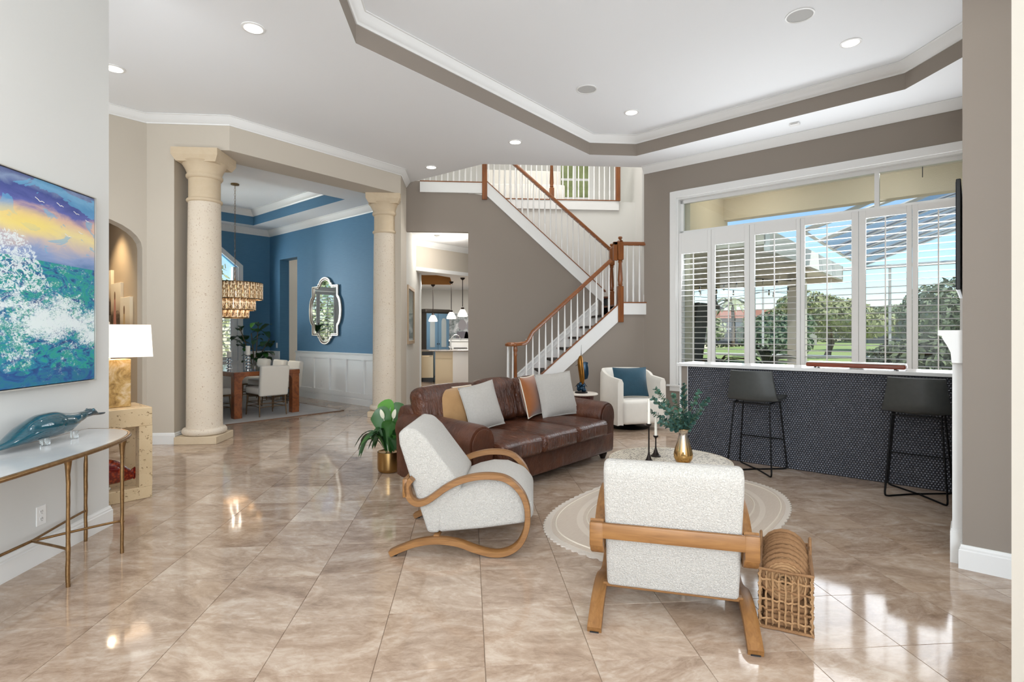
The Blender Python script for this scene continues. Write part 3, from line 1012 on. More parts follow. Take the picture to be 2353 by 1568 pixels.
def oval(a, b, e, n, k=0.0, m=0):
    out = []
    for i in range(n):
        q = 2 * math.pi * i / n
        c, s = math.cos(q), math.sin(q)
        r = 1 + k * abs(math.sin(m * q / 2))
        out.append((a * math.copysign(abs(c) ** (2 / e), c) * r, b * math.copysign(abs(s) ** (2 / e), s) * r))
    return out
MB().prism(oval(0.72, 1.16, 2.5, 160), 0.001, 0.010).build('field', M['rugm'], rug)
MB().prism(oval(0.745, 1.195, 2.5, 480, 0.022, 110), 0.001, 0.008).build('scalloped_border', mat('rug_border', '#d6ccc0', 0.95, bump=(80, 0.5)), rug)
for k_, rr in enumerate((0.96, 0.72, 0.44)):
    MB().tube([(x, y, 0.010) for x, y in oval(0.72 * rr, 1.16 * rr, 2.5, 120)], 0.007, 5, True).build('raised_cord', mat('rug_cord', '#e3d9c9', 0.95), rug, 60)

# ---- round inlaid coffee table
t_ = NT('bone_inlay')
v_ = t_.coord('Object', (40, 40, 40))
vo = t_.n('ShaderNodeTexVoronoi', feature='DISTANCE_TO_EDGE')
vo.inputs['Randomness'].default_value = 0.3
vo.inputs['Scale'].default_value = 1.0
t_.l(v_, vo.inputs['Vector'])
wv = t_.n('ShaderNodeTexVoronoi', feature='F1')
wv.inputs['Randomness'].default_value = 0.1
wv.inputs['Scale'].default_value = 1.35
t_.l(v_, wv.inputs['Vector'])
fac = t_.math('MULTIPLY', t_.math('LESS_THAN', vo.outputs['Distance'], 0.06), t_.math('GREATER_THAN', wv.outputs['Distance'], 0.36))
fac2 = t_.math('GREATER_THAN', wv.outputs['Distance'], 0.56)
t_.base(t_.mix(t_.math('MAXIMUM', fac, t_.math('MULTIPLY', fac2, 0.0)), '#d9d0be', '#5a4a38'))
t_.set(Roughness=0.35)
M['inlay'] = t_.m
ct = thing('coffee_table', 'round drum coffee table with cream bone inlay pattern', 'coffee table', (1.545, 4.07, 0.011))
MB().lathe([(0.0, 0.355), (0.445, 0.355), (0.455, 0.360), (0.457, 0.368), (0.457, 0.384), (0.450, 0.389), (0.0, 0.389)], 64).build('top', M['inlay'], ct, 30)
MB().tube([(0.456 * math.cos(2 * math.pi * k / 64), 0.456 * math.sin(2 * math.pi * k / 64), 0.385) for k in range(64)], 0.006, 6, True).build('rim', mat('bone_rim', '#d8ccb6', 0.35), ct, 60)
MB().lathe([(0.440, 0.0), (0.440, 0.356)], 64).build('drum', M['inlay'], ct, 30)
bd = MB()
for k in range(72):
    a = 2 * math.pi * k / 72
    for z_ in (0.325, 0.03):
        bd.ball((0.441 * math.cos(a), 0.441 * math.sin(a), z_), (0.006, 0.012, 0.016) if abs(math.cos(a)) > 0.7 else (0.012, 0.006, 0.016), 6, 4)
tag(bd.build('carved_dots', mat('carved_dark', '#4b3c2c', 0.6), ct, 60), kind='stuff')

# ---- candlesticks, candles, vase, eucalyptus
ZTOP = 0.401
def candlestick(x, y, h, ch, lab, clab):
    t = thing('candlestick', lab, 'candlestick', (x, y, ZTOP), 0, 'black candlesticks on the coffee table')
    MB().lathe([(0, 0), (0.040, 0), (0.040, 0.006), (0.030, 0.012), (0.018, 0.03), (0.010, 0.055)], 18).build('base', M['bronze'], t, 50)
    MB().lathe([(0.010, 0.05), (0.006, 0.08), (0.005, h - 0.03), (0.008, h - 0.018)], 12).build('stem', M['bronze'], t, 50)
    MB().lathe([(0.008, h - 0.02), (0.018, h - 0.012), (0.020, h), (0.013, h), (0.012, h - 0.008), (0, h - 0.008)], 16).build('cup', M['bronze'], t, 50)
    c = thing('taper_candle', clab, 'candle', (x, y, ZTOP + h - 0.008), 0, 'ivory taper candles')
    MB().lathe([(0, 0), (0.0115, 0), (0.0105, ch - 0.02), (0.007, ch - 0.004), (0, ch)], 14).build('wax', M['candle'], c, 50)
    MB().tube([(0, 0, ch - 0.002), (0.001, 0, ch + 0.010)], 0.0012, 5).build('wick', M['black'], c)
candlestick(1.357, 3.998, 0.292, 0.20, 'taller black candlestick on the coffee table', 'ivory taper candle in the taller candlestick')
candlestick(1.478, 4.190, 0.165, 0.165, 'shorter black candlestick behind the taller one', 'ivory taper candle in the shorter candlestick')
t_ = NT('amber_mercury_glass')
sx = t_.n('ShaderNodeSeparateXYZ')
t_.l(t_.coord('Object'), sx.inputs[0])
t_.base(t_.ramp(sx.outputs[2], [(0.0, '#b98a43'), (0.10, '#d7b27a'), (0.20, '#cfc4b8'), (0.26, '#c9b49a')]))
t_.set(Roughness=0.09, Metallic=0.75)
t_.b.inputs['Transmission Weight'].default_value = 0.25
vs = thing('glass_vase', 'amber mercury glass vase on the coffee table', 'vase', (1.621, 3.99, ZTOP))
vp = [(0, 0.004), (0.045, 0.0), (0.056, 0.006), (0.068, 0.03), (0.071, 0.06), (0.062, 0.10), (0.047, 0.15), (0.036, 0.19), (0.031, 0.212), (0.034, 0.228), (0.046, 0.250),
      (0.043, 0.249), (0.031, 0.226), (0.028, 0.212), (0.032, 0.19), (0.05, 0.11), (0.055, 0.05), (0.0, 0.02)]
MB().lathe(vp, 40).build('body', t_.m, vs, 80)
MB().tube([(0.0445 * math.cos(2 * math.pi * k / 32), 0.0445 * math.sin(2 * math.pi * k / 32), 0.2497) for k in range(32)], 0.0022, 6, True).build('lip', M['gold'], vs, 60)

def round_leaf(mb, c, d, nrm, r, n=7):
    d = d.normalized()
    s = d.cross(nrm).normalized()
    o = len(mb.v)
    mb.v.append(tuple(c))
    for i in range(n):
        a = math.pi * (i / (n - 1)) - math.pi / 2
        mb.v.append(tuple(c + d * (r + r * math.sin(a)) + s * r * 0.85 * math.cos(a)))
    for i in range(n - 2, -1, -1):
        a = -math.pi / 2 + math.pi * (i / (n - 1))
        mb.v.append(tuple(c + d * (r + r * math.sin(a)) - s * r * 0.85 * math.cos(a)))
    m = len(mb.v) - o - 1
    for i in range(1, m):
        mb.f.append((o, o + i, o + i + 1))
bq = thing('eucalyptus_bouquet', 'bouquet of blue-green eucalyptus stems in the amber vase', 'bouquet', (1.621, 3.99, ZTOP + 0.05))
tips = [(-0.20, 0.05, 0.50, 28), (0.03, 0.06, 0.53, 30), (-0.26, -0.06, 0.44, 24), (0.21, 0.02, 0.42, 26), (0.17, 0.10, 0.47, 24), (-0.24, 0.08, 0.33, 22), (-0.20, -0.05, 0.255, 18),
        (0.11, -0.08, 0.36, 22), (-0.08, 0.0, 0.46, 26), (0.06, 0.12, 0.50, 24)]
for k, (tx, ty, tz, nl) in enumerate(tips):
    p0 = Vector((RND.uniform(-0.01, 0.01), RND.uniform(-0.01, 0.01), 0.0))
    p1 = Vector((tx * 0.10, ty * 0.10, 0.18))
    p2 = Vector((tx * 0.55, ty * 0.55, 0.18 + (tz - 0.18) * 0.55 + (0.02 if tz > 0.4 else 0.0)))
    path = smooth_path([p0, p1, p2, Vector((tx, ty, tz))], 7)
    br = part('branch', MB().tube(path, 0.0022, 5).mesh('branch', M['stem'], 60), bq)
    lv = MB()
    for i in range(nl):
        q = 0.36 + 0.64 * i / (nl - 1)
        s_ = q * (len(path) - 1)
        i0 = min(int(s_), len(path) - 2)
        c = path[i0].lerp(path[i0 + 1], s_ - i0)
        tg = (path[i0 + 1] - path[i0]).normalized()
        r = 0.021 * (1.15 - 0.72 * q) + 0.003
        a = i * 2.4
        side = tg.cross(Vector((0.3, 0.2, 1))).normalized()
        oth = side.cross(tg)
        for e in (0, math.pi):
            d = side * math.cos(a + e) + oth * math.sin(a + e) + tg * 0.45
            nr = (tg * 0.8 + Vector((RND.uniform(-.6, .6), RND.uniform(-.6, .6), RND.uniform(-.3, .6)))).normalized()
            round_leaf(lv, c, d, nr, r)
    lv.build('leaves', M['euca'] if k % 4 else mat('eucalyptus_leaf_light', '#5d8474', 0.6, var=(20, '#426a55')), br, 80)

# ---- bar: taupe knee wall with penny tile, quartz top
BV = 6.012
bar = thing('tiled_bar', 'bar front covered in navy penny tile below the white counter', 'bar', (0, 0, 0), UVROT)
MB().box(-2.563, -0.075, BV + 0.004, BV + 0.15, 0, 0.996).build('knee_wall', M['taupe'], bar)
MB().box(-2.58, -2.560, BV - 0.004, BV + 0.40, 0, 0.996).build('end_board', M['trim'], bar)
MB().box(-2.487, -2.480, BV - 0.010, BV + 0.006, 0, 0.996).build('edge_trim', M['white'], bar)
MB().box(-2.480, -0.078, BV - 0.003, BV + 0.006, 0, 0.996).build('grout_bed', M['darkgrout'], bar)
pt = MB()
pitch, rz = 0.0238, 0.0206
def dome(x, z, r=0.0108, h=0.0055, n=8):
    o = len(pt.v)
    for k in range(n):
        a = 2 * math.pi * k / n
        pt.v.append((x + r * math.cos(a), BV - 0.003, z + r * math.sin(a)))
    for k in range(n):
        a = 2 * math.pi * k / n
        pt.v.append((x + r * 0.66 * math.cos(a), BV - 0.003 - h * 0.75, z + r * 0.66 * math.sin(a)))
    pt.v.append((x, BV - 0.003 - h, z))
    for k in range(n):
        j = (k + 1) % n
        pt.f.append((o + k, o + j, o + n + j, o + n + k))
        pt.f.append((o + n + k, o + n + j, o + 2 * n))
row = 0
z = 0.012
while z < 0.988:
    x = -2.468 + (pitch / 2 if row % 2 else 0)
    while x < -0.088:
        dome(x, z)
        x += pitch
    z += rz
    row += 1
tag(pt.build('penny_tiles', M['penny'], bar, 80), kind='stuff')
MB().box(-2.58, -0.078, BV + 0.15, BV + 0.42, 0, 0.99).build('back_cabinet', M['trim'], bar)
tp = thing('bar_countertop', 'long white quartz counter on top of the tiled bar', 'countertop', (0, 0, 0), UVROT)
MB().box(-2.60, -0.078, BV - 0.05, BV + 0.45, 0.998, 1.032).bevel(0.004, 2).build('slab', M['quartz'], tp)
# wooden game box on the counter
gb = thing('wooden_game_box', 'long low reddish wooden box with white lid on the bar counter', 'box', P(-0.88, BV + 0.17, 1.033), R(-46))
MB().rbox(-0.41, 0.41, -0.10, 0.10, 0.008, 0.048, 0.012, 3).build('body', wood('red_mahogany', '#6e2f1c', '#93472c', 0.35, 1.0, 'X'), gb, 50)
MB().rbox(-0.405, 0.405, -0.095, 0.095, 0.0485, 0.058, 0.004, 2).build('lid', M['white'], gb, 50)
for x in (-0.33, 0.33):
    for y in (-0.07, 0.07):
        MB().lathe([(0, 0), (0.012, 0), (0.012, 0.009)], 10, (x, y)).build('foot', M['black'], gb)

# ---- bar stools
def bar_stool(u, v, label, turn=0.0):
    t = thing('bar_stool', label, 'bar stool', P(u, v), UVROT + turn, 'charcoal leather bar stools')
    # shell: seat and back in one bent sheet
    prof = [(0.235, 0.735), (0.225, 0.712), (0.15, 0.700), (0.02, 0.694), (-0.11, 0.697), (-0.175, 0.715), (-0.205, 0.76), (-0.218, 0.83), (-0.228, 0.92), (-0.236, 1.005)]
    prof = [(p.x, p.y) for p in smooth_path([Vector((a, b, 0)) for a, b in prof], 4)]
    nx = 12
    v_, f_ = [], []
    for side in (0, 1):
        for i, (y, z) in enumerate(prof):
            q = i / (len(prof) - 1)
            hw = 0.222 + 0.016 * math.sin(math.pi * min(1, q * 1.1)) - (0.030 * max(0, (q - 0.6) / 0.4))
            for j in range(nx + 1):
                a = -1 + 2 * j / nx
                x = a * hw
                dz = 0.022 * abs(a) ** 2.2 * (1 if q < 0.5 else max(0, 1 - (q - 0.5) / 0.12))
                dy = 0.055 * abs(a) ** 2.2 * max(0, min(1, (q - 0.45) / 0.15))
                off = 0.022 if side else 0
                # offset along rough normal
                y2, z2 = prof[min(i + 1, len(prof) - 1)]
                y1, z1 = prof[max(i - 1, 0)]
                ln = math.hypot(y2 - y1, z2 - z1)
                ny, nz = -(z2 - z1) / ln, (y2 - y1) / ln
                v_.append((x, y + dy - ny * off, z + dz - nz * off))
    m = nx + 1
    L = len(prof)
    for side in (0, 1):
        o = side * L * m
        for i in range(L - 1):
            for j in range(nx):
                f_.append((o + i * m + j, o + i * m + j + 1, o + (i + 1) * m + j + 1, o + (i + 1) * m + j))
    o = L * m
    for i in range(L - 1):
        f_.append((i * m, (i + 1) * m, o + (i + 1) * m, o + i * m))
        f_.append((i * m + nx, (i + 1) * m + nx, o + (i + 1) * m + nx, o + i * m + nx))
    for j in range(nx):
        f_.append((j, j + 1, o + j + 1, o + j))
        f_.append(((L - 1) * m + j, (L - 1) * m + j + 1, o + (L - 1) * m + j + 1, o + (L - 1) * m + j))
    sh = MB().add(v_, f_).build('seat_shell', M['greyleather'], t, 60)
    edge = [Vector(v_[o + i * m]) for i in range(L)] + [Vector(v_[o + (L - 1) * m + j]) for j in range(1, m)] + [Vector(v_[o + i * m + nx]) for i in range(L - 2, -1, -1)]
    MB().tube([p + Vector((0, 0, 0.0)) for p in edge], 0.0045, 5).build('edge_piping', M['seam'], sh, 60)
    MB().tube([Vector(v_[o + i * m + nx // 2]) for i in range(L // 2, L)], 0.003, 5).build('centre_seam', M['seam'], sh, 60)
    # tube frame
    hub = Vector((0, 0.015, 0.012))
    r = 0.0075
    tops = {(-1, -1): (-0.165, -0.15, 0.690), (1, -1): (0.165, -0.15, 0.690), (-1, 1): (-0.175, 0.17, 0.70), (1, 1): (0.175, 0.17, 0.70)}
    feet = {(-1, -1): (-0.208, -0.238, 0.0085), (1, -1): (0.208, -0.238, 0.0085), (-1, 1): (-0.232, 0.228, 0.0085), (1, 1): (0.232, 0.228, 0.0085)}
    for k in tops:
        a, b = Vector(tops[k]), Vector(feet[k])
        h = Vector((hub.x + k[0] * 0.014, hub.y + k[1] * 0.012, 0.0085))
        up_ = b.lerp(a, 0.06)
        inn = b.lerp(h, 0.14)
        path = [a, up_.lerp(a, 0.5), up_] + [Vector(p) for p in smooth_path([up_, b.lerp(up_, 0.25).lerp(inn, 0.2), inn], 4)[1:]] + [h]
        MB().tube(path, r, 8).build('leg', M['blackmetal'], t, 60)
    MB().tube([(-0.016, 0.005, 0.0085), (0, 0.015, 0.0085), (0.016, 0.027, 0.0085)], 0.009, 8).build('hub', M['blackmetal'], t, 60)
    fz = 0.30
    fa = Vector(feet[(-1, 1)]).lerp(Vector(tops[(-1, 1)]), fz / 0.70)
    fb = Vector(feet[(1, 1)]).lerp(Vector(tops[(1, 1)]), fz / 0.70)
    MB().tube([fa, fb], r, 8).build('footrest', M['blackmetal'], t, 60)
    sm = MB()
    sm.tube([tops[(-1, -1)], tops[(1, -1)], tops[(1, 1)], tops[(-1, 1)]], r, 8, True)
    sm.build('seat_support', M['blackmetal'], t, 60)
    return t
bar_stool(-1.662, 5.732, 'charcoal leather bar stool at the bar nearer the eucalyptus vase')
bar_stool(-0.362, 5.732, 'charcoal leather bar stool at the fireplace end of the bar')

# ---- white tub chair with teal pillow
tc = thing('tub_chair', 'white leather swivel tub chair in the corner under the stairs', 'armchair', (2.35, 7.78, 0), R(12))
MB().lathe([(0, 0), (0.27, 0), (0.275, 0.008), (0.10, 0.02), (0.06, 0.05), (0.06, 0.10), (0, 0.10)], 32).build('swivel_base', M['blackmetal'], tc, 50)
tubm = mat('white_leather', '#ded9cf', 0.45, var=(10, '#e8e4db'), bump=(150, 0.08, 0.002))
plan = []
for k in range(25):
    a = R(-18 + 216 * k / 24)
    plan.append((0.36 * math.cos(a), 0.06 + 0.34 * math.sin(a)))
plan = [(0.335, -0.36)] + plan + [(-0.335, -0.36)]
n = len(plan)
v, f = [], []
cs = [(0.0, 0.10), (0.045, 0.09), (0.045, 0.5), (0.04, 0.93), (0.02, 1.0), (-0.02, 1.0), (-0.045, 0.93), (-0.045, 0.09)]
for i, (x, y) in enumerate(plan):
    a = Vector(plan[min(i + 1, n - 1)]) - Vector(plan[max(i - 1, 0)])
    nr = Vector((a.y, -a.x)).normalized()
    q = abs(i / (n - 1) * 2 - 1)
    top = 0.85 - 0.12 * max(0, (q - 0.45) / 0.55) ** 1.6
    for o_, h_ in cs:
        z = 0.09 + (top - 0.09) * ((h_ - 0.09) / 0.91)
        v.append((x + nr.x * o_, y + nr.y * o_, z))
m = len(cs)
for i in range(n - 1):
    for q in range(m):
        f.append((i * m + q, i * m + (q + 1) % m, (i + 1) * m + (q + 1) % m, (i + 1) * m + q))
f += [tuple(range(m)), tuple(range(n * m - 1, (n - 1) * m - 1, -1))]
MB().add(v, f).build('shell', tubm, tc, 50)
MB().rbox(-0.30, 0.30, -0.40, 0.28, 0.10, 0.44, 0.05, 4, None, 0.015).build('seat', tubm, tc, 60)
cushion_thing('throw_pillow', 'dark teal velvet pillow on the white tub chair', (2.33, 7.66, 0.455), R(6), R(-14), 0.52, 0.43, 0.17, M['teal'])

# ---- pedestal side table with sailfish sculpture
st = thing('side_table', 'small round side table with white top and fluted dark wood base', 'side table', (1.50, 7.12, 0))
MB().lathe([(0, 0.555), (0.205, 0.555), (0.215, 0.562), (0.215, 0.572), (0.205, 0.58), (0, 0.58)], 40).build('top', mat('pale_stone_top', '#ddd4c8', 0.3), st, 40)
fl_ = MB()
for k in range(26):
    a = 2 * math.pi * k / 26
    fl_ = MB()
    fl_.tube([(0.105 * math.cos(a), 0.105 * math.sin(a), 0.0), (0.12 * math.cos(a), 0.12 * math.sin(a), 0.28), (0.15 * math.cos(a), 0.15 * math.sin(a), 0.555)], 0.013, 6)
    fl_.build('flute', mat('dark_mahogany', '#4a2118', 0.35) if k == 0 else bpy.data.materials['dark_mahogany'], st, 60)
MB().lathe([(0, 0.001), (0.10, 0.001), (0.145, 0.553), (0, 0.553)], 26).build('core', bpy.data.materials['dark_mahogany'], st)
sf = thing('sailfish_sculpture', 'bronze sailfish sculpture with blue sail on the small side table', 'sculpture', (1.49, 7.10, 0.581), R(-5))
gm = mat('bronze_gold_patina', '#a06a1e', 0.3, 0.7, var=(16, '#5a3a12'))
bm_ = mat('blue_patina', '#173f58', 0.28, 0.4, var=(12, '#0c2030'))
MB().lathe([(0, 0), (0.085, 0), (0.085, 0.014), (0.075, 0.018), (0, 0.018)], 24).build('plinth', M['bronze'], sf, 40)
mb = MB()
for k in range(9):
    a = 2.4 * k
    mb.ball((0.035 * math.cos(a), 0.03 * math.sin(a), 0.04 + 0.011 * k), (0.035 - 0.002 * k, 0.032 - 0.002 * k, 0.03), 10, 7)
mb.build('wave', bm_, sf, 80)
pts = [(0.005, 0, 0.115), (0.012, 0, 0.16), (0.006, 0, 0.24), (-0.004, 0, 0.33), (-0.012, 0, 0.40), (-0.012, 0, 0.44), (-0.008, 0, 0.475), (-0.003, 0, 0.50)]
path = smooth_path(pts, 5)
def rad_(q):
    return 0.010 + 0.030 * math.sin(math.pi * min(1, 0.12 + q * 0.88)) ** 0.8
MB().tube(path, 1.0, 12, False, [max(0.004, rad_(i / (len(path) - 1)) * (0.55 if i > len(path) - 4 else 1)) for i in range(len(path))]).build('body', gm, sf, 80)
MB().tube([(-0.003, 0, 0.495), (0.0, 0, 0.53), (0.003, 0, 0.64)], 0.0035, 6, False, [1.6, 1.0, 0.25]).build('bill', M['bronze'], sf, 60)
mb = MB()
mb.slab([(0.018, 0.20), (0.045, 0.175), (0.085, 0.19), (0.098, 0.25), (0.095, 0.33), (0.085, 0.375), (0.092, 0.405), (0.045, 0.415), (0.02, 0.40)], -0.006, 0.006)
mb.bevel(0.004, 2).build('sail', bm_, sf, 60)
for s in (-1, 1):
    MB().slab([(0.0, 0.115), (s * 0.035, 0.112), (s * 0.085, 0.075), (s * 0.05, 0.125), (0.0, 0.14)], -0.005, 0.005).build('tail_fin', M['bronze'], sf)
MB().slab([(-0.03, 0.375), (-0.085, 0.355), (-0.06, 0.372), (-0.03, 0.39)], -0.004, 0.004).build('pectoral_fin', M['bronze'], sf)

# ---- potted plants
def blade(mb, path, width, fold=0.25, n=10, up=Vector((0, 0, 1)), shape=0.45):
    """leaf blade along a path"""
    pts = smooth_path(path, max(2, n // (len(path) - 1)))
    n = len(pts)
    o = len(mb.v)
    for i, p in enumerate(pts):
        q = i / (n - 1)
        tg = (pts[min(i + 1, n - 1)] - pts[max(i - 1, 0)]).normalized()
        s = tg.cross(up)
        if s.length < 0.05:
            s = tg.cross(Vector((1, 0.3, 0)))
        s.normalize()
        w = width * (math.sin(math.pi * min(1.0, q ** shape)) ** 0.85 if 0 < q < 1 else 0) + 0.0012
        nr = s.cross(tg)
        mb.v += [tuple(p - s * w + nr * w * fold), tuple(p), tuple(p + s * w + nr * w * fold)]
    for i in range(n - 1):
        a = o + i * 3
        mb.f += [(a, a + 1, a + 4, a + 3), (a + 1, a + 2, a + 5, a + 4)]
pp = thing('potted_plant', 'leafy green plant in a brushed gold pot beside the sofa', 'plant', (-0.79, 5.47, 0))
MB().lathe([(0, 0.0), (0.085, 0.0), (0.105, 0.012), (0.113, 0.04), (0.113, 0.20), (0.108, 0.203), (0.104, 0.195), (0, 0.19)], 40).build('pot', M['gold'], pp, 50)
MB().lathe([(0, 0.175), (0.104, 0.191)], 24).build('soil', M['soil'], pp)
lm = MB()
R2 = random.Random(3)
big = [((-0.05, 0.10, 0.70), 0.085, 'leafy'), ((-0.11, 0.0, 0.62), 0.10, 'leaf'), ((0.11, 0.08, 0.66), 0.085, 'leaf'), ((0.02, -0.05, 0.52), 0.08, 'leaf'), ((0.13, -0.06, 0.50), 0.075, 'leaf'), ((-0.02, 0.14, 0.58), 0.08, 'leafd')]
for (x, y, z), w, m_ in big:
    b = MB()
    blade(b, [Vector((x * 0.1, y * 0.1, 0.2)), Vector((x * 0.35, y * 0.35, 0.2 + (z - 0.2) * 0.45)), Vector((x * 0.75, y * 0.75, 0.2 + (z - 0.2) * 0.85)), Vector((x * 1.15, y * 1.15, z))], w, 0.22, 12, Vector((R2.uniform(-.3, .3), -1, 0.3)), 1.7)
    b.build('leaf', M[m_], pp, 80)
for k in range(34):
    a = R2.uniform(0, 2 * math.pi)
    L = R2.uniform(0.16, 0.36)
    h = R2.uniform(0.22, 0.46)
    dr = R2.uniform(0.0, 0.22)
    d = Vector((math.cos(a), math.sin(a), 0))
    b = MB()
    blade(b, [Vector((0, 0, 0.19)) + d * 0.03, d * L * 0.45 + Vector((0, 0, 0.2 + h * 0.55)), d * L * 0.8 + Vector((0, 0, 0.2 + h * 0.62 - dr * 0.3)), d * L * 1.1 + Vector((0, 0, 0.2 + h * 0.5 - dr))], R2.uniform(0.022, 0.042), 0.3, 9, Vector((0, 0, 1)), 1.25)
    b.build('leaf', M['leafd' if k % 3 else 'leaf'], pp, 80)
for k in range(2):
    b = MB()
    x = 0.03 - 0.06 * k
    b.tube([(x * 0.3, 0, 0.2), (x, -0.02, 0.42), (x * 1.6, -0.04, 0.55)], 0.003, 5)
    blade(b, [Vector((x * 1.6, -0.04, 0.53)), Vector((x * 1.9, -0.06, 0.58)), Vector((x * 2.4, -0.07, 0.63))], 0.02, 0.5, 6, Vector((0, -1, 0)), 1.0)
    b.build('flower_spathe', mat('cream_spathe', '#e8e6cf', 0.6), pp, 80)

# ---- woven basket with upright placemats
bk = thing('woven_basket', 'open-weave rectangular jute basket beside the lounge chair', 'basket', (1.455, 2.388, 0), R(-31))
BWD, BDP, BHT = 0.215, 0.42, 0.275
def strand(path, r, m, nm='strand'):
    MB().tube(path, r, 5).build(nm, m, bk, 60)
nv, nh = 8, 6
for face in range(4):
    L = BWD if face % 2 == 0 else BDP
    nvf = nv if face % 2 == 0 else 13
    for k in range(nvf + 1):
        q = k / nvf
        pts = []
        for i in range(13):
            z = 0.006 + (BHT - 0.01) * i / 12
            o = 0.006 * (1 if (i // 1 + k) % 2 else -1)
            pts.append((q * L - L / 2 + RND.uniform(-0.002, 0.002), o, z))
        M4 = {0: Matrix.Identity(4), 1: T(BWD / 2, BDP / 2, 0) @ RZ(R(90)), 2: T(0, BDP, 0) @ RZ(R(180)), 3: T(-BWD / 2, BDP / 2, 0) @ RZ(R(-90))}[face]
        strand([M4 @ Vector(p) for p in pts], 0.0048, M['jute2'])
    for k in range(1, nh):
        z = BHT * k / nh
        pts = []
        for i in range(19):
            q = i / 18
            pts.append((q * L - L / 2, 0.007 * math.sin(q * nvf * math.pi + k * math.pi), z + RND.uniform(-0.004, 0.004)))
        strand([M4 @ Vector(p) for p in pts], 0.0046, M['jute2'] if k % 2 else M['jute'])
for z in (0.008, BHT):
    for off in (0.0, 0.008):
        pts = [(-BWD / 2 - off / 2, -off / 2, z), (BWD / 2 + off / 2, -off / 2, z), (BWD / 2 + off / 2, BDP + off / 2, z), (-BWD / 2 - off / 2, BDP + off / 2, z)]
        MB().tube([Vector(pts[i]).lerp(Vector(pts[(i + 1) % 4]), k / 8) + Vector((0, 0, RND.uniform(-.002, .002))) for i in range(4) for k in range(8)], 0.0065, 6, True).build('rim' if z > 0.1 else 'bottom_rim', M['jute'], bk, 60)
MB().box(-BWD / 2, BWD / 2, 0.0, BDP, 0.003, 0.010).build('bottom', M['jute'], bk)
for s in (-1, 1):
    x = s * (BWD / 2 + 0.004)
    MB().tube(smooth_path([(x, 0.27, 0.26), (x, 0.275, 0.32), (x, 0.31, 0.345), (x, 0.345, 0.32), (x, 0.35, 0.26)], 5), 0.007, 6).build('handle', M['jute'], bk, 60)
fj = thing('folded_jute_runner', 'folded jute runner in the bottom of the woven basket', 'runner', (1.455, 2.388, 0.011), R(-31))
for k in range(4):
    MB().rbox(-0.094, 0.094, 0.02, 0.40, 0.026 * k, 0.026 * k + 0.025, 0.010, 2).build('fold', M['jute'], fj, 50)
mp = MB()
prof = []
rr = 0.022
while rr < 0.092:
    for q in range(5):
        a = math.pi * q / 4
        prof.append((rr + 0.0065 - 0.0065 * math.cos(a), 0.0075 * math.sin(a) + 0.001))
    rr += 0.0145
top = prof + [(x, -z) for x, z in prof[::-1]]
mp.lathe(top, 28, (0, 0), None, True)
mme = mp.mesh('coil', M['jute2'], 60)
rim = MB().tube([(0.096 * math.cos(2 * math.pi * k / 40), 0.096 * math.sin(2 * math.pi * k / 40), 0.003 * (-1) ** k) for k in range(40)], 0.0115, 6, True).mesh('braided_edge', M['jute'], 60)
for k in range(10):
    lab = 'round coiled jute placemat standing upright in the woven basket'
    if k == 0:
        lab = 'front placemat of the upright stack in the basket, its centre hole showing'
    loc = bk.matrix_basis @ Vector((0.0 + RND.uniform(-.004, .004), 0.055 + k * 0.0265, 0.245 + RND.uniform(-.008, .012)))
    loc = Matrix.Translation((1.455, 2.388, 0)) @ RZ(R(-31)) @ Vector((RND.uniform(-.004, .004), 0.040 + k * 0.0375, 0.222 + RND.uniform(-.003, .012) + min(k, 6) * 0.002))
    t = thing('woven_placemat', lab, 'placemat', tuple(loc), R(-31), 'placemats in the basket')
    rx = R(90 + RND.uniform(-4, 4))
    rs = RND.uniform(0.92, 1.0)
    part('coil', mme, t, (0, 0, 0), (rx, 0, 0), (rs, rs, rs))
    part('braided_edge', rim, t, (0, 0, 0), (rx, 0, RND.uniform(0, 0.01)), (rs, rs, rs))

# ---- fireplace mantel and TV, seen edge-on
mt = thing('fireplace_mantel', 'white fireplace mantel at the end of the bar, seen edge-on', 'mantel', (0, 0, 0), UVROT)
for v0 in (4.20, 5.66):
    MB().box(-0.098, -0.05, v0, v0 + 0.2, 0.20, 1.20).box(-0.108, -0.05, v0 - 0.01, v0 + 0.21, 0, 0.19).box(-0.103, -0.05, v0 - 0.006, v0 + 0.206, 0.19, 0.205).build('pilaster', M['trim'], mt)
MB().box(-0.094, -0.05, 4.40, 5.66, 1.0, 1.24).build('frieze', M['trim'], mt)
pf = [(-0.05, 1.20), (-0.10, 1.20), (-0.104, 1.26), (-0.120, 1.30), (-0.138, 1.335), (-0.145, 1.35), (-0.145, 1.36), (-0.165, 1.365), (-0.165, 1.395), (-0.05, 1.395)]
MB().slab(pf, 4.16, 5.90).build('shelf', M['trim'], mt, 30)
MB().box(-0.07, -0.05, 4.40, 5.66, 0.0, 1.0).build('surround', mat('dark_slate', '#3b3d40', 0.3), mt)
tv = thing('wall_tv', 'flat black television above the mantel, seen from its edge', 'television', P(-0.05, 5.15, 1.66), UVROT)
MB().box(-0.038, -0.012, -0.60, 0.60, 0.0, 0.72).bevel(0.004, 1).build('body', M['black'], tv)
MB().box(-0.0395, -0.0378, -0.585, 0.585, 0.015, 0.705).build('screen', mat('tv_screen', '#1b3a66', 0.05), tv)
MB().box(-0.012, 0.002, -0.15, 0.15, 0.2, 0.5).build('wall_bracket', M['blackmetal'], tv)

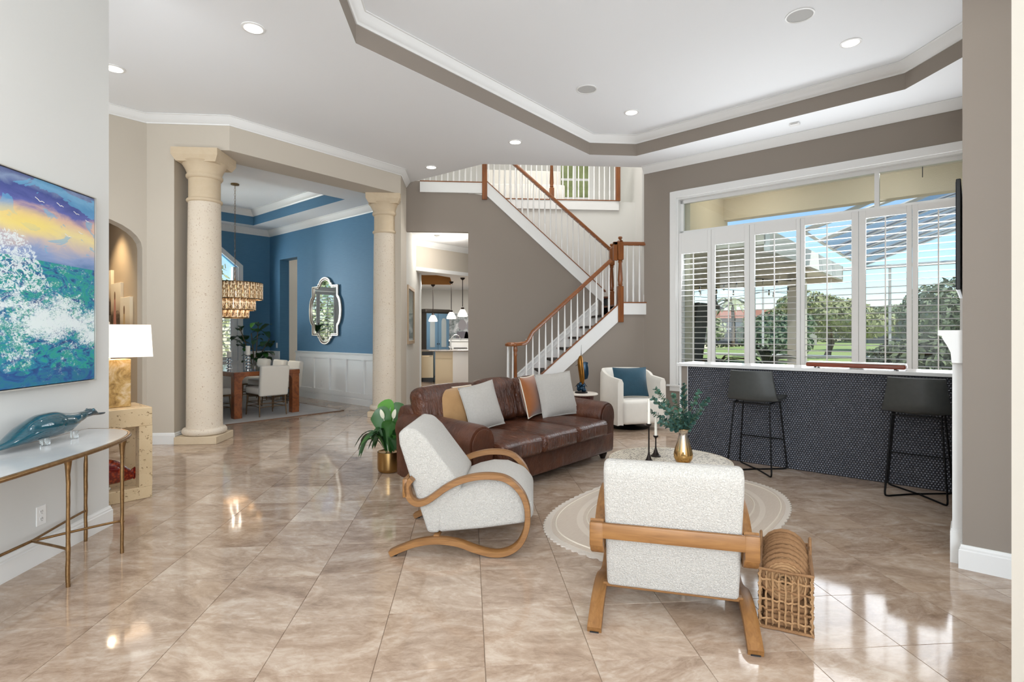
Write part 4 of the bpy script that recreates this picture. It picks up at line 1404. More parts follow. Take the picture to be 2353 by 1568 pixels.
# ================================================================ left side: painting, console, travertine table
# ---- seascape painting (flat print on canvas)
t_ = NT('seascape_print')
sx = t_.n('ShaderNodeSeparateXYZ')
oc = t_.coord('Object')
t_.l(oc, sx.inputs[0])
Y_ = t_.math('DIVIDE', sx.outputs[1], 1.70)      # 0 at the hidden end, 1 at the visible end
Z_ = t_.math('DIVIDE', sx.outputs[2], 1.24)      # 0 bottom, 1 top
warp = t_.noise(t_.coord('Object', (1, 1.6, 4)), 2.2, 5, 0.6, 0.6)
zz = t_.math('MULTIPLY_ADD', warp, 0.16, t_.math('SUBTRACT', Z_, 0.08))
sky = t_.ramp(zz, [(0.58, '#5a7fae'), (0.64, '#8a9dc6'), (0.70, '#c9b9b4'), (0.76, '#e8d79a'), (0.82, '#d8b3a0'), (0.87, '#5c63a8'), (0.92, '#3c4a8c'), (0.97, '#7f92b4'), (1.0, '#55608f')])
blue = t_.noise(t_.coord('Object', (1, 1.2, 2.5)), 2.0, 4, 0.6, 1.2)
sky = t_.mix(t_.math('MULTIPLY', t_.math('SMOOTHSTEP', blue, 0.48, 0.62) if False else t_.math('GREATER_THAN', blue, 0.56), 0.55), sky, '#5fb0d6')
# sun glow (a painted yellow patch)
dy = t_.math('SUBTRACT', Y_, 0.66)
dz = t_.math('SUBTRACT', Z_, 0.775)
dd = t_.math('ADD', t_.math('MULTIPLY', t_.math('MULTIPLY', dy, dy), 26), t_.math('MULTIPLY', t_.math('MULTIPLY', dz, dz), 190))
sky = t_.mix(t_.math('MULTIPLY', t_.math('SUBTRACT', 1.0, t_.math('MINIMUM', dd, 1.0)), 0.8), sky, '#f0d873')
# sea
s1 = t_.noise(t_.coord('Object', (1, 2.2, 5)), 2.6, 6, 0.65, 1.6)
sea = t_.ramp(s1, [(0.30, '#0c2f62'), (0.40, '#12588e'), (0.48, '#1b87a0'), (0.54, '#1f9a86'), (0.59, '#178a8e'), (0.66, '#12538a'), (0.8, '#0d3568')])
fo = t_.noise(t_.coord('Object', (1, 3.0, 4.0)), 7.5, 8, 0.72, 1.2)
big_ = t_.noise(t_.coord('Object', (1, 1.0, 1.6)), 2.3, 4, 0.6, 1.0)
thr = t_.math('MULTIPLY_ADD', big_, 1.15, t_.math('MULTIPLY', fo, 0.75))
# foam thins out towards the horizon and the bottom edge
vert = t_.math('MULTIPLY', t_.math('ABSOLUTE', t_.math('SUBTRACT', Z_, 0.30)), 0.55)
fine = t_.noise(t_.coord('Object', (1, 4.0, 7.0)), 16, 6, 0.75, 0.8)
fm = t_.math('ADD', t_.math('SUBTRACT', thr, vert), t_.math('MULTIPLY_ADD', fine, 0.9, -0.45))
fr_ = t_.n('ShaderNodeMapRange')
fr_.inputs['From Min'].default_value = 0.90
fr_.inputs['From Max'].default_value = 1.06
t_.l(fm, fr_.inputs['Value'])
foam = fr_.outputs[0]
sea = t_.mix(t_.math('MULTIPLY', foam, 0.92), sea, '#e6efef')
deep = t_.math('MULTIPLY', t_.math('LESS_THAN', Z_, t_.math('MULTIPLY_ADD', warp, 0.1, 0.03)), 0.6)
sea = t_.mix(deep, sea, '#1c4a8c')
hor = t_.math('GREATER_THAN', Z_, t_.math('MULTIPLY_ADD', Y_, -0.02, 0.62))
pic = t_.mix(hor, sea, sky)
# breaking plume on the hidden side rising above the horizon
px_ = t_.math('SUBTRACT', Y_, 0.60)
pl_ = t_.math('SUBTRACT', t_.math('MULTIPLY_ADD', fo, 0.22, 0.60), t_.math('MULTIPLY', t_.math('MULTIPLY', px_, px_), 9.0))
plume = t_.math('MULTIPLY', t_.math('MULTIPLY', t_.math('LESS_THAN', Z_, pl_), t_.math('GREATER_THAN', Z_, 0.45)), t_.math('GREATER_THAN', t_.math('ADD', fo, t_.math('MULTIPLY', fine, 0.6)), 0.80))
pic = t_.mix(t_.math('MULTIPLY', plume, 0.85), pic, '#e3ecee')
t_.base(pic)
t_.set(Roughness=0.55)
t_.bump(fo, 0.15, 0.003)
pa = thing('seascape_painting', 'large framed painting of a breaking wave under a purple sunset sky', 'painting', (-2.57, 2.195, 1.057))
MB().box(0.006, 0.042, 0.012, 1.688, 0.012, 1.228).build('canvas', t_.m, pa)
fr = M['brushed'] = mat('brushed_silver_frame', '#c8c5be', 0.35, 0.5)
for b in ((0.0, 0.05, 0.0, 1.70, 0.0, 0.007), (0.0, 0.05, 0.0, 1.70, 1.233, 1.24), (0.0, 0.05, 0.0, 0.007, 0.007, 1.233), (0.0, 0.05, 1.693, 1.70, 0.007, 1.233)):
    MB().box(*b).build('frame_bar', fr, pa)
MB().box(0.0, 0.006, 0.006, 1.694, 0.006, 1.234).build('backing', M['black'], pa)
gl_ = MB()
def gull(y, z, s):
    MB().tube(smooth_path([(0.0435, y - s, z + s * 0.5), (0.0435, y - s * 0.4, z + s * 0.25), (0.0435, y, z), (0.0435, y + s * 0.45, z + s * 0.12), (0.0435, y + s * 0.95, z + s * 0.0)], 4), 0.0022, 4, False).build('painted_gull', M['white'], pa)
for y, z, s in ((1.22, 1.10, 0.035), (1.38, 1.11, 0.028), (1.52, 1.09, 0.025), (1.62, 1.06, 0.018), (1.45, 0.93, 0.03), (1.56, 0.97, 0.02)):
    gull(y, z, s)

# ---- wall outlet
ol = thing('wall_outlet', 'white duplex outlet under the seascape painting', 'outlet', (-2.57, 3.478, 0.28))
MB().box(0, 0.006, -0.037, 0.037, -0.058, 0.058).bevel(0.002, 1).build('plate', M['white'], ol)
for z in (-0.022, 0.022):
    r_ = MB().lathe([(0, 0), (0.0165, 0), (0.0165, 0.003), (0, 0.003)], 20, (0, 0), T(0.005, 0, z) @ RY(R(90))).build('receptacle', M['trim'], ol)
    MB().box(0.0078, 0.0086, -0.0075, -0.0055, z - 0.002, z + 0.009).box(0.0078, 0.0086, 0.0055, 0.0075, z - 0.002, z + 0.009).box(0.0078, 0.0086, -0.002, 0.002, z - 0.011, z - 0.007).build('slots', M['black'], r_)

# ---- half-oval console with hammered brass legs
cs = thing('console_table', 'half-oval console table with pale marble top and thin brass legs', 'console table', (-2.545, 2.86, 0))
def half(a, b, n=40):
    return [(a * abs(math.cos(R(-90 + 180 * k / n))) ** (2 / 3), b * math.copysign(abs(math.sin(R(-90 + 180 * k / n))) ** (2 / 3), k - n / 2)) for k in range(n + 1)]
marble = mat('pale_marble', '#d9d9d8', 0.12, var=(5, '#aeb2b6', 0.7))
MB().prism(half(0.475, 0.975), 0.722, 0.738).build('top', marble, cs)
o_ = half(0.485, 0.985)
MB().tube([(x, y, 0.726) for x, y in o_], 0.013, 8, True).build('rim', M['brass'], cs, 60)
legs = [(0.378, 0.262), (0.383, 0.714), (0.02, 0.936), (0.378, -0.262), (0.383, -0.714), (0.02, -0.936)]
for x, y in legs:
    pth = [(x + RND.uniform(-.0015, .0015), y + RND.uniform(-.0015, .0015), 0.712 * k / 14) for k in range(15)]
    MB().tube(pth, 0.0105, 8, False, [1.05 + 0.12 * RND.uniform(-1, 1) for _ in range(13)] + [1.5, 2.3]).build('leg', M['brass'], cs, 60)
def st_(a, b, lift=0.0):
    pts = [Vector((a[0], a[1], 0.165)), Vector((a[0], a[1], 0.185)), Vector((a[0] * 0.93 + b[0] * 0.07, a[1] * 0.93 + b[1] * 0.07, 0.205)), Vector((b[0], b[1], 0.205))]
    MB().tube(smooth_path(pts, 4), 0.0075, 7).build('stretcher', M['brass'], cs, 60)
for s in (1, -1):
    st_((0.378, s * 0.262), (0.09, s * 0.40))
    st_((0.383, s * 0.714), (0.09, s * 0.40))
    st_((0.02, s * 0.936), (0.09, s * 0.40))
MB().tube([(0.09, -0.41, 0.205), (0.08, 0, 0.207), (0.09, 0.41, 0.205)], 0.0085, 7).build('stretcher', M['brass'], cs, 60)

# ---- glass bird on the console
tg_ = NT('teal_art_glass')
f_ = tg_.noise(tg_.coord('Object', (2, 6, 14)), 9, 4, 0.6, 0.4)
tg_.base(tg_.mix(f_, '#0c3542', '#1f5866'))
tg_.set(Roughness=0.04)
tg_.b.inputs['Coat Weight'].default_value = 1.0
tg_.b.inputs['Transmission Weight'].default_value = 0.0
cg = NT('clear_art_glass')
cg.base('#f2f6f6')
cg.set(Roughness=0.02, IOR=1.45)
cg.b.inputs['Transmission Weight'].default_value = 1.0
bd = thing('glass_bird_figurine', 'teal blown glass bird with clear feet on the console table', 'figurine', (-2.43, 3.40, 0.740), R(-5))
pts = [(0, -0.375, 0.030), (0, -0.31, 0.045), (0, -0.22, 0.075), (0, -0.12, 0.100), (0, -0.02, 0.105), (0, 0.07, 0.100), (0, 0.15, 0.112), (0, 0.22, 0.125)]
rx = [0.012, 0.05, 0.075, 0.085, 0.085, 0.07, 0.040, 0.024]
rz_ = [0.012, 0.022, 0.052, 0.072, 0.074, 0.060, 0.036, 0.022]
def tube_ell(pts, ra, rb, n=14, sub=4):
    path = smooth_path(pts, sub)
    v, f = [], []
    for i, p in enumerate(path):
        q = i / (len(path) - 1) * (len(ra) - 1)
        k = min(int(q), len(ra) - 2)
        a = ra[k] + (ra[k + 1] - ra[k]) * (q - k)
        b = rb[k] + (rb[k + 1] - rb[k]) * (q - k)
        for j in range(n):
            w = 2 * math.pi * j / n
            v.append((p.x + a * math.cos(w), p.y, p.z + b * math.sin(w)))
    m = len(path)
    for i in range(m - 1):
        for j in range(n):
            f.append((i * n + j, i * n + (j + 1) % n, (i + 1) * n + (j + 1) % n, (i + 1) * n + j))
    f += [tuple(range(n)), tuple(range(m * n - 1, (m - 1) * n - 1, -1))]
    return v, f
MB().add(*tube_ell(pts, rx, rz_)).build('body', tg_.m, bd, 80)
hd = MB()
hd.add(*tube_ell([(0, 0.205, 0.123), (0, 0.25, 0.132), (0, 0.285, 0.130), (0, 0.32, 0.116), (0, 0.37, 0.112), (0, 0.385, 0.114)], [0.024, 0.027, 0.024, 0.013, 0.010, 0.004], [0.022, 0.026, 0.022, 0.010, 0.007, 0.003]))
hd.build('head', mat('smoky_glass', '#2b3f49', 0.04, coat=1.0), bd, 80)
for s in (-1, 1):
    MB().ball((s * 0.02, 0.262, 0.148), 0.010, 10, 7).build('eye', tg_.m, bd, 80)
for y in (-0.10, -0.055, 0.10):
    MB().lathe([(0, 0), (0.020, 0), (0.022, 0.02), (0.019, 0.042), (0, 0.042)], 14, (0.03 if y != -0.055 else -0.02, y)).build('foot', cg.m, bd, 60)
wing = MB().ball((0.055, -0.10, 0.110), (0.035, 0.14, 0.05), 16, 10)
wing.build('wing', tg_.m, bd, 80)

# ---- travertine table by the passage
trv = NT('rough_travertine')
f_ = trv.noise(trv.coord('Object'), 7, 6, 0.65, 0.6)
g_ = trv.noise(trv.coord('Object', (1, 1, 1.6)), 26, 4, 0.7)
trv.base(trv.mix(trv.math('GREATER_THAN', g_, 0.62), trv.mix(f_, '#d8c4a2', '#c4a880'), '#7f6441'))
trv.set(Roughness=0.4)
trv.bump(trv.math('MULTIPLY', trv.math('GREATER_THAN', g_, 0.62), -1.0), 0.5, 0.01)
tt = thing('travertine_table', 'open-frame travertine table holding the table lamp', 'side table', (0, 0, 0), UVROT)
U0, U1, V0, V1 = -5.725, -5.25, 0.25, 1.505
MB().box(U0, U1, V0, V1, 0.605, 0.757).bevel(0.004, 1).build('top', trv.m, tt)
MB().box(U0, U1, V0, V1, 0.0, 0.10).bevel(0.004, 1).build('bottom_shelf', trv.m, tt)
for u0 in (U0, U1 - 0.095):
    for v0 in (V0, V1 - 0.095):
        MB().box(u0, u0 + 0.095, v0, v0 + 0.095, 0.10, 0.605).build('leg', trv.m, tt)
lp = thing('table_lamp', 'table lamp with gold-flecked stone block base and white rectangular shade', 'lamp', P(-5.485, 1.25, 0.758), UVROT)
gs = NT('gold_leaf_stone')
f_ = gs.noise(gs.coord('Object'), 9, 6, 0.7, 0.8)
gs.base(gs.ramp(f_, [(0.35, '#8a6a3a'), (0.5, '#c7a366'), (0.65, '#ddc9a5')]))
gs.set(Roughness=0.35, Metallic=0.25)
MB().box(-0.075, 0.075, -0.145, 0.145, 0.0, 0.40).bevel(0.004, 1).build('base', gs.m, lp)
MB().lathe([(0, 0.40), (0.02, 0.40), (0.02, 0.41), (0.008, 0.413), (0.008, 0.70), (0, 0.70)], 14).build('neck', M['gold'], lp, 50)
sh_ = MB()
z0, z1 = 0.418, 0.690
a0, b0, a1, b1 = 0.150, 0.285, 0.140, 0.272
v = [(-a0, -b0, z0), (a0, -b0, z0), (a0, b0, z0), (-a0, b0, z0), (-a1, -b1, z1), (a1, -b1, z1), (a1, b1, z1), (-a1, b1, z1)]
sh_.add(v, [(0, 1, 5, 4), (1, 2, 6, 5), (2, 3, 7, 6), (3, 0, 4, 7)])
sh_.build('shade', M['lampshade'], lp)
MB().box(-a1 + 0.004, a1 - 0.004, -b1 + 0.004, b1 - 0.004, z1 - 0.012, z1 - 0.008).build('diffuser', M['lampshade'], lp)
MB().lathe([(0, 0.690), (0.012, 0.692), (0.016, 0.705), (0.010, 0.716), (0, 0.718)], 12).build('finial', M['piping'], lp, 60)
lamp('table_lamp_bulb', 'POINT', P(-5.485, 1.25, 1.17), 9, (1.0, 0.82, 0.6), size=0.05)
rf = thing('glass_fish', 'red-orange glass fish on the lower shelf of the travertine table', 'figurine', P(-5.38, 1.19, 0.101), UVROT)
rg = NT('red_art_glass')
vo = rg.n('ShaderNodeTexVoronoi')
vo.inputs['Scale'].default_value = 45
rg.l(rg.coord('Object'), vo.inputs['Vector'])
rg.base(rg.ramp(vo.outputs['Distance'], [(0.1, '#b5431f'), (0.6, '#6d1510')]))
rg.set(Roughness=0.06)
rg.b.inputs['Coat Weight'].default_value = 0.8
MB().add(*tube_ell([(0, -0.20, 0.16), (0, -0.12, 0.15), (0, 0.0, 0.145), (0, 0.10, 0.13), (0, 0.17, 0.10), (0, 0.21, 0.085)], [0.02, 0.06, 0.075, 0.06, 0.03, 0.02], [0.06, 0.10, 0.115, 0.095, 0.055, 0.03])).build('body', rg.m, rf, 80)
fin = [(-0.15, 0.22)] + [(-0.15 + 0.32 * k / 10, 0.235 + 0.03 * math.sin(math.pi * k / 10) - 0.010 * (k % 2) - 0.09 * (k / 10) ** 2) for k in range(11)] + [(0.17, 0.12)]
MB().slab(fin, -0.008, 0.008, RZ(R(90))).build('dorsal_fin', rg.m, rf)
MB().slab([(0.16, 0.10), (0.225, 0.15), (0.235, 0.09), (0.22, 0.045)], -0.008, 0.008, RZ(R(90))).build('tail', rg.m, rf)
for y in (-0.08, 0.03):
    MB().lathe([(0, 0), (0.03, 0), (0.018, 0.02), (0.012, 0.06), (0, 0.06)], 12, (0.0, y)).build('foot', cg.m, rf, 60)

# ---- canvases in the passage
def canvas(u0, u1, z0, z1, lab, dress):
    t = thing('photo_canvas', lab, 'canvas print', P((u0 + u1) / 2, 2.12, z0), UVROT, 'canvas prints in the passage')
    w, h = u1 - u0, z1 - z0
    q = NT('canvas_print')
    s_ = q.n('ShaderNodeSeparateXYZ')
    q.l(q.coord('Object'), s_.inputs[0])
    xn = q.math('DIVIDE', s_.outputs[0], w)
    zn = q.math('DIVIDE', s_.outputs[2], h)
    f = q.noise(q.coord('Object', (3, 1, 4)), 6, 5, 0.7)
    bg = q.ramp(zn, [(0.0, '#5d4b3b'), (0.28, '#6f5b48'), (0.36, '#b79d80'), (0.6, '#e2cfaf'), (1.0, '#eadcc2')])
    bg = q.mix(q.math('MULTIPLY', q.math('MULTIPLY', q.math('GREATER_THAN', f, 0.52), q.math('LESS_THAN', zn, 0.38)), 0.5), bg, '#2e2722')
    # figure: dress cone, head
    wid = q.math('MULTIPLY_ADD', zn, -0.16, 0.17)
    fig = q.math('MULTIPLY', q.math('LESS_THAN', q.math('ABSOLUTE', q.math('ADD', xn, 0.06)), wid), q.math('LESS_THAN', zn, 0.70))
    bg = q.mix(fig, bg, dress)
    hx = q.math('ADD', xn, 0.06)
    hz = q.math('SUBTRACT', zn, 0.72)
    hd_ = q.math('LESS_THAN', q.math('ADD', q.math('MULTIPLY', q.math('MULTIPLY', hx, hx), 220), q.math('MULTIPLY', q.math('MULTIPLY', hz, hz), 110)), 1.0)
    bg = q.mix(hd_, bg, '#7a5636')
    q.base(bg)
    q.set(Roughness=0.7)
    MB().box(-w / 2, w / 2, -0.036, 0.0, 0, h).bevel(0.002, 1).build('print', q.m, t)
    MB().box(-w / 2 + 0.01, w / 2 - 0.01, 0.0, 0.001, 0.01, h - 0.01).build('stretcher_back', M['bark'], t)
canvas(-9.42, -8.985, 1.63, 2.24, 'highest canvas print in the passage, partly hidden by the wall', '#a98763')
canvas(-9.00, -8.545, 1.45, 2.045, 'middle canvas print in the passage showing a figure in a pink dress', '#c48774')
canvas(-8.57, -8.135, 1.25, 1.84, 'lowest canvas print in the passage, right above the lampshade', '#c2a070')
pl_l = lamp('passage_downlight', 'SPOT', P(-8.6, 1.7, 2.9), 60, (1.0, 0.78, 0.5), aim=P(-8.8, 2.2, 0.9), size=0.06, spot_size=R(95), spot_blend=0.8)
t = thing('recessed_light', 'recessed light in the passage ceiling above the canvases', 'ceiling light', P(-8.6, 1.7, 2.95), 0, 'recessed ceiling lights')
MB().lathe([(0.098, 0), (0.098, -0.006), (0.078, -0.010), (0.074, 0.0)], 28, closed=True).build('trim_ring', M['white'], t, 40)
MB().lathe([(0.0, -0.004), (0.075, -0.004)], 28).build('lens', M['glow'], t)

# ================================================================ dining room
DU, DV, D0 = -12.545, 5.98, 2.40
# blue mirror wall with doorway
wall_uv('wall_mirror', [(-12.545, -12.06, DV, DV + 0.22, 0, 3.76), (-12.06, -11.272, DV, DV + 0.22, 3.045, 3.76), (-11.272, -7.82, DV, DV + 0.22, 0, 3.76)], M['blue'], 'blue dining room wall with the mirror')
struct(MB().prism([(-1.115, 9.06), (-1.11, 9.80), (-1.237, 9.80), (-1.36, 9.44), (-1.30, 9.2)], 0, ZB).build('wall_hall_end', M['beige']), 'beige wall end behind the second column')
# corridor behind the doorway
wall_uv('wall_corridor', [(-13.2, -11.1, 7.6, 7.7, 0, 3.3), (-13.3, -13.2, 6.2, 7.7, 0, 3.3), (-11.2, -11.1, 6.2, 7.6, 0, 3.3)], M['beige'], 'beige corridor wall behind the dining room')
wall_uv('ceiling_corridor', [(-13.3, -11.1, 6.2, 7.7, 3.3, 3.35)], M['ceil'])
wall_uv('trim_4', [(-13.2, -11.2, 7.59, 7.602, 2.0, 2.14)], mat('corridor_tile_band', '#b3a692', 0.5, var=(30, '#8f8270')), 'patterned band on the corridor wall')
# far wall with the arched window (seen at an angle, window right half in view)
WV0, WV1, WZ0 = 3.02, 5.26, 0.75
wz = lambda v: 3.28 if v <= 4.75 else 3.28 - (v - 4.75) * 0.80
poly = [(D0, 0), (DV + 0.2, 0), (DV + 0.2, 3.76), (D0, 3.76)]
# wall around the window opening as pieces
mb = MB()
fw_ = Matrix(((0, -1, 0, 0), (1, 0, 0, 0), (0, 0, 1, 0), (0, 0, 0, 1)))
for pl_ in ([(D0, 0), (WV0, 0), (WV0, 3.76), (D0, 3.76)], [(WV1, 0), (DV + 0.2, 0), (DV + 0.2, 3.76), (WV1, 3.76)], [(WV0, 0), (WV1, 0), (WV1, WZ0), (WV0, WZ0)],
            [(WV0, 2.85), (WV0 + 0.5, 3.25), (WV1 - 0.5, 3.25), (WV1, 2.85), (WV1, 3.76), (WV0, 3.76)]):
    mb.slab(pl_, 12.545, 12.72, fw_)
struct(mb.build('wall_dining_far', M['blue'], None, None, True), 'dark blue dining room end wall with window')
wall_uv('wall_dining_near', [(-12.7, -7.9, D0 - 0.15, D0, 0, 3.76)], M['blue'], 'blue dining room wall opposite the mirror')
hole = [(-12.10, 2.6), (-8.50, 2.6), (-8.50, 5.40), (-12.10, 5.40)]
dc = struct(fill_poly([(-12.7, D0 - 0.15), (-7.95, D0 - 0.15), (-7.57, 2.9), (-7.57, 5.7), (-7.80, 6.1), (-12.7, 6.1)], [hole], 3.75).build('ceiling_dining', M['ceil'], None, None, True), 'white dining room tray ceiling')
mb = MB()
mb.add([(x, y, 3.75) for x, y in hole] + [(x, y, 4.07) for x, y in hole], [(i, (i + 1) % 4, 4 + (i + 1) % 4, 4 + i) for i in range(4)])
mb.build('tray_band', M['blue'], dc)
MB().add([(x, y, 4.07) for x, y in hole], [(0, 1, 2, 3)]).build('tray_top', M['ceil'], dc)
o = MB().moulding(hole, crown_profile(4.07, 0.13, 0.11), True, 1).build('trim_5', M['trim'], None, 40, True)
struct(o, 'white crown moulding inside the dining tray')
o = MB().moulding([(-7.74, DV), (DU, DV), (DU, D0)], crown_profile(3.75, 0.13, 0.11), False, 1).build('trim_6', M['trim'], None, 40, True)
struct(o, 'white crown moulding of the dining room')
# wainscot on the mirror wall
wn = struct(thing('trim_wainscot', None, None, (0, 0, 0), UVROT), 'white board and batten wainscot under the mirror')
MB().box(-11.272, -7.75, DV - 0.012, DV, 0, 0.96).build('backboard', M['trim'], wn)
MB().box(-11.272, -7.75, DV - 0.055, DV, 0.965, 0.99).box(-11.272, -7.75, DV - 0.035, DV, 0.935, 0.965).bevel(0.003, 1).build('cap', M['trim'], wn)
MB().box(-11.272, -7.75, DV - 0.034, DV - 0.012, 0.86, 0.935).build('top_rail', M['trim'], wn)
MB().box(-11.272, -7.75, DV - 0.034, DV - 0.012, 0.14, 0.225).build('bottom_rail', M['trim'], wn)
MB().moulding([(-11.272, DV - 0.012), (-7.75, DV - 0.012)], BASE, False, -1).build('base', M['trim'], wn, 40)
for u0, u1 in ((-11.272, -11.12), (-10.60, -10.51), (-10.005, -9.915), (-9.41, -9.32), (-8.815, -8.725), (-8.22, -8.13)):
    MB().box(u0, u1, DV - 0.040, DV - 0.012, 0.225, 0.86).build('batten', M['trim'], wn)
for s in (-12.25,):
    pass
for u, lab in ((-10.25, 'white outlet in the second wainscot panel of the dining room'), (-8.45, 'white outlet in the wainscot panel beside the second column')):
    t = thing('wall_outlet', lab, 'outlet', P(u, DV - 0.012, 0.33), UVROT, 'dining room outlets')
    MB().box(-0.037, 0.037, -0.006, 0, -0.06, 0.06).bevel(0.002, 1).build('plate', M['white'], t)
    MB().box(-0.015, 0.015, -0.008, -0.006, -0.035, 0.035).build('receptacle', M['trim'], t)
t = thing('light_switch', 'white light switch on the blue wall beside the dining room doorway', 'switch', P(-12.2, DV, 1.09), UVROT)
MB().box(-0.037, 0.037, -0.006, 0, -0.06, 0.06).bevel(0.002, 1).build('plate', M['white'], t)
MB().box(-0.016, 0.016, -0.010, -0.006, -0.033, 0.033).build('rocker', M['trim'], t)
wall_uv('trim_7', [(-12.54, -12.06, DV - 0.02, DV, 0, 0.96), (DU, DU + 0.02, WV1 + 0.12, DV, 0, 0.96), (DU, DU + 0.02, D0, WV0 - 0.1, 0, 0.96), (DU, DU + 0.02, WV0 - 0.1, WV1 + 0.12, 0, 0.62)], M['trim'], 'white wainscot in the dining room corner')

# dining window
dw = struct(thing('window_2', None, None, (0, 0, 0), UVROT), 'tall dining room window with clipped top corners and shutters')
def wring(off, x0, x1, nm, m):
    a = [(WV0 - off, WZ0 - off), (WV1 + off, WZ0 - off), (WV1 + off, 2.85 + off * 0.4), (WV1 - 0.5 + off * 0.35, 3.25 + off), (WV0 + 0.5 - off * 0.35, 3.25 + off), (WV0 - off, 2.85 + off * 0.4)]
    b = [(WV0 + 0.005, WZ0 + 0.005), (WV1 - 0.005, WZ0 + 0.005), (WV1 - 0.005, 2.85), (WV1 - 0.5, 3.245), (WV0 + 0.5, 3.245), (WV0 + 0.005, 2.85)]
    v = [(x0, y, z) for y, z in a] + [(x0, y, z) for y, z in b] + [(x1, y, z) for y, z in a] + [(x1, y, z) for y, z in b]
    f = []
    for i in range(6):
        j = (i + 1) % 6
        f += [(i, j, 6 + j, 6 + i), (12 + i, 12 + j, 18 + j, 18 + i), (i, j, 12 + j, 12 + i), (6 + i, 6 + j, 18 + j, 18 + i)]
    MB().add(v, f).build(nm, m, dw)
wring(0.10, DU, DU + 0.025, 'casing', M['trim'])
MB().box(DU - 0.05, DU + 0.03, WV0 - 0.12, WV1 + 0.12, WZ0 - 0.12, WZ0 - 0.08).build('sill', M['trim'], dw)
MB().box(DU - 0.14, DU - 0.02, WV0, WV1, 2.44, 2.54).build('transom_bar', M['trim'], dw)
for v0 in (WV0, (WV0 + WV1) / 2 - 0.05, WV1 - 0.10):
    MB().box(DU - 0.12, DU - 0.02, v0, v0 + 0.10, WZ0, 2.85 if v0 != WV0 + 1.07 else 3.24).build('stile', M['trim'], dw)
MB().box(DU - 0.13, DU - 0.125, WV0, WV1, WZ0, 3.24).build('pane', M['glass'], dw)
lou = [(0.040 * math.cos(a), 0.0055 * math.sin(a)) for a in [2 * math.pi * q / 8 for q in range(8)]]
for q, (v0, v1) in enumerate(((WV0 + 0.10, WV0 + 0.59), (WV0 + 0.59, WV0 + 1.07), (WV0 + 1.17, WV0 + 1.66), (WV0 + 1.66, WV1 - 0.10))):
    t = thing('shutter_panel', ['shutter panel of the dining window hidden side', 'second shutter panel of the dining window', 'third shutter panel of the dining window', 'shutter panel of the dining window beside the fiddle-leaf plant'][q], 'shutter', P(DU - 0.06, v0, WZ0), UVROT, 'dining room shutters')
    w = v1 - v0
    MB().box(-0.014, 0.014, 0.001, 0.045, 0.01, 1.68).box(-0.014, 0.014, w - 0.045, w - 0.001, 0.01, 1.68).build('stile', M['trim'], t)
    MB().box(-0.014, 0.014, 0.045, w - 0.045, 0.01, 0.09).box(-0.014, 0.014, 0.045, w - 0.045, 1.60, 1.68).build('rail', M['trim'], t)
    me = MB().sweep([(0, 0.047, 0), (0, w - 0.047, 0)], lou).mesh('louver', M['trim'], 60)
    z = 0.13
    while z < 1.58:
        part('louver', me, t, (0, 0, z), (0, R(-12), 0))
        z += 0.078
    MB().box(0.040, 0.048, w / 2 - 0.006, w / 2 + 0.006, 0.1, 1.58).build('tilt_rod', M['trim'], t)

# mirror: quatrefoil-like outline
mi = thing('wall_mirror_ornate', 'ornate silver mirror with scalloped outline on the blue wall', 'mirror', P(-10.09, DV, 1.83), UVROT)
mi.name = 'ornate_mirror'
def outline(k=1.0):
    hw, hh, bw, bh = 0.48, 0.50, 0.30, 0.255
    pts = []
    # start right side going counter-clockwise (x, z)
    for i in range(13):
        a = R(-62 + 124 * i / 12)
        pts.append((hw - 0.02 + 0.135 * math.cos(a) * 1.0, 0.30 * math.sin(a)))
    pts += [(hw, 0.30), (hw, hh), (0.27, hh), (0.25, hh + 0.05)]
    for i in range(13):
        a = R(8 + 164 * i / 12)
        pts.append((0.215 * math.cos(a), hh + 0.03 + 0.145 * math.sin(a)))
    pts += [(-0.25, hh + 0.05), (-0.27, hh), (-hw, hh), (-hw, 0.30)]
    for i in range(13):
        a = R(118 + 124 * i / 12)
        pts.append((-hw + 0.02 + 0.135 * math.cos(a), 0.30 * math.sin(a)))
    pts += [(-hw, -0.30), (-hw, -hh), (-0.27, -hh), (-0.25, -hh - 0.05)]
    for i in range(13):
        a = R(188 + 164 * i / 12)
        pts.append((0.215 * math.cos(a), -hh - 0.03 + 0.145 * math.sin(a)))
    pts += [(0.25, -hh - 0.05), (0.27, -hh), (hw, -hh), (hw, -0.30)]
    return [(x * k, z * (k if k == 1 else (1 - (1 - k) * 0.75))) for x, z in pts]
oc_ = outline()
MB().slab(outline(0.93), -0.020, -0.006).build('glass', mat('mirror_glass', '#f0f2f2', 0.01, 1.0), mi)
silv = mat('antique_silver', '#cfc6ba', 0.3, 0.8)
for k_, r_, m_ in ((1.0, 0.020, silv), (0.955, 0.013, mat('dark_bead', '#5a4334', 0.4, 0.3)), (0.915, 0.010, silv)):
    MB().tube([(x, -0.03, z) for x, z in outline(k_)], r_, 6, True, up=(0, 1, 0)).build('frame_bead', m_, mi, 60)
MB().slab(outline(1.0), -0.018, 0.0).build('back_plate', M['bronze'], mi)

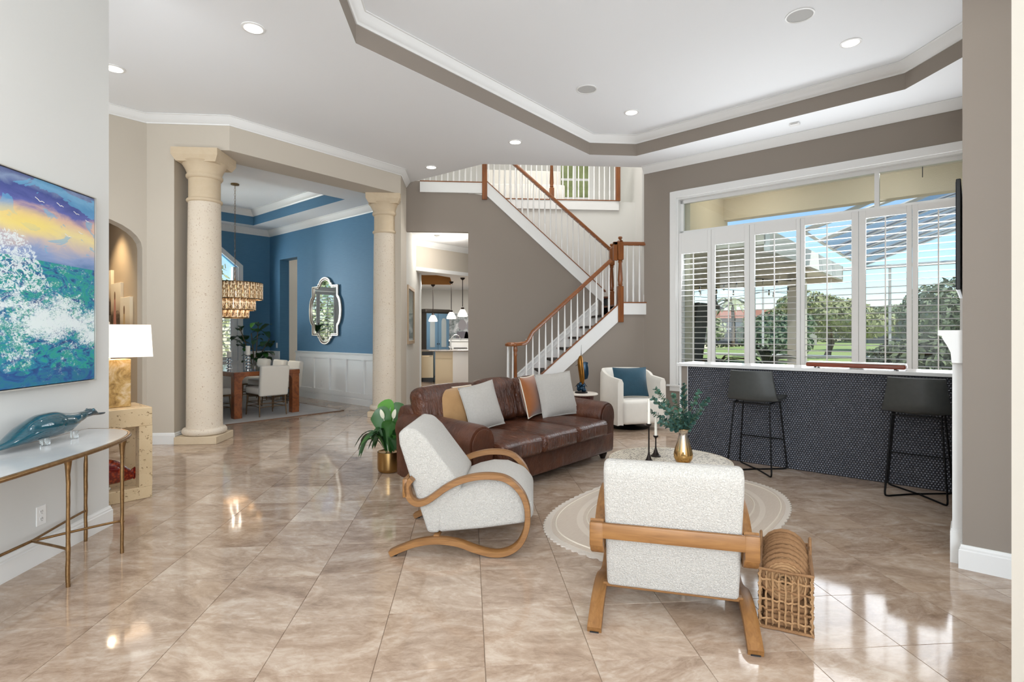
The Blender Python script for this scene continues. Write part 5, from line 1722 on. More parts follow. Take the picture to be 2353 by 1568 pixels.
# chandelier
ch = thing('tiered_chandelier', 'three-tier brass chandelier with mottled glass panels over the dining table', 'chandelier', P(-10.144, 4.2, 0), UVROT)
mg = NT('mottled_glass')
f_ = mg.noise(mg.coord('Object', (1, 1, 0.5)), 38, 4, 0.7)
cc = mg.ramp(f_, [(0.38, '#4a3322'), (0.5, '#a9875c'), (0.62, '#f2dfc0')])
mg.base(cc)
mg.l(cc, mg.b.inputs['Emission Color'])
mg.b.inputs['Emission Strength'].default_value = 0.55
mg.set(Roughness=0.25)
MB().lathe([(0, 4.068), (0.07, 4.068), (0.07, 4.045), (0.02, 4.035), (0, 4.03)], 24).build('canopy', M['brass'], ch, 50)
z = 4.035
k = 0
lk = MB().tube([(0.011 * math.cos(a), 0, 0.026 * math.sin(a)) for a in [2 * math.pi * i / 12 for i in range(12)]], 0.0028, 5, True, up=(0, 1, 0)).mesh('chain_link', M['brass'], 60)
while z > 2.36:
    part('chain_link', lk, ch, (0, 0, z - 0.026), (0, 0, R(90) * (k % 2)))
    z -= 0.046
    k += 1
MB().lathe([(0, 2.36), (0.012, 2.36), (0.012, 2.29), (0.03, 2.28), (0, 2.28)], 12).build('stem', M['brass'], ch, 50)
for r_, z0, z1, n_ in ((0.455, 1.985, 2.275, 26), (0.335, 1.79, 2.0, 20), (0.225, 1.65, 1.805, 14)):
    tier = part('tier', MB().tube([(r_ * math.cos(2 * math.pi * i / 48), r_ * math.sin(2 * math.pi * i / 48), z0) for i in range(48)], 0.010, 6, True).mesh('tier_ring', M['brass'], 60), ch)
    part('tier_rim', MB().tube([(r_ * math.cos(2 * math.pi * i / 48), r_ * math.sin(2 * math.pi * i / 48), z1) for i in range(48)], 0.010, 6, True).mesh('tier_rim', M['brass'], 60), tier)
    wd = 2 * math.pi * r_ / n_
    pm = MB().box(-wd * 0.46, wd * 0.46, -0.004, 0.004, z0, z1).mesh('glass_panel', mg.m)
    for i in range(n_):
        a = 2 * math.pi * i / n_
        part('glass_panel', pm, tier, (r_ * math.cos(a), r_ * math.sin(a), 0), (0, 0, a + R(90)))
    for i in range(3):
        a = 2 * math.pi * i / 3 + 0.4
        MB().tube([(0, 0, z1), (r_ * math.cos(a), r_ * math.sin(a), z1)], 0.005, 5).build('spoke', M['brass'], tier)
for z_, e_ in ((2.1, 26), (1.88, 14)):
    MB().ball((0, 0, z_), 0.035, 12, 8).build('bulb', M['bulb'], ch, 80)
    lamp('chandelier_bulb', 'POINT', P(-10.144, 4.2, z_ - 0.06), e_, (1.0, 0.92, 0.8), size=0.12)

# dining rug, table, chairs
dr = thing('dining_rug', 'pale grey rug with brown edge under the dining table', 'rug', (0, 0, 0), UVROT)
MB().box(-12.0, -8.47, 2.75, 5.35, 0.001, 0.012).build('pile', mat('pale_rug', '#c9c4bf', 0.95, var=(6, '#b3aeaa'), bump=(180, 0.4)), dr)
MB().box(-8.475, -8.462, 2.75, 5.36, 0.001, 0.014).box(-12.0, -8.47, 5.35, 5.362, 0.001, 0.014).build('edge_binding', mat('brown_binding', '#7a5a44', 0.9), dr)
burl = NT('burl_wood')
vo = burl.n('ShaderNodeTexVoronoi')
vo.inputs['Scale'].default_value = 38
burl.l(burl.coord('Object'), vo.inputs['Vector'])
bf = burl.noise(burl.coord('Object'), 5, 5, 0.7, 1.5)
burl.base(burl.mix(burl.math('LESS_THAN', vo.outputs['Distance'], 0.16), burl.ramp(bf, [(0.35, '#6b3418'), (0.6, '#96552a'), (0.75, '#7a4020')]), '#3a1a0c'))
burl.set(Roughness=0.28)
burl.b.inputs['Coat Weight'].default_value = 0.4
Z0R = 0.012
tb = thing('dining_table', 'long burl wood dining table with glossy top and thick square legs', 'dining table', (0, 0, Z0R), UVROT)
TU0, TU1, TV0, TV1 = -11.35, -8.88, 3.66, 4.76
MB().box(TU0, TU1, TV0, TV1, 0.665, 0.738).bevel(0.005, 1).build('top', burl.m, tb)
MB().box(TU0 + 0.01, TU1 - 0.01, TV0 + 0.01, TV1 - 0.01, 0.7382, 0.742).build('glass_cover', mat('dark_gloss_top', '#8f8a88', 0.05, coat=0.5), tb)
for u0, sx_ in ((TU0 + 0.01, 1), (TU1 - 0.13, -1)):
    for v0, sy_ in ((TV0 + 0.01, 1), (TV1 - 0.13, -1)):
        MB().box(u0, u0 + 0.12, v0, v0 + 0.12, 0, 0.665).build('leg', burl.m, tb)
        ins = v0 + 0.12 if sy_ > 0 else v0
        br = MB()
        pr2 = [(ins, 0.665), (ins, 0.56)] + [(ins + sy_ * 0.10 * (1 - math.cos(R(90 * k / 5))), 0.56 + 0.105 * math.sin(R(90 * k / 5))) for k in range(6)]
        br.slab([(y, z) for y, z in pr2], -(u0 + 0.11), -(u0 + 0.01), fw_)
        br.build('corner_bracket', burl.m, tb)

def dining_chair():
    t = thing('dining_chair', 'x', 'dining chair', (0, 0, Z0R), 0, 'cream dining chairs')
    cw = mat('cream_upholstery', '#ddd6ca', 0.9, bump=(220, 0.2, 0.003)) if 'cream_upholstery' not in bpy.data.materials else bpy.data.materials['cream_upholstery']
    fr_ = M['chairbrass']
    MB().rbox(-0.24, 0.24, -0.25, 0.25, 0.36, 0.47, 0.03, 3, None, 0.012).build('seat', cw, t, 50)
    bb = MB().rbox(-0.24, 0.24, -0.045, 0.045, 0.0, 0.50, 0.035, 4, T(0, -0.245, 0.335) @ RX(R(7)))
    bb.build('backrest', cw, t, 50)
    MB().box(-0.225, 0.225, -0.235, 0.235, 0.335, 0.36).build('seat_frame', fr_, t)
    cor = [(-0.21, -0.22), (0.21, -0.22), (0.21, 0.22), (-0.21, 0.22)]
    for x, y in cor:
        MB().tube([(x, y, 0.345), (x * 1.04, y * 1.06, 0.17), (x * 1.07, y * 1.12, 0.0)], 0.011, 7, False, [1.2, 1.0, 0.8]).build('leg', fr_, t, 60)
    for i in range(4):
        a, b = cor[i], cor[(i + 1) % 4]
        MB().tube([(a[0] * 1.04, a[1] * 1.06, 0.15), ((a[0] + b[0]) / 2 * 0.85, (a[1] + b[1]) / 2 * 0.85, 0.155), (b[0] * 1.04, b[1] * 1.06, 0.15)], 0.007, 6).build('stretcher', fr_, t, 60)
        MB().tube([(a[0] * 1.03, a[1] * 1.04, 0.215), ((a[0] + b[0]) / 2 * 0.9, (a[1] + b[1]) / 2 * 0.9, 0.21), (b[0] * 1.03, b[1] * 1.04, 0.215)], 0.006, 6).build('stretcher', fr_, t, 60)
    return t
M['chairbrass'] = mat('dark_brass', '#6b5137', 0.35, 0.7)
dch = dining_chair()
spots = [(-9.02, 4.24, 90, 'cream dining chair at the near head of the dining table, its back to the room'),
         (-9.86, 4.90, 180, 'cream dining chair on the mirror side of the table, nearest the doorway'),
         (-10.50, 4.92, 180, 'cream dining chair on the mirror side of the table, in the middle'),
         (-11.20, 4.92, 180, 'cream dining chair on the mirror side of the table, farthest away'),
         (-9.45, 3.52, 0, 'cream dining chair beside the first column, nearest on the passage side of the table'),
         (-10.12, 3.52, 0, 'cream dining chair on the passage side of the table, in the middle'),
         (-10.8, 3.52, 0, 'cream dining chair on the passage side of the table, farthest away')]
for i, (u, v, a, lab) in enumerate(spots):
    o = dch if i == 0 else copy_tree(dch)
    o.location = P(u, v, Z0R)
    o.rotation_euler = (0, 0, UVROT + R(a))
    o['label'] = lab

# silver candlesticks and pillar candles on the table
chrome = mat('polished_silver', '#d9d9d9', 0.06, 1.0)
ZT2 = Z0R + 0.743
def silver(u, v, h, ch_, lab, clab):
    t = thing('silver_candlestick', lab, 'candlestick', P(u, v, ZT2), 0, 'silver bubble candlesticks')
    pr3 = [(0, 0), (0.055, 0), (0.055, 0.008), (0.02, 0.02)]
    z = 0.02
    while z < h - 0.05:
        for k in range(1, 8):
            a = math.pi * k / 8
            pr3.append((0.012 + 0.026 * math.sin(a), z + 0.052 * (1 - math.cos(a)) / 2))
        z += 0.052
    pr3 += [(0.015, z), (0.045, z + 0.02), (0.045, z + 0.026), (0, z + 0.026)]
    MB().lathe(pr3, 20).build('stem', chrome, t, 60)
    c = thing('pillar_candle', clab, 'candle', P(u, v, ZT2 + z + 0.026), 0, 'pillar candles')
    MB().lathe([(0, 0), (0.036, 0), (0.036, ch_ - 0.004), (0.033, ch_), (0.02, ch_ - 0.004), (0, ch_ - 0.006)], 20).build('wax', M['candle'], c, 50)
    MB().tube([(0, 0, ch_ - 0.006), (0, 0.001, ch_ + 0.006)], 0.0015, 5).build('wick', M['black'], c)
silver(-9.30, 4.06, 0.26, 0.15, 'tallest silver candlestick on the dining table', 'tallest pillar candle on the dining table')
silver(-9.95, 4.02, 0.22, 0.10, 'middle silver candlestick on the dining table', 'middle pillar candle on the dining table')
silver(-10.15, 3.86, 0.20, 0.09, 'silver candlestick on the dining table next to the first column', 'pillar candle next to the first column')

# fiddle-leaf plant in the corner
fp = thing('fiddle_leaf_plant', 'fiddle-leaf fig in a basket pot in the dining room corner', 'plant', P(-11.85, 5.32, 0), 0)
MB().lathe([(0, 0.012), (0.15, 0.012), (0.18, 0.1), (0.17, 0.36), (0.16, 0.36), (0, 0.34)], 24).build('pot', mat('woven_grey_pot', '#8a8378', 0.9, bump=(60, 0.8)), fp, 50)
MB().lathe([(0, 0.34), (0.16, 0.345)], 20).build('soil', M['soil'], fp)
R3 = random.Random(11)
for k in range(4):
    a = 2 * math.pi * k / 4 + 0.6
    top = Vector((0.30 * math.cos(a), 0.30 * math.sin(a), 1.25 + 0.12 * k))
    path = smooth_path([Vector((0.02 * math.cos(a), 0.02 * math.sin(a), 0.33)), Vector((0.08 * math.cos(a), 0.08 * math.sin(a), 0.8)), top], 6)
    br = part('branch', MB().tube(path, 0.010, 6).mesh('branch', M['bark'], 60), fp)
    for j in range(13):
        q = 0.35 + 0.65 * j / 12
        c = path[min(int(q * (len(path) - 1)), len(path) - 1)]
        b_ = a + R3.uniform(-2.4, 2.4)
        L = R3.uniform(0.22, 0.34)
        d = Vector((math.cos(b_), math.sin(b_), R3.uniform(-0.3, 0.8)))
        lf = MB()
        blade(lf, [c, c + d * L * 0.35, c + d * L * 0.75 + Vector((0, 0, 0.0)), c + d * L + Vector((0, 0, -0.07))], L * 0.27, 0.2, 8, Vector((0, 0, 1)), 1.35)
        lf.build('leaf', M[R3.choice(['leafd', 'leafd', 'leafd', 'leaf'])] if not (k == 3 and j == 12) else M['leafy'], br, 80)

# ================================================================ staircase
Y1, Y2, Y3 = 8.60, 9.76, 10.90
ZL, ZU = 1.86, 4.075
SL = 0.90
s1t = lambda x: ZL - SL * (2.443 - x)               # top of the lower stringer
s2t = lambda x: ZU + 0.015 - 0.905 * (x - 0.33)      # top of the upper stringer
# walls
wall_uv('wall_stair_back', [(0.1, 3.42, Y3 + 0.02, Y3 + 0.14, 0, ZU - 0.19)], M['stairwhite'], 'white wall behind the staircase', False)
struct(MB().slab([(0.62, 0), (2.90, 0), (2.90, ZL - 0.17), (2.45, ZL - 0.17), (2.443, s1t(2.443) - 0.27), (0.64, max(0.02, s1t(0.64) - 0.27))], Y1 + 0.012, Y1 + 0.10).build('wall_under_stair', M['taupe']), 'taupe wall under the lower flight')
struct(MB().slab([(-0.008, 0), (2.45, 0), (2.45, s2t(2.45) - 0.25), (0.33, s2t(0.33) - 0.25), (0.10, ZU - 0.19), (-0.008, ZU - 0.19)], Y2 + 0.012, Y2 + 0.12).build('wall_stair_side', M['taupe']), 'taupe wall under the upper flight')
struct(MB().box(-1.14, -0.008, Y2 + 0.012, Y2 + 0.12, 3.19, ZC + 0.02).build('wall_over_doorway', M['taupe']), 'taupe wall above the kitchen doorway')
MB_ = MB().box(-0.008, 0.02, Y2 + 0.12, Y3 + 0.2, 0, ZU - 0.2)
struct(MB_.build('wall_kitchen_hall', M['stairwhite']), 'white wall of the kitchen hall')
wall_uv('wall_stair_right', [(3.42, 3.48, Y1 + 0.1, 13.2, 0, 6.9)], M['stairwhite'], 'white wall at the landing', False)
wall_uv('wall_stair_upper', [(-1.45, -1.35, Y2, 13.2, ZC, 6.9), (-1.4, 3.45, 13.1, 13.2, ZU, 6.9), (0.1, 2.9, Y1 - 0.15, Y1 - 0.03, ZC + 0.01, 6.9), (2.85, 3.48, Y1 - 0.05, Y1 + 0.1, ZC + 0.3, 6.9)], M['stairwhite'], 'white upper stairwell walls', False)
struct(MB().add([(0.1, Y1 - 0.1, ZC), (0.1, Y1 - 0.1, 6.9), (-1.4, Y2, 6.9), (-1.4, Y2, ZC)], [(0, 1, 2, 3)]).build('wall_stair_upper_angle', M['stairwhite']), 'white upper wall over the ceiling edge')
wall_uv('ceiling_stairwell', [(-1.45, 3.55, 8.4, 13.2, 6.9, 7.0)], M['ceil'], None, False)
wall_uv('wall_window_return', [(2.845, 2.95, 8.62, 8.72, ZL, ZC + 0.3)], M['stairwhite'], None, False)
wall_uv('wall_landing_front', [(2.96, 3.55, Y1, Y1 + 0.10, 0, 6.9), (3.48, 3.55, Y1 + 0.1, 17.2, 0, 6.9)], mat('tan_stucco_wall', '#c3b294', 0.9, bump=(60, 0.3)), 'tan stucco outer wall of the stairwell', False)
# upper hall floor and its white fascia boards
wall_uv('floor_upper', [(-1.4, 3.42, Y3 + 0.02, 13.1, ZU - 0.19, ZU - 0.01), (-1.4, 0.10, Y2 + 0.02, Y3 + 0.02, ZU - 0.19, ZU - 0.01)], M['stairwhite'], None, False)

sc = thing('staircase', 'white and wood staircase with a landing turning back to the upper hall', 'staircase', (0, 0, 0))
TRUN, RISE = 0.2067, 0.186
tread_m = wood('tread_wood', '#5e3218', '#7a4522', 0.35, 1.0, 'Y')
run_m = mat('dark_runner', '#2a2623', 0.95, var=(40, '#3a342f'))
# lower flight
for k in range(9):
    x0 = 2.443 - (9 - k) * TRUN
    z = RISE * (k + 1)
    tr = MB().box(x0 - 0.028, x0 + TRUN, Y1 + 0.03, Y2, z - 0.03, z).bevel(0.004, 1).build('tread', tread_m, sc)
    MB().box(x0 - 0.031, x0 + TRUN - 0.002, Y1 + 0.16, Y2 - 0.16, z + 0.0005, z + 0.008).box(x0 - 0.034, x0 - 0.0285, Y1 + 0.16, Y2 - 0.16, z - 0.03, z + 0.008).build('runner', run_m, tr)
    MB().box(x0, x0 + 0.015, Y1 + 0.03, Y2, z - RISE, z - 0.03).build('riser', M['trim'], sc)
MB().box(2.443, 2.458, Y1 + 0.03, Y2, ZL - RISE, ZL - 0.03).build('riser', M['trim'], sc)
MB().box(2.443, 3.42, Y1 + 0.10, Y3 + 0.02, ZL - 0.16, ZL).build('landing', tread_m, sc)
# outer stringer, wall stringer of the lower flight
MB().slab([(0.70, max(0.0, s1t(0.70) - 0.27)), (2.443, s1t(2.443) - 0.27), (2.443, s1t(2.443)), (0.70, s1t(0.70)), (0.62, s1t(0.62) - 0.05), (0.62, 0.0)], Y1 - 0.012, Y1 + 0.028).build('stringer', M['trim'], sc)
def slope_bar(x0, x1, fz, y0, y1, h0, h1, nm, m, par=None):
    MB().slab([(x0, fz(x0) + h0), (x1, fz(x1) + h0), (x1, fz(x1) + h1), (x0, fz(x0) + h1)], y0, y1).build(nm, m, par or sc)
slope_bar(0.62, 2.443, s1t, Y1 - 0.020, Y1 + 0.075, 0.0, 0.022, 'stringer_cap', M['rail'])
slope_bar(0.62, 2.36, s1t, Y2 - 0.02, Y2 + 0.011, -0.26, 0.20, 'wall_skirt', M['trim'])
for h in (0.07, 0.165):
    slope_bar(0.62, 2.35, s1t, Y2 - 0.028, Y2 - 0.02, h, h + 0.014, 'skirt_bead', M['trim'])
# upper flight
for k in range(11):
    x0 = 2.60 - (k + 1) * TRUN
    z = ZL + RISE * (k + 1)
    if z > ZU - 0.02:
        break
    MB().box(x0, x0 + TRUN + 0.028, Y2 + 0.03, Y3, z - 0.03, z).build('tread', tread_m, sc)
    MB().box(x0 + TRUN - 0.015, x0 + TRUN, Y2 + 0.03, Y3, z - RISE, z - 0.03).build('riser', M['trim'], sc)
MB().slab([(0.33, s2t(0.33) - 0.25), (2.46, s2t(2.46) - 0.25), (2.46, s2t(2.46)), (0.33, s2t(0.33))], Y2 - 0.014, Y2 + 0.03).build('stringer', M['trim'], sc)
slope_bar(0.33, 2.50, s2t, Y2 - 0.022, Y2 + 0.07, 0.0, 0.020, 'stringer_cap', M['rail'])
# fascias
def fascia(x0, x1, y, z, nm='fascia'):
    f = MB().box(x0, x1, y - 0.014, y + 0.02, z - 0.185, z).build(nm, M['trim'], sc)
    MB().box(x0, x1, y - 0.022, y + 0.07, z, z + 0.018).build('fascia_cap', M['rail'], f)
fascia(-0.866, 0.27, Y2, ZU)
fascia(0.30, 3.07, Y3, ZU)
fascia(2.47, 2.875, Y1, ZL)
# balusters
pb = [(0.0, 0.0), (0.0165, 0.0), (0.0165, 0.20), (0.012, 0.215), (0.0165, 0.23), (0.0135, 0.25), (0.0165, 0.30), (0.015, 0.40), (0.008, 0.86), (0.008, 0.90), (0.0, 0.90)]
bal = {}
def baluster(x, y, z0, z1, par=None):
    h = round(z1 - z0, 2)
    if h not in bal:
        pr4 = [(r, zz * h / 0.90 if zz > 0.3 else zz) for r, zz in pb]
        bal[h] = MB().lathe(pr4, 10).mesh('baluster', M['trim'], 50)
    part('baluster', bal[h], par or sc, (x, y, z0))
r1 = lambda x: 2.59 - 0.90 * (2.335 - x)
r2 = lambda x: 4.387 - 0.866 * (x - 0.887)
x = 0.92
while x < 2.40:
    baluster(x, Y1 + 0.027, s1t(x) + 0.021, r1(x) - 0.035)
    x += 0.1035
x = 0.45
while x < 2.56:
    baluster(x, Y2 + 0.025, s2t(x) + 0.019, r2(x) - 0.03)
    x += 0.1035
for x in (2.565, 2.668, 2.771):
    baluster(x, Y1 + 0.027, ZL + 0.018, 2.80)
MB().box(2.838, 2.868, Y1 + 0.012, Y1 + 0.042, ZL + 0.018, ZL + 0.14).build('baluster', M['trim'], sc)
x = -0.80
while x < 0.20:
    baluster(x, Y2 + 0.025, ZU + 0.018, ZU + 0.98)
    x += 0.105
x = 0.40
while x < 3.0:
    baluster(x, Y3 + 0.025, ZU + 0.018, ZU + 0.98)
    x += 0.108
for x, y in ((0.615, 0.0), (0.70, 0.03), (0.64, 0.09)):
    baluster(x, Y1 - 0.02 + y, 0.15, 1.16)
# bullnose first step under the volute
MB().lathe([(0, 0), (0.24, 0), (0.24, 0.15), (0, 0.15)], 28, (0.68, Y1 + 0.05)).build('bullnose_step', M['trim'], sc)
MB().lathe([(0, 0.15), (0.26, 0.15), (0.26, 0.178), (0, 0.178)], 28, (0.68, Y1 + 0.05)).build('bullnose_tread', tread_m, sc)
# handrails
rp = [(-0.030, -0.030), (0.030, -0.030), (0.033, -0.012), (0.027, 0.004), (0.024, 0.020), (0.012, 0.030), (-0.012, 0.030), (-0.024, 0.020), (-0.027, 0.004), (-0.033, -0.012)]
YR = Y1 + 0.027
lo = smooth_path([(0.84, YR, 1.205), (0.93, YR, 1.235), (1.02, YR, r1(1.02) - 0.015)], 4) + [Vector((2.30, YR, r1(2.30))), Vector((2.345, YR, 2.615)), Vector((2.37, YR, 2.66)), Vector((2.375, YR, 2.72)), Vector((2.375, YR, 2.80))]
MB().sweep(lo[:-4], rp).build('handrail', M['rail'], sc, 50)
MB().box(2.335, 2.405, YR - 0.03, YR + 0.03, 2.55, 2.855).bevel(0.008, 1).build('gooseneck', M['railz'], sc, 40)
MB().box(2.335, 2.42, YR - 0.03, YR + 0.03, 2.80, 2.857).bevel(0.008, 1).build('handrail', M['rail'], sc, 40)
MB().sweep([(2.45, YR, 2.828), (2.875, YR, 2.828)], rp).build('handrail', M['rail'], sc, 50)
MB().lathe([(0, 1.165), (0.095, 1.165), (0.105, 1.18), (0.10, 1.205), (0.07, 1.225), (0, 1.228)], 24, (0.68, Y1 + 0.04)).build('volute', M['rail'], sc, 50)
MB().sweep([(0.70, YR - 0.03, 1.198), (0.78, YR - 0.01, 1.198), (0.85, YR, 1.207)], rp).build('volute_easing', M['rail'], sc, 50)
MB().sweep([(0.36, Y2 + 0.025, r2(0.36)), (2.60, Y2 + 0.025, r2(2.60))], rp).build('handrail', M['rail'], sc, 50)
MB().sweep([(-0.86, Y2 + 0.025, ZU + 1.0), (0.27, Y2 + 0.025, ZU + 1.0)], rp).build('handrail', M['rail'], sc, 50)
MB().sweep([(0.30, Y3 + 0.025, ZU + 1.0), (3.05, Y3 + 0.025, ZU + 1.0)], rp).build('handrail', M['rail'], sc, 50)
# newels
def newel(x, y, z0, z1, zlo, zhi, nm='newel_post', turned=True):
    m = MB()
    s = 0.046
    nw = None
    m.box(x - s, x + s, y - s, y + s, z0, zlo)
    if turned:
        m.box(x - s, x + s, y - s, y + s, zhi, z1 - 0.09)
    m.bevel(0.006, 1)
    if turned:
        L = zhi - zlo
        m.lathe([(0.046, zlo), (0.030, zlo + 0.012), (0.040, zlo + 0.03), (0.034, zlo + 0.05), (0.043, zlo + 0.10), (0.026, zhi - 0.05), (0.040, zhi - 0.03), (0.030, zhi - 0.012), (0.046, zhi)], 16, (x, y))
        m.lathe([(0.030, z1 - 0.09), (0.045, z1 - 0.078), (0.030, z1 - 0.062), (0.020, z1 - 0.05), (0.036, z1 - 0.03), (0.030, z1 - 0.008), (0, z1)], 16, (x, y))
    m.build(nm, M['railz'], sc, 40)
newel(2.45, Y1 + 0.02, 1.55, 2.945, 2.135, 2.56)
newel(2.62, Y2 + 0.02, ZL, 3.02, 2.14, 2.62)
newel(0.285, Y2 + 0.01, 3.775, ZU + 1.15, 4.42, 4.95)
newel(1.682, Y3 + 0.02, ZU + 0.018, ZU + 1.15, ZU + 0.25, ZU + 0.85)
newel(3.045, Y3 + 0.0, ZU + 0.0, ZU + 1.15, ZU + 1.05, ZU + 1.06, turned=False)
MB().lathe([(0.0, 0.178), (0.030, 0.178), (0.034, 0.40), (0.022, 1.0), (0.032, 1.03), (0.022, 1.06), (0.036, 1.10), (0.026, 1.165), (0, 1.165)], 14, (0.745, Y1 + 0.03)).build('newel_post', M['railz'], sc, 50)

# upper hall: white double door with glazed panels, dark lamp cord etc.
ud = struct(thing('door_1', None, None, (2.60, 13.08, ZU)), 'white glazed door in the upper hall')
MB().box(-0.45, 0.45, 0, 0.02, 0, 2.1).build('leaf', M['trim'], ud)
for k in range(2):
    for j in range(3):
        MB().box(-0.36 + 0.38 * k, -0.04 + 0.38 * k, -0.006, 0.0, 0.62 + 0.46 * j, 1.02 + 0.46 * j).build('pane', mat('garden_glass', '#b9c88a', 0.2, var=(4, '#3f4a2c')) if (k == 0 and j == 0) else bpy.data.materials['garden_glass'], ud)
MB().box(-0.36, 0.36, -0.004, 0.0, 0.12, 0.52).build('panel', M['white'], ud)
uf = thing('upholstered_bench', 'white slipcovered bench in the upper hall behind the railing', 'bench', (1.2, 12.0, ZU - 0.008))
MB().rbox(-0.9, 0.9, -0.3, 0.3, 0.04, 0.55, 0.04, 3).build('seat', M['whitefab'], uf, 50)
MB().rbox(-0.9, 0.9, 0.2, 0.36, 0.5, 1.0, 0.05, 3).build('backrest', M['whitefab'], uf, 50)
for x in (-0.82, 0.82):
    for y in (-0.24, 0.24):
        MB().box(x - 0.02, x + 0.02, y - 0.02, y + 0.02, 0, 0.05).build('leg', M['bronze'], uf)

# ================================================================ kitchen beyond the doorway
KZ = 2.72
wall_uv('wall_kitchen_left', [(-1.26, -1.11, 9.80, 12.42, 0, 3.6)], M['stairwhite'], 'white hall wall with a framed picture', False)
wall_uv('ceiling_hall', [(-1.3, 0.1, Y2 + 0.1, 13.0, 3.34, 3.40)], M['ceil'], None, False)
# diagonal header between hall and kitchen
wall_uv('wall_header', [(-9.15, -9.02, 7.2, 9.6, 2.78, 3.34)], M['beige'], 'beige header before the kitchen')
struct(MB().moulding([(-9.02, 7.2), (-9.02, 9.6)], crown_profile(3.34, 0.11, 0.10), False, -1).build('trim_9', M['trim'], None, 40, True), 'white crown moulding on the kitchen header')
wall_uv('trim_10', [(-9.2, -8.98, 7.2, 9.6, 2.70, 2.78)], M['trim'], 'white soffit edge of the kitchen header')
kout = [(-2.6, 12.5), (-1.27, 12.5), (-1.27, 11.5), (0.4, 13.17), (3.0, 13.17), (3.0, 17.2), (-2.6, 17.2)]
khole = [(-2.4, 12.7), (-0.75, 12.7), (-0.45, 13.2), (-0.45, 15.2), (-2.4, 15.2)]
kc = struct(fill_poly(kout, [khole], KZ).build('ceiling_kitchen', M['ceil']), 'white kitchen ceiling with tan tray')
n_ = len(khole)
tanw = mat('tan_paint', '#a97c46', 0.8)
MB().add([(x, y, KZ) for x, y in khole] + [(x, y, KZ + 0.35) for x, y in khole], [(i, (i + 1) % n_, n_ + (i + 1) % n_, n_ + i) for i in range(n_)]).build('tray_band', tanw, kc)
MB().add([(x, y, KZ + 0.35) for x, y in khole], [tuple(range(n_))]).build('tray_top', tanw, kc)
wall_uv('wall_kitchen_back', [(-2.6, 3.0, 17.0, 17.15, 0, 3.4), (-2.7, -2.6, 12.5, 17.15, 0, 3.4), (3.0, 3.1, 11.2, 17.15, 0, 3.4)], M['stairwhite'], 'white kitchen back wall', False)
wall_uv('wall_kitchen_front', [(-2.6, -1.26, 12.42, 12.55, 0, 3.4), (0.05, 3.0, 11.1, 11.2, 0, 3.4)], M['stairwhite'], None, False)
wall_uv('trim_11', [(-1.30, -1.08, 12.40, 12.56, 0, 3.3)], M['trim'], 'white door casing at the end of the hall', False)
lamp('kitchen_fill', 'AREA', (-0.6, 14.6, 2.66), 75, (1.0, 0.95, 0.88), size=1.2, size_y=1.2, aim=(-0.6, 14.6, 0))  # added fill lamp that brightens the kitchen, no panel is built
lamp('hall_fill', 'POINT', (-0.5, 11.2, 3.1), 22, (1.0, 0.95, 0.88), size=0.12)  # added fill lamp without a fixture, brightens the hall
t = thing('smoke_detector', 'small white detector on the hall ceiling in front of the kitchen', 'detector', (-0.62, 11.0, 3.34))
MB().lathe([(0, 0), (0.07, 0), (0.065, -0.03), (0.04, -0.04), (0, -0.04)], 20).build('housing', M['white'], t, 40)
MB().lathe([(0.04, -0.0405), (0.045, -0.042), (0.05, -0.0385)], 20).build('vent_ring', M['linen'], t)
# framed picture in the hall
hp = thing('framed_picture', 'tall framed picture on the hall wall beside the kitchen doorway', 'picture', (-1.11, 10.45, 1.17))
MB().box(0.0, 0.03, -0.55, -0.49, 0, 1.08).box(0.0, 0.03, 0.49, 0.55, 0, 1.08).box(0, 0.03, -0.49, 0.49, 0, 0.06).box(0, 0.03, -0.49, 0.49, 1.02, 1.08).build('frame', mat('pale_oak_frame', '#b39a7c', 0.5), hp)
MB().box(0.0, 0.008, -0.49, 0.49, 0.06, 1.02).build('mat_board', M['white'], hp)
pq = NT('green_landscape_print')
f_ = pq.noise(pq.coord('Object', (1, 1, 3)), 4, 5)
pq.base(pq.ramp(f_, [(0.4, '#a9c0a0'), (0.55, '#d7e0d8'), (0.7, '#eef0ee')]))
MB().box(0.008, 0.010, -0.32, 0.32, 0.2, 0.86).build('print', pq.m, hp)
MB().box(0.012, 0.014, -0.49, 0.49, 0.06, 1.02).build('glazing', M['glass'], hp)

# island
cab = mat('cream_cabinet', '#d6c6a6', 0.4)
gran = mat('dark_granite', '#4a4340', 0.12, var=(45, '#a89a8c'))
isl = thing('kitchen_island', 'cream kitchen island with white beadboard end', 'island', (0, 0, 0))
MB().box(-0.905, 0.9, 14.80, 15.7, 0.0, 0.87).build('body', cab, isl)
MB().box(-0.43, 0.9, 14.785, 14.80, 0.0, 0.87).build('end_panel', M['trim'], isl)
for x in (-0.40, -0.29, -0.18, -0.07):
    MB().box(x, x + 0.075, 14.776, 14.786, 0.08, 0.84).build('bead_board', M['trim'], isl)
MB().box(-0.87, -0.47, 14.785, 14.80, 0.10, 0.66).build('door', cab, isl)
MB().box(-0.82, -0.52, 14.779, 14.786, 0.16, 0.60).build('door_panel', cab, isl)
MB().box(-0.87, -0.47, 14.785, 14.80, 0.69, 0.84).build('drawer', cab, isl)
kt = thing('island_countertop', 'dark granite counter on the kitchen island', 'countertop', (0, 0, 0))
MB().box(-1.08, 0.95, 14.74, 15.75, 0.872, 0.905).bevel(0.006, 1).build('slab', gran, kt)
MB().box(-0.3, 0.2, 15.0, 15.35, 0.9055, 0.907).build('sink_rim', chrome, kt)
sk = thing('kitchen_cabinet', 'cream base cabinet beside the dishwasher', 'cabinet', (-1.62, 15.3, 0))
MB().box(-0.30, 0.30, 0, 0.6, 0.10, 0.87).build('body', cab, sk)
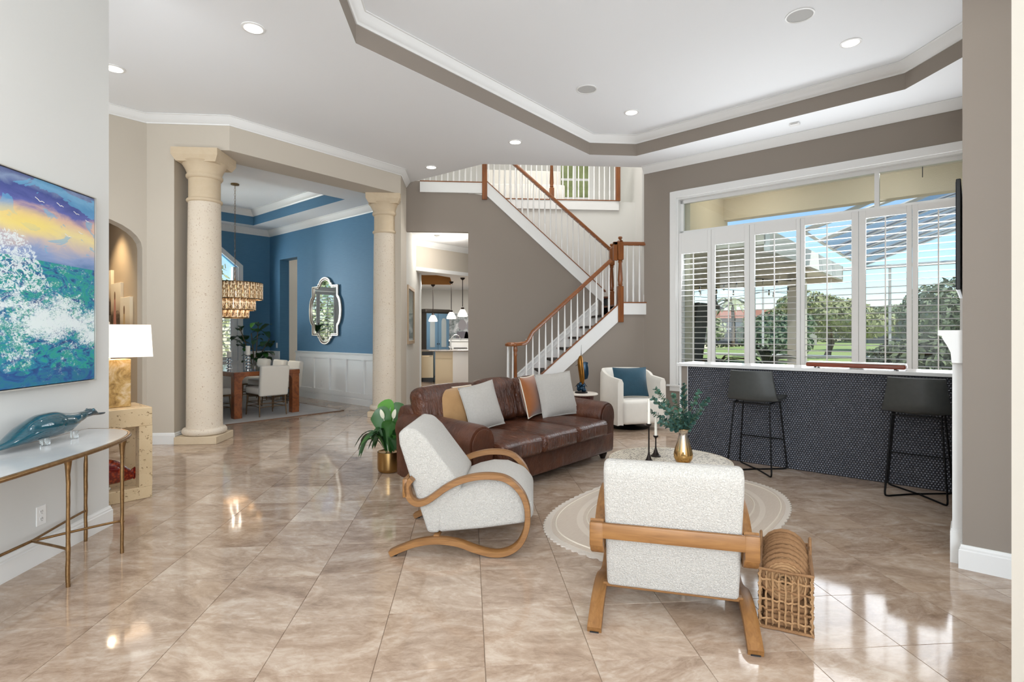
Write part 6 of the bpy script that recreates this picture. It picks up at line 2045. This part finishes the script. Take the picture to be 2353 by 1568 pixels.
MB().box(-0.27, 0.27, -0.018, 0, 0.13, 0.66).build('door', cab, sk)
MB().box(-0.27, 0.27, -0.018, 0, 0.69, 0.85).build('drawer', cab, sk)
MB().box(-0.30, 0.30, 0.05, 0.6, 0, 0.10).build('plinth', M['bronze'], sk)
dwm = mat('stainless', '#b9a98d', 0.3, 0.7)
dsh = thing('dishwasher', 'stainless dishwasher beside the kitchen island', 'dishwasher', (-1.15, 15.3, 0))
MB().box(-0.16, 0.16, 0, 0.55, 0.12, 0.86).build('body', dwm, dsh)
MB().box(-0.155, 0.155, -0.02, 0, 0.14, 0.74).build('door', dwm, dsh)
MB().box(-0.155, 0.155, -0.02, 0, 0.75, 0.85).build('control_panel', M['black'], dsh)
MB().tube([(-0.13, -0.05, 0.72), (0.13, -0.05, 0.72)], 0.01, 8).build('handle', dwm, dsh)
MB().box(-0.15, 0.15, 0.05, 0.5, 0, 0.12).build('toe_kick', M['black'], dsh)
ct2 = thing('side_countertop', 'granite counter above the dishwasher', 'countertop', (0, 0, 0))
MB().box(-1.95, -0.97, 15.26, 15.92, 0.872, 0.90).build('slab', gran, ct2)
fa = thing('kitchen_faucet', 'tall curved chrome faucet on the kitchen island', 'faucet', (-0.50, 15.3, 0.906))
MB().tube(smooth_path([(0, 0, 0), (0, 0, 0.25), (0.04, 0, 0.36), (0.14, 0, 0.42), (0.24, 0, 0.37), (0.27, 0, 0.26)], 6), 0.016, 8).build('spout', chrome, fa, 60)
MB().lathe([(0, 0), (0.035, 0), (0.03, 0.04), (0, 0.05)], 14).build('base', chrome, fa, 50)
MB().tube([(0, 0, 0.05), (-0.08, 0, 0.09)], 0.010, 6).build('lever', chrome, fa)
# blue armoire at 45 degrees
blu = mat('blue_cabinet_paint', '#5e7f98', 0.45)
ar = thing('blue_armoire', 'blue armoire with arched glass doors at the back of the kitchen', 'armoire', (-1.05, 16.42, 0), R(40))
MB().box(-0.42, 0.42, -0.2, 0.2, 0.08, 1.98).build('body', mat('dark_umber_paint', '#39342f', 0.5), ar)
MB().box(-0.47, 0.47, -0.25, 0.22, 1.98, 2.08).bevel(0.03, 2).build('cornice', mat('dark_umber2', '#39342f', 0.5), ar)
MB().box(-0.43, 0.43, -0.21, 0.2, 0.0, 0.08).build('plinth', blu, ar)
for s in (-1, 1):
    d = part('door', MB().box(s * 0.21 - 0.20, s * 0.21 + 0.20, -0.225, -0.2, 0.10, 1.95).mesh('door', blu), ar)
    ap = [(s * 0.21 - 0.09, 0.95), (s * 0.21 + 0.09, 0.95), (s * 0.21 + 0.09, 1.70)] + [(s * 0.21 + 0.09 * math.cos(R(180 * k / 8)), 1.70 + 0.12 * math.sin(R(180 * k / 8))) for k in range(1, 8)] + [(s * 0.21 - 0.09, 1.70)]
    MB().slab(ap, -0.230, -0.226).build('glass', mat('armoire_glass', '#c9d6dc', 0.06, 0.6), d)
    MB().ball((s * 0.035, -0.24, 1.05), 0.015, 8, 6).build('knob', M['bronze'], d, 60)
# portrait canvas and white buffet
pc = thing('portrait_canvas', 'large grey photo canvas on the kitchen back wall', 'canvas print', (-0.22, 17.0, 1.20))
q = NT('portrait_print')
f_ = q.noise(q.coord('Object', (1.6, 1, 1.6)), 3, 5, 0.7)
q.base(q.ramp(f_, [(0.35, '#3f4a44'), (0.48, '#8c9698'), (0.58, '#c9ccd0'), (0.7, '#e6e7e6')]))
MB().box(-0.42, 0.62, -0.035, 0, 0, 0.78).build('print', q.m, pc)
MB().box(-0.44, 0.64, -0.03, 0, -0.02, 0.80).build('frame', M['white'], pc)
grey = mat('portrait_grey', '#9a979c', 0.7)
for x, s in ((0.02, 1.0), (0.28, 0.92)):
    MB().prism([(x + 0.13 * math.cos(R(k * 22.5)), 0.42 * s + 0.17 * math.sin(R(k * 22.5))) for k in range(16)], 0.0, 0.003, T(0, -0.0352, 0) @ RX(R(90))).build('printed_face', grey, pc)
    MB().prism([(x - 0.2, 0.0), (x + 0.2, 0.0), (x + 0.16, 0.22 * s), (x - 0.16, 0.22 * s)], 0.0, 0.002, T(0, -0.0352, 0) @ RX(R(90))).build('printed_shirt', mat('portrait_dark', '#6f6c74', 0.7), pc)
bf = thing('white_buffet', 'white buffet under the grey photo canvas', 'sideboard', (0.05, 16.7, 0))
MB().box(-0.62, 0.8, -0.25, 0.25, 0.0, 1.12).build('body', M['trim'], bf)
MB().box(-0.65, 0.83, -0.28, 0.27, 1.12, 1.17).build('top', M['white'], bf)
for x in (-0.3, 0.35):
    d = part('drawer', MB().box(x - 0.28, x + 0.28, -0.268, -0.25, 0.80, 1.05).mesh('drawer', M['white']), bf)
    MB().box(x - 0.2, x + 0.2, -0.285, -0.268, 0.91, 0.93).build('handle', M['bronze'], d)
# pendants
def pendant(px_, D, zb, lab):
    lat = (px_ - 1176.5) / 1245.0 * D
    x = lat * 0.9968 + D * 0.0797
    y = D * 0.9968 - lat * 0.0797
    t = thing('pendant_light', lab, 'pendant light', (x, y, KZ), 0, 'kitchen pendant lights')
    h = KZ - zb
    MB().lathe([(0, 0), (0.06, 0), (0.05, -0.03), (0.012, -0.06), (0, -0.06)], 16).build('canopy', M['bronze'], t, 50)
    MB().tube([(0, 0, -0.05), (0, 0, -h + 0.16)], 0.010, 6).build('rod', M['bronze'], t)
    MB().lathe([(0, -h + 0.18), (0.03, -h + 0.17), (0.045, -h + 0.12), (0, -h + 0.12)], 14).build('socket', M['bronze'], t, 50)
    MB().lathe([(0.04, -h + 0.125), (0.075, -h + 0.08), (0.115, -h), (0.125, -h - 0.05), (0.10, -h - 0.06)], 20).build('shade', emit('frosted_shade', '#fff0d8', 2.2) if 'frosted_shade' not in bpy.data.materials else bpy.data.materials['frosted_shade'], t, 60)
pendant(995, 15.1, 1.75, 'frosted pendant light in front of the blue armoire')
pendant(1037, 14.2, 1.80, 'middle frosted pendant light over the kitchen island')
pendant(1063, 13.2, 1.83, 'frosted pendant light closest to the doorway edge')

# ================================================================ outside
M['stucco'] = mat('tan_stucco', '#dccfb8', 0.9, bump=(60, 0.3))
M['stuccol'] = mat('pale_stucco', '#f2e9da', 0.9, bump=(60, 0.2))
M['lawn'] = mat('lawn_grass', '#8fa45c', 0.95, var=(0.8, '#a5b46e'), bump=(30, 0.6))
M['patio'] = mat('patio_pavers', '#ddd3c4', 0.9)
M['alum'] = mat('white_aluminium', '#e3e3e1', 0.5)
struct(MB().box(-20, 60, 8.45, 160, -0.30, -0.16).build('lawn', M['lawn'], None, None, True), 'sunlit lawn beyond the terrace')
struct(MB().box(-9, 9, 8.28, 15.5, -0.16, -0.06).build('terrace', M['patio'], None, None, True), 'pale terrace paving outside the bar window')
# lanai roof and beams
ln = struct(thing('exterior_lanai', None, None, (0, 0, 0), UVROT), 'covered lanai outside the bar window')
MB().box(-3.40, 4.0, 8.28, 9.95, 3.75, 3.85).build('ceiling', M['stuccol'], ln)
MB().box(-3.40, 4.0, 9.78, 9.98, 3.38, 3.75).build('front_beam', M['stucco'], ln)
MB().box(-3.60, -3.385, 8.28, 9.98, 2.7, 3.85).build('side_beam', M['stucco'], ln)
MB().box(-3.60, -3.385, 8.28, 8.46, -0.1, 2.75).build('pilaster', M['stucco'], ln)
for q_ in (-2.6, -0.9):  # hidden fixtures and fill lamps added to brighten the lanai beam
    f_ = part('fill_fixture', MB().lathe([(0, 0), (0.11, 0), (0.10, -0.05), (0, -0.07)], 20).mesh('fill_fixture', M['white'], 50), ln, (q_, 8.95, 3.75))
    lamp('lanai_fill_light', 'POINT', P(q_, 8.95, 3.60), 8, (1.0, 0.97, 0.92), size=0.1)
MB().tube([(-0.55, 9.6, 3.75), (-0.55, 9.6, 3.58)], 0.006, 5).build('hanging_rod', M['black'], ln)
# terrace roof beyond
tr_ = struct(thing('exterior_terrace_roof', None, None, (0, 0, 0)), 'tan terrace roof carried by a square post')
def strip(u1, v0, v1, z0, z1, nm, m):
    """band across the terrace from the house wall (x = 3.6) to u1"""
    a_, b_ = P(u1, v0), P(u1, v1)
    MB().prism([(3.6, v0 * S2 - 3.6), a_[:2], b_[:2], (3.6, v1 * S2 - 3.6)], z0, z1).build(nm, m, tr_)
strip(-2.28, 8.30, 13.9, 2.66, 2.82, 'soffit', M['stuccol'])
strip(-2.22, 13.9, 14.0, 2.50, 2.86, 'fascia', M['stucco'])
MB().prism([P(-2.30, 8.3)[:2], P(-2.22, 8.3)[:2], P(-2.22, 14.0)[:2], P(-2.30, 14.0)[:2]], 2.56, 2.86).build('fascia', M['alum'], tr_)
for v0 in (9.4, 10.6, 11.7):
    strip(-2.30, v0, v0 + 0.14, 2.60, 2.66, 'rafter', M['stuccol'])
strip(-2.74, 12.75, 13.05, 2.48, 2.66, 'edge_beam', M['stuccol'])
MB().prism([P(-3.06, 12.75)[:2], P(-2.74, 12.75)[:2], P(-2.74, 13.05)[:2], P(-3.06, 13.05)[:2]], -0.1, 2.66).build('post', M['stuccol'], tr_)

# screened pool cage
pcg = struct(thing('exterior_pool_cage', None, None, (0, 0, 0), UVROT), 'white framed screen enclosure over the pool')
def bar_(a, b, r=0.045):
    MB().tube([a, b], r, 4).build('cage_bar', M['alum'], pcg)
for k in range(6):
    v0 = 10.2 + 1.25 * k
    bar_((-2.2, v0, 3.1), (3.4, v0, 5.2), 0.04)
for u, z in ((-2.2, 3.1), (0.6, 4.15), (3.4, 5.2)):
    bar_((u, 9.9, z), (u, 16.6, z), 0.035)
for u0, u1 in ((-2.2, 0.6), (0.6, 3.4)):
    for k in range(5):
        v0 = 10.2 + 1.25 * k
        z0 = 3.1 + (u0 + 2.2) * 0.375
        bar_((u0, v0, z0), (u1, v0 + 1.25, z0 + 1.05), 0.028)
scm = NT('dark_screen_mesh')
tp_ = scm.n('ShaderNodeBsdfTransparent')
df_ = scm.n('ShaderNodeBsdfDiffuse')
df_.inputs[0].default_value = lin('#4f6688')
mx_ = scm.n('ShaderNodeMixShader')
mx_.inputs[0].default_value = 0.62
scm.l(tp_.outputs[0], mx_.inputs[1])
scm.l(df_.outputs[0], mx_.inputs[2])
scm.l(mx_.outputs[0], scm.out.inputs['Surface'])
MB().add([(-2.2, 11.45, 3.08), (0.6, 11.45, 4.13), (0.6, 16.4, 4.13), (-2.2, 16.4, 3.08)], [(0, 1, 2, 3)]).build('screen_roof', scm.m, pcg)
for u in (-4.6, -3.6, -1.6, 0.3, 1.9):
    bar_((u, 16.5, -0.1), (u, 16.5, 3.1), 0.04)
bar_((-9, 16.5, 3.05), (6, 16.5, 3.05), 0.05)
bar_((-9, 16.5, 0.75), (6, 16.5, 0.75), 0.03)

# string lights and barn lamps under the terrace roof
for k, (v0, z0) in enumerate(((10.9, 2.42), (12.2, 2.38), (13.4, 2.34))):
    t = thing('string_lights', ['string lights sagging closest to the bar window', 'middle string lights under the terrace roof', 'string lights along the far terrace edge'][k], 'string lights', P(5.75 - v0, v0, 0), UVROT, 'string lights under the terrace roof')
    pts = [(x, 0, z0 - 0.10 * math.sin(math.pi * ((x % 2.0) / 2.0))) for x in [(v0 - 8.3) * i / 32 for i in range(33)]]
    MB().tube(pts, 0.006, 4).build('cable', M['black'], t)
    for i in range(2, 32, 3):
        b = MB().lathe([(0.014, 0), (0.016, -0.05), (0.004, -0.055)], 8, (0, 0), T(*pts[i])).build('socket', M['black'], t)
        MB().ball((pts[i][0], 0, pts[i][2] - 0.085), (0.022, 0.022, 0.035), 8, 6).build('bulb', M['piping'], b, 60)
def barn(u, v, z, lab):
    t = thing('barn_lamp', lab, 'lamp', P(u, v, 0), UVROT, 'outdoor barn lamps')
    MB().tube([(0, 0, 2.66), (0, 0, z + 0.16)], 0.018, 6).build('rod', M['bronze'], t)
    MB().lathe([(0.03, z + 0.17), (0.05, z + 0.12), (0.10, z + 0.07), (0.20, z + 0.01), (0.19, z), (0.09, z + 0.05), (0, z + 0.10)], 20).build('shade', mat('grey_enamel', '#6f7274', 0.4), t, 50)
    MB().lathe([(0.05, 2.66), (0.05, 2.62), (0.018, 2.60)], 14).build('canopy', M['bronze'], t)
barn(-5.05, 12.3, 1.98, 'hanging barn lamp outside the first shutter panel')
barn(-4.75, 13.2, 1.95, 'hanging barn lamp outside the second shutter panel')
# dark covered grill and planter seen through the first panels
gr = thing('covered_grill', 'dark tall covered grill outside the first shutter panel', 'grill', P(-4.35, 10.45, -0.06), UVROT)
MB().add([(-0.42, -0.3, 0), (0.10, -0.3, 0), (0.10, 0.3, 0), (-0.42, 0.3, 0), (-0.5, -0.3, 1.95), (0.36, -0.3, 2.02), (0.36, 0.3, 2.02), (-0.5, 0.3, 1.95)],
         [(0, 3, 2, 1), (4, 5, 6, 7), (0, 1, 5, 4), (1, 2, 6, 5), (2, 3, 7, 6), (3, 0, 4, 7)]).build('cover', mat('dark_cover', '#2b2d2a', 0.7), gr)
MB().tube([(0.05, -0.28, 0.3), (0.05, 0.28, 0.3)], 0.015, 6).build('tie_strap', M['black'], gr)
pz = thing('planter_box', 'dark planter box on the terrace outside the first shutter panel', 'planter', P(-4.7, 11.8, -0.06), UVROT)
MB().box(-0.9, 0.5, -0.3, 0.3, 0, 0.86).build('body', mat('dark_planter', '#454744', 0.7), pz)
MB().box(-0.86, 0.46, -0.26, 0.26, 0.80, 0.87).build('soil', M['soil'], pz)

def spiky(u, v, z, s, lab, nm='agave'):
    t = thing('agave_plant', lab, 'plant', P(u, v, z), 0.3)
    MB().lathe([(0, 0), (0.16, 0), (0.2, 0.35), (0.18, 0.35), (0, 0.3)], 16).build('pot', M['bronze'], t, 50)
    r = random.Random(int(u * 100))
    for k in range(22):
        a = r.uniform(0, 6.28)
        d = Vector((math.cos(a), math.sin(a), 0))
        h = r.uniform(0.05, 0.55) * s
        L = r.uniform(0.45, 0.75) * s
        b = MB()
        blade(b, [Vector((0, 0, 0.3)), d * L * 0.4 + Vector((0, 0, 0.3 + h * 0.7)), d * L + Vector((0, 0, 0.3 + h * 0.7))], 0.045 * s, 0.5, 8, Vector((0, 0, 1)), 0.9)
        b.build('leaf', mat('agave_leaf', '#3d4a35', 0.6) if 'agave_leaf' not in bpy.data.materials else bpy.data.materials['agave_leaf'], t, 80)
spiky(-3.15, 11.5, 0.35, 1.15, 'spiky agave in a pot outside the third shutter panel')
spiky(-3.9, 10.95, 0.35, 0.7, 'small spiky plant outside the second shutter panel')

# trees and hedge
def leaves_blob(mb, c, r, n, size, rnd):
    for _ in range(n):
        while True:
            d = Vector((rnd.uniform(-1, 1), rnd.uniform(-1, 1), rnd.uniform(-1, 1)))
            if 0.15 < d.length < 1:
                break
        d = d.normalized() * (d.length ** 0.4)
        p = Vector((c[0] + d.x * r[0], c[1] + d.y * r[1], c[2] + d.z * r[2]))
        nrm = (d + Vector((rnd.uniform(-.8, .8), rnd.uniform(-.8, .8), rnd.uniform(-.5, .9)))).normalized()
        a = nrm.cross(Vector((rnd.uniform(-1, 1), rnd.uniform(-1, 1), rnd.uniform(-1, 1)))).normalized()
        b = nrm.cross(a)
        s = size * rnd.uniform(0.6, 1.3)
        o = len(mb.v)
        mb.v += [tuple(p - a * s), tuple(p + b * s * 0.5), tuple(p + a * s), tuple(p - b * s * 0.5)]
        mb.f.append((o, o + 1, o + 2, o + 3))
M['fol1'] = mat('tree_leaves_bright', '#8f9363', 0.7, var=(0.7, '#a8a87c'))
M['fol2'] = mat('tree_leaves_dark', '#66755a', 0.7, var=(0.7, '#84906e'))
M['fol3'] = mat('tree_leaves_olive', '#8f9870', 0.7, var=(0.7, '#aeb08c'))
def tree(px_, D, z0, z1, w, m, lab, nm='tree', n=1500, size=0.16, trunk=True, group='trees beyond the lawn', cat='tree'):
    lat = (px_ - 1176.5) / 1245.0 * D
    x, y = lat * 0.9968 + D * 0.0797, D * 0.9968 - lat * 0.0797
    t = thing(nm, lab, cat, (x, y, -0.16), 0, group)
    r = random.Random(int(px_ * 7 + D))
    mb = MB()
    k = 7
    h = z1 - z0
    leaves_blob(mb, (0, 0, z0 + h * 0.5 + 0.16), (w * 0.42, w * 0.4, h * 0.42), n // 3, size, r)
    for i in range(k):
        a = 2 * math.pi * i / k
        q = r.uniform(0.25, 0.8)
        leaves_blob(mb, (w * 0.36 * math.cos(a), w * 0.36 * math.sin(a), z0 + h * q + 0.16), (w * 0.26, w * 0.26, h * 0.26), n // k, size, r)
    mb.build('crown', m, t)
    tr2 = MB().tube([(0, 0, 0), (0.05 * w, 0, (z0 + 0.16) * 0.6 + 0.2), (0, 0, z0 + h * 0.55)], max(0.08, 0.03 * w), 7, False, [1.2, 1.0, 0.6])
    tr2.build('trunk', M['bark'], t, 60)
    return t
tree(1900, 34, 1.0, 3.9, 6.2, M['fol1'], 'broad bright green tree behind the fourth shutter panel', n=4200, size=0.17)
tree(2035, 46, 0.9, 3.7, 6.0, M['fol3'], 'olive green tree behind the fifth shutter panel', n=2600, size=0.24)
tree(1782, 27, 0.2, 2.7, 3.0, M['fol2'], 'dark green bushy tree behind the third shutter panel', n=2400, size=0.13)
tree(1745, 62, 0.0, 3.4, 4.0, M['fol3'], 'small pale tree beside the far red roof', n=900, size=0.24)
tree(2128, 36, 0.3, 3.7, 3.0, M['fol2'], 'dark bluish pine behind the sixth shutter panel', n=1800, size=0.16)
tree(2198, 17, 0.5, 3.4, 2.6, M['fol2'], 'tall dark tree close to the fireplace end of the window', n=2600, size=0.11)
tree(1605, 60, 0.0, 3.2, 5.0, M['fol3'], 'small hazy tree outside the first shutter panel', n=1200, size=0.26)
for px_, D, z1, w, lab in ((2165, 12.5, 1.35, 2.4, 'clipped green hedge outside the sixth shutter panel'), (2062, 17, 0.95, 2.0, 'green hedge outside the fifth shutter panel'), (1870, 15.5, 0.55, 2.4, 'low hedge outside the fourth shutter panel')):
    lat = (px_ - 1176.5) / 1245.0 * D
    x, y = lat * 0.9968 + D * 0.0797, D * 0.9968 - lat * 0.0797
    t = thing('garden_hedge', lab, 'hedge', (x, y, -0.16), UVROT, 'hedges by the terrace')
    mb = MB()
    leaves_blob(mb, (0, 0, z1 * 0.55), (w * 0.6, 0.7, z1 * 0.62), 2600, 0.09, random.Random(px_))
    mb.build('foliage', M['fol2'] if px_ != 2060 else M['fol1'], t)
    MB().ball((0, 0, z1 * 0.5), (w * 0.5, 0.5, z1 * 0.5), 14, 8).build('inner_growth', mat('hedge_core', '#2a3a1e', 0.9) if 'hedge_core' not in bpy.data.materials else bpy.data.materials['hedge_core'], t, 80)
# palm
lat = (1683 - 1176.5) / 1245.0 * 62
pm_ = thing('palm_tree', 'palm tree in front of the red-roofed house', 'palm tree', (lat * 0.9968 + 62 * 0.0797, 62 * 0.9968 - lat * 0.0797, -0.16))
MB().tube([(0, 0, 0), (0.1, 0, 2.5), (0, 0, 4.7)], 0.22, 8, False, [1.2, 0.9, 0.8]).build('trunk', M['bark'], pm_, 60)
rp_ = random.Random(5)
for k in range(20):
    a = 2 * math.pi * k / 20
    d = Vector((math.cos(a), math.sin(a), 0))
    h = rp_.uniform(-0.1, 1.0)
    b = MB()
    blade(b, [Vector((0, 0, 4.6)), d * 0.9 + Vector((0, 0, 4.7 + h)), d * 1.9 + Vector((0, 0, 4.4 + h * 0.6)), d * 2.5 + Vector((0, 0, 3.5 + h * 0.5))], 0.26, -0.4, 9, Vector((0, 0, 1)), 0.8)
    b.build('frond', M['fol3'], pm_, 80)
# far houses
roofm = mat('red_roof_tiles', '#b9806a', 0.9, var=(3, '#a06a55'))
def house(px_, D, w, h, rz_, lab):
    lat = (px_ - 1176.5) / 1245.0 * D
    x, y = lat * 0.9968 + D * 0.0797, D * 0.9968 - lat * 0.0797
    t = thing('far_house', lab, 'house', (x, y, -0.2), R(rz_), 'houses across the lawn')
    MB().box(-w / 2, w / 2, -4, 4, 0, h).build('walls', mat('house_walls', '#b9b0a6', 0.9) if 'house_walls' not in bpy.data.materials else bpy.data.materials['house_walls'], t)
    a, b = w / 2 + 0.6, 4.6
    MB().add([(-a, -b, h), (a, -b, h), (a, b, h), (-a, b, h), (-a + 3, 0, h + 1.3), (a - 3, 0, h + 1.3)], [(0, 1, 5, 4), (1, 2, 5), (2, 3, 4, 5), (3, 0, 4), (3, 2, 1, 0)]).build('roof', roofm, t)
    n = int(w // 2.6)
    for k in range(n):
        x0 = -w / 2 + 0.9 + k * 2.6
        f = part('window', MB().box(x0, x0 + 1.5, -4.05, -3.98, 0.7, 2.1).mesh('window', M['white']), t)
        MB().box(x0 + 0.08, x0 + 1.42, -4.07, -4.05, 0.78, 2.02).build('pane', mat('dark_pane', '#3a444c', 0.1) if 'dark_pane' not in bpy.data.materials else bpy.data.materials['dark_pane'], f)
    # screened porch
    MB().box(-w * 0.3, w * 0.3, -7.0, -4.0, 0, 1.9).build('porch_screen', mat('porch_screen', '#4a4f52', 0.7) if 'porch_screen' not in bpy.data.materials else bpy.data.materials['porch_screen'], t)
house(1735, 78, 15, 3.6, -30, 'grey house with red tile roof across the lawn behind the palm')
house(1500, 74, 12, 2.8, -25, 'low red-roofed house outside the first shutter panel')
house(2085, 80, 12, 4.0, -45, 'red-roofed house glimpsed between the trees by the fireplace end')
# distant tree line
mb = MB()
rr_ = random.Random(21)
for k in range(46):
    px_ = 1480 + k * 22
    D = 96 + rr_.uniform(-6, 6)
    lat = (px_ - 1176.5) / 1245.0 * D
    leaves_blob(mb, (lat * 0.9968 + D * 0.0797, D * 0.9968 - lat * 0.0797, rr_.uniform(1.2, 2.6)), (4.0, 4.0, rr_.uniform(2.0, 3.6)), 260, 0.55, rr_)
tag(mb.build('treeline', M['fol3']), 'hazy tree line along the far side of the lawn', 'trees', kind='stuff')
# greenery outside the dining window
mb = MB()
for k in range(5):
    leaves_blob(mb, (0, 0.7 * k - 1.4, 1.6 + 0.5 * (k % 2)), (0.8, 0.8, 1.9), 700, 0.10, rr_)
o = tag(mb.build('garden_bush', M['fol1'], None, None, True), 'sunlit bushes outside the dining room window', 'bush')
o.location = P(-15.4, 4.1, 0.3)
struct(MB().box(-30, -12.75, -6, 12, -0.30, -0.16).build('ground_side', M['lawn'], None, None, True), 'garden ground outside the dining room')
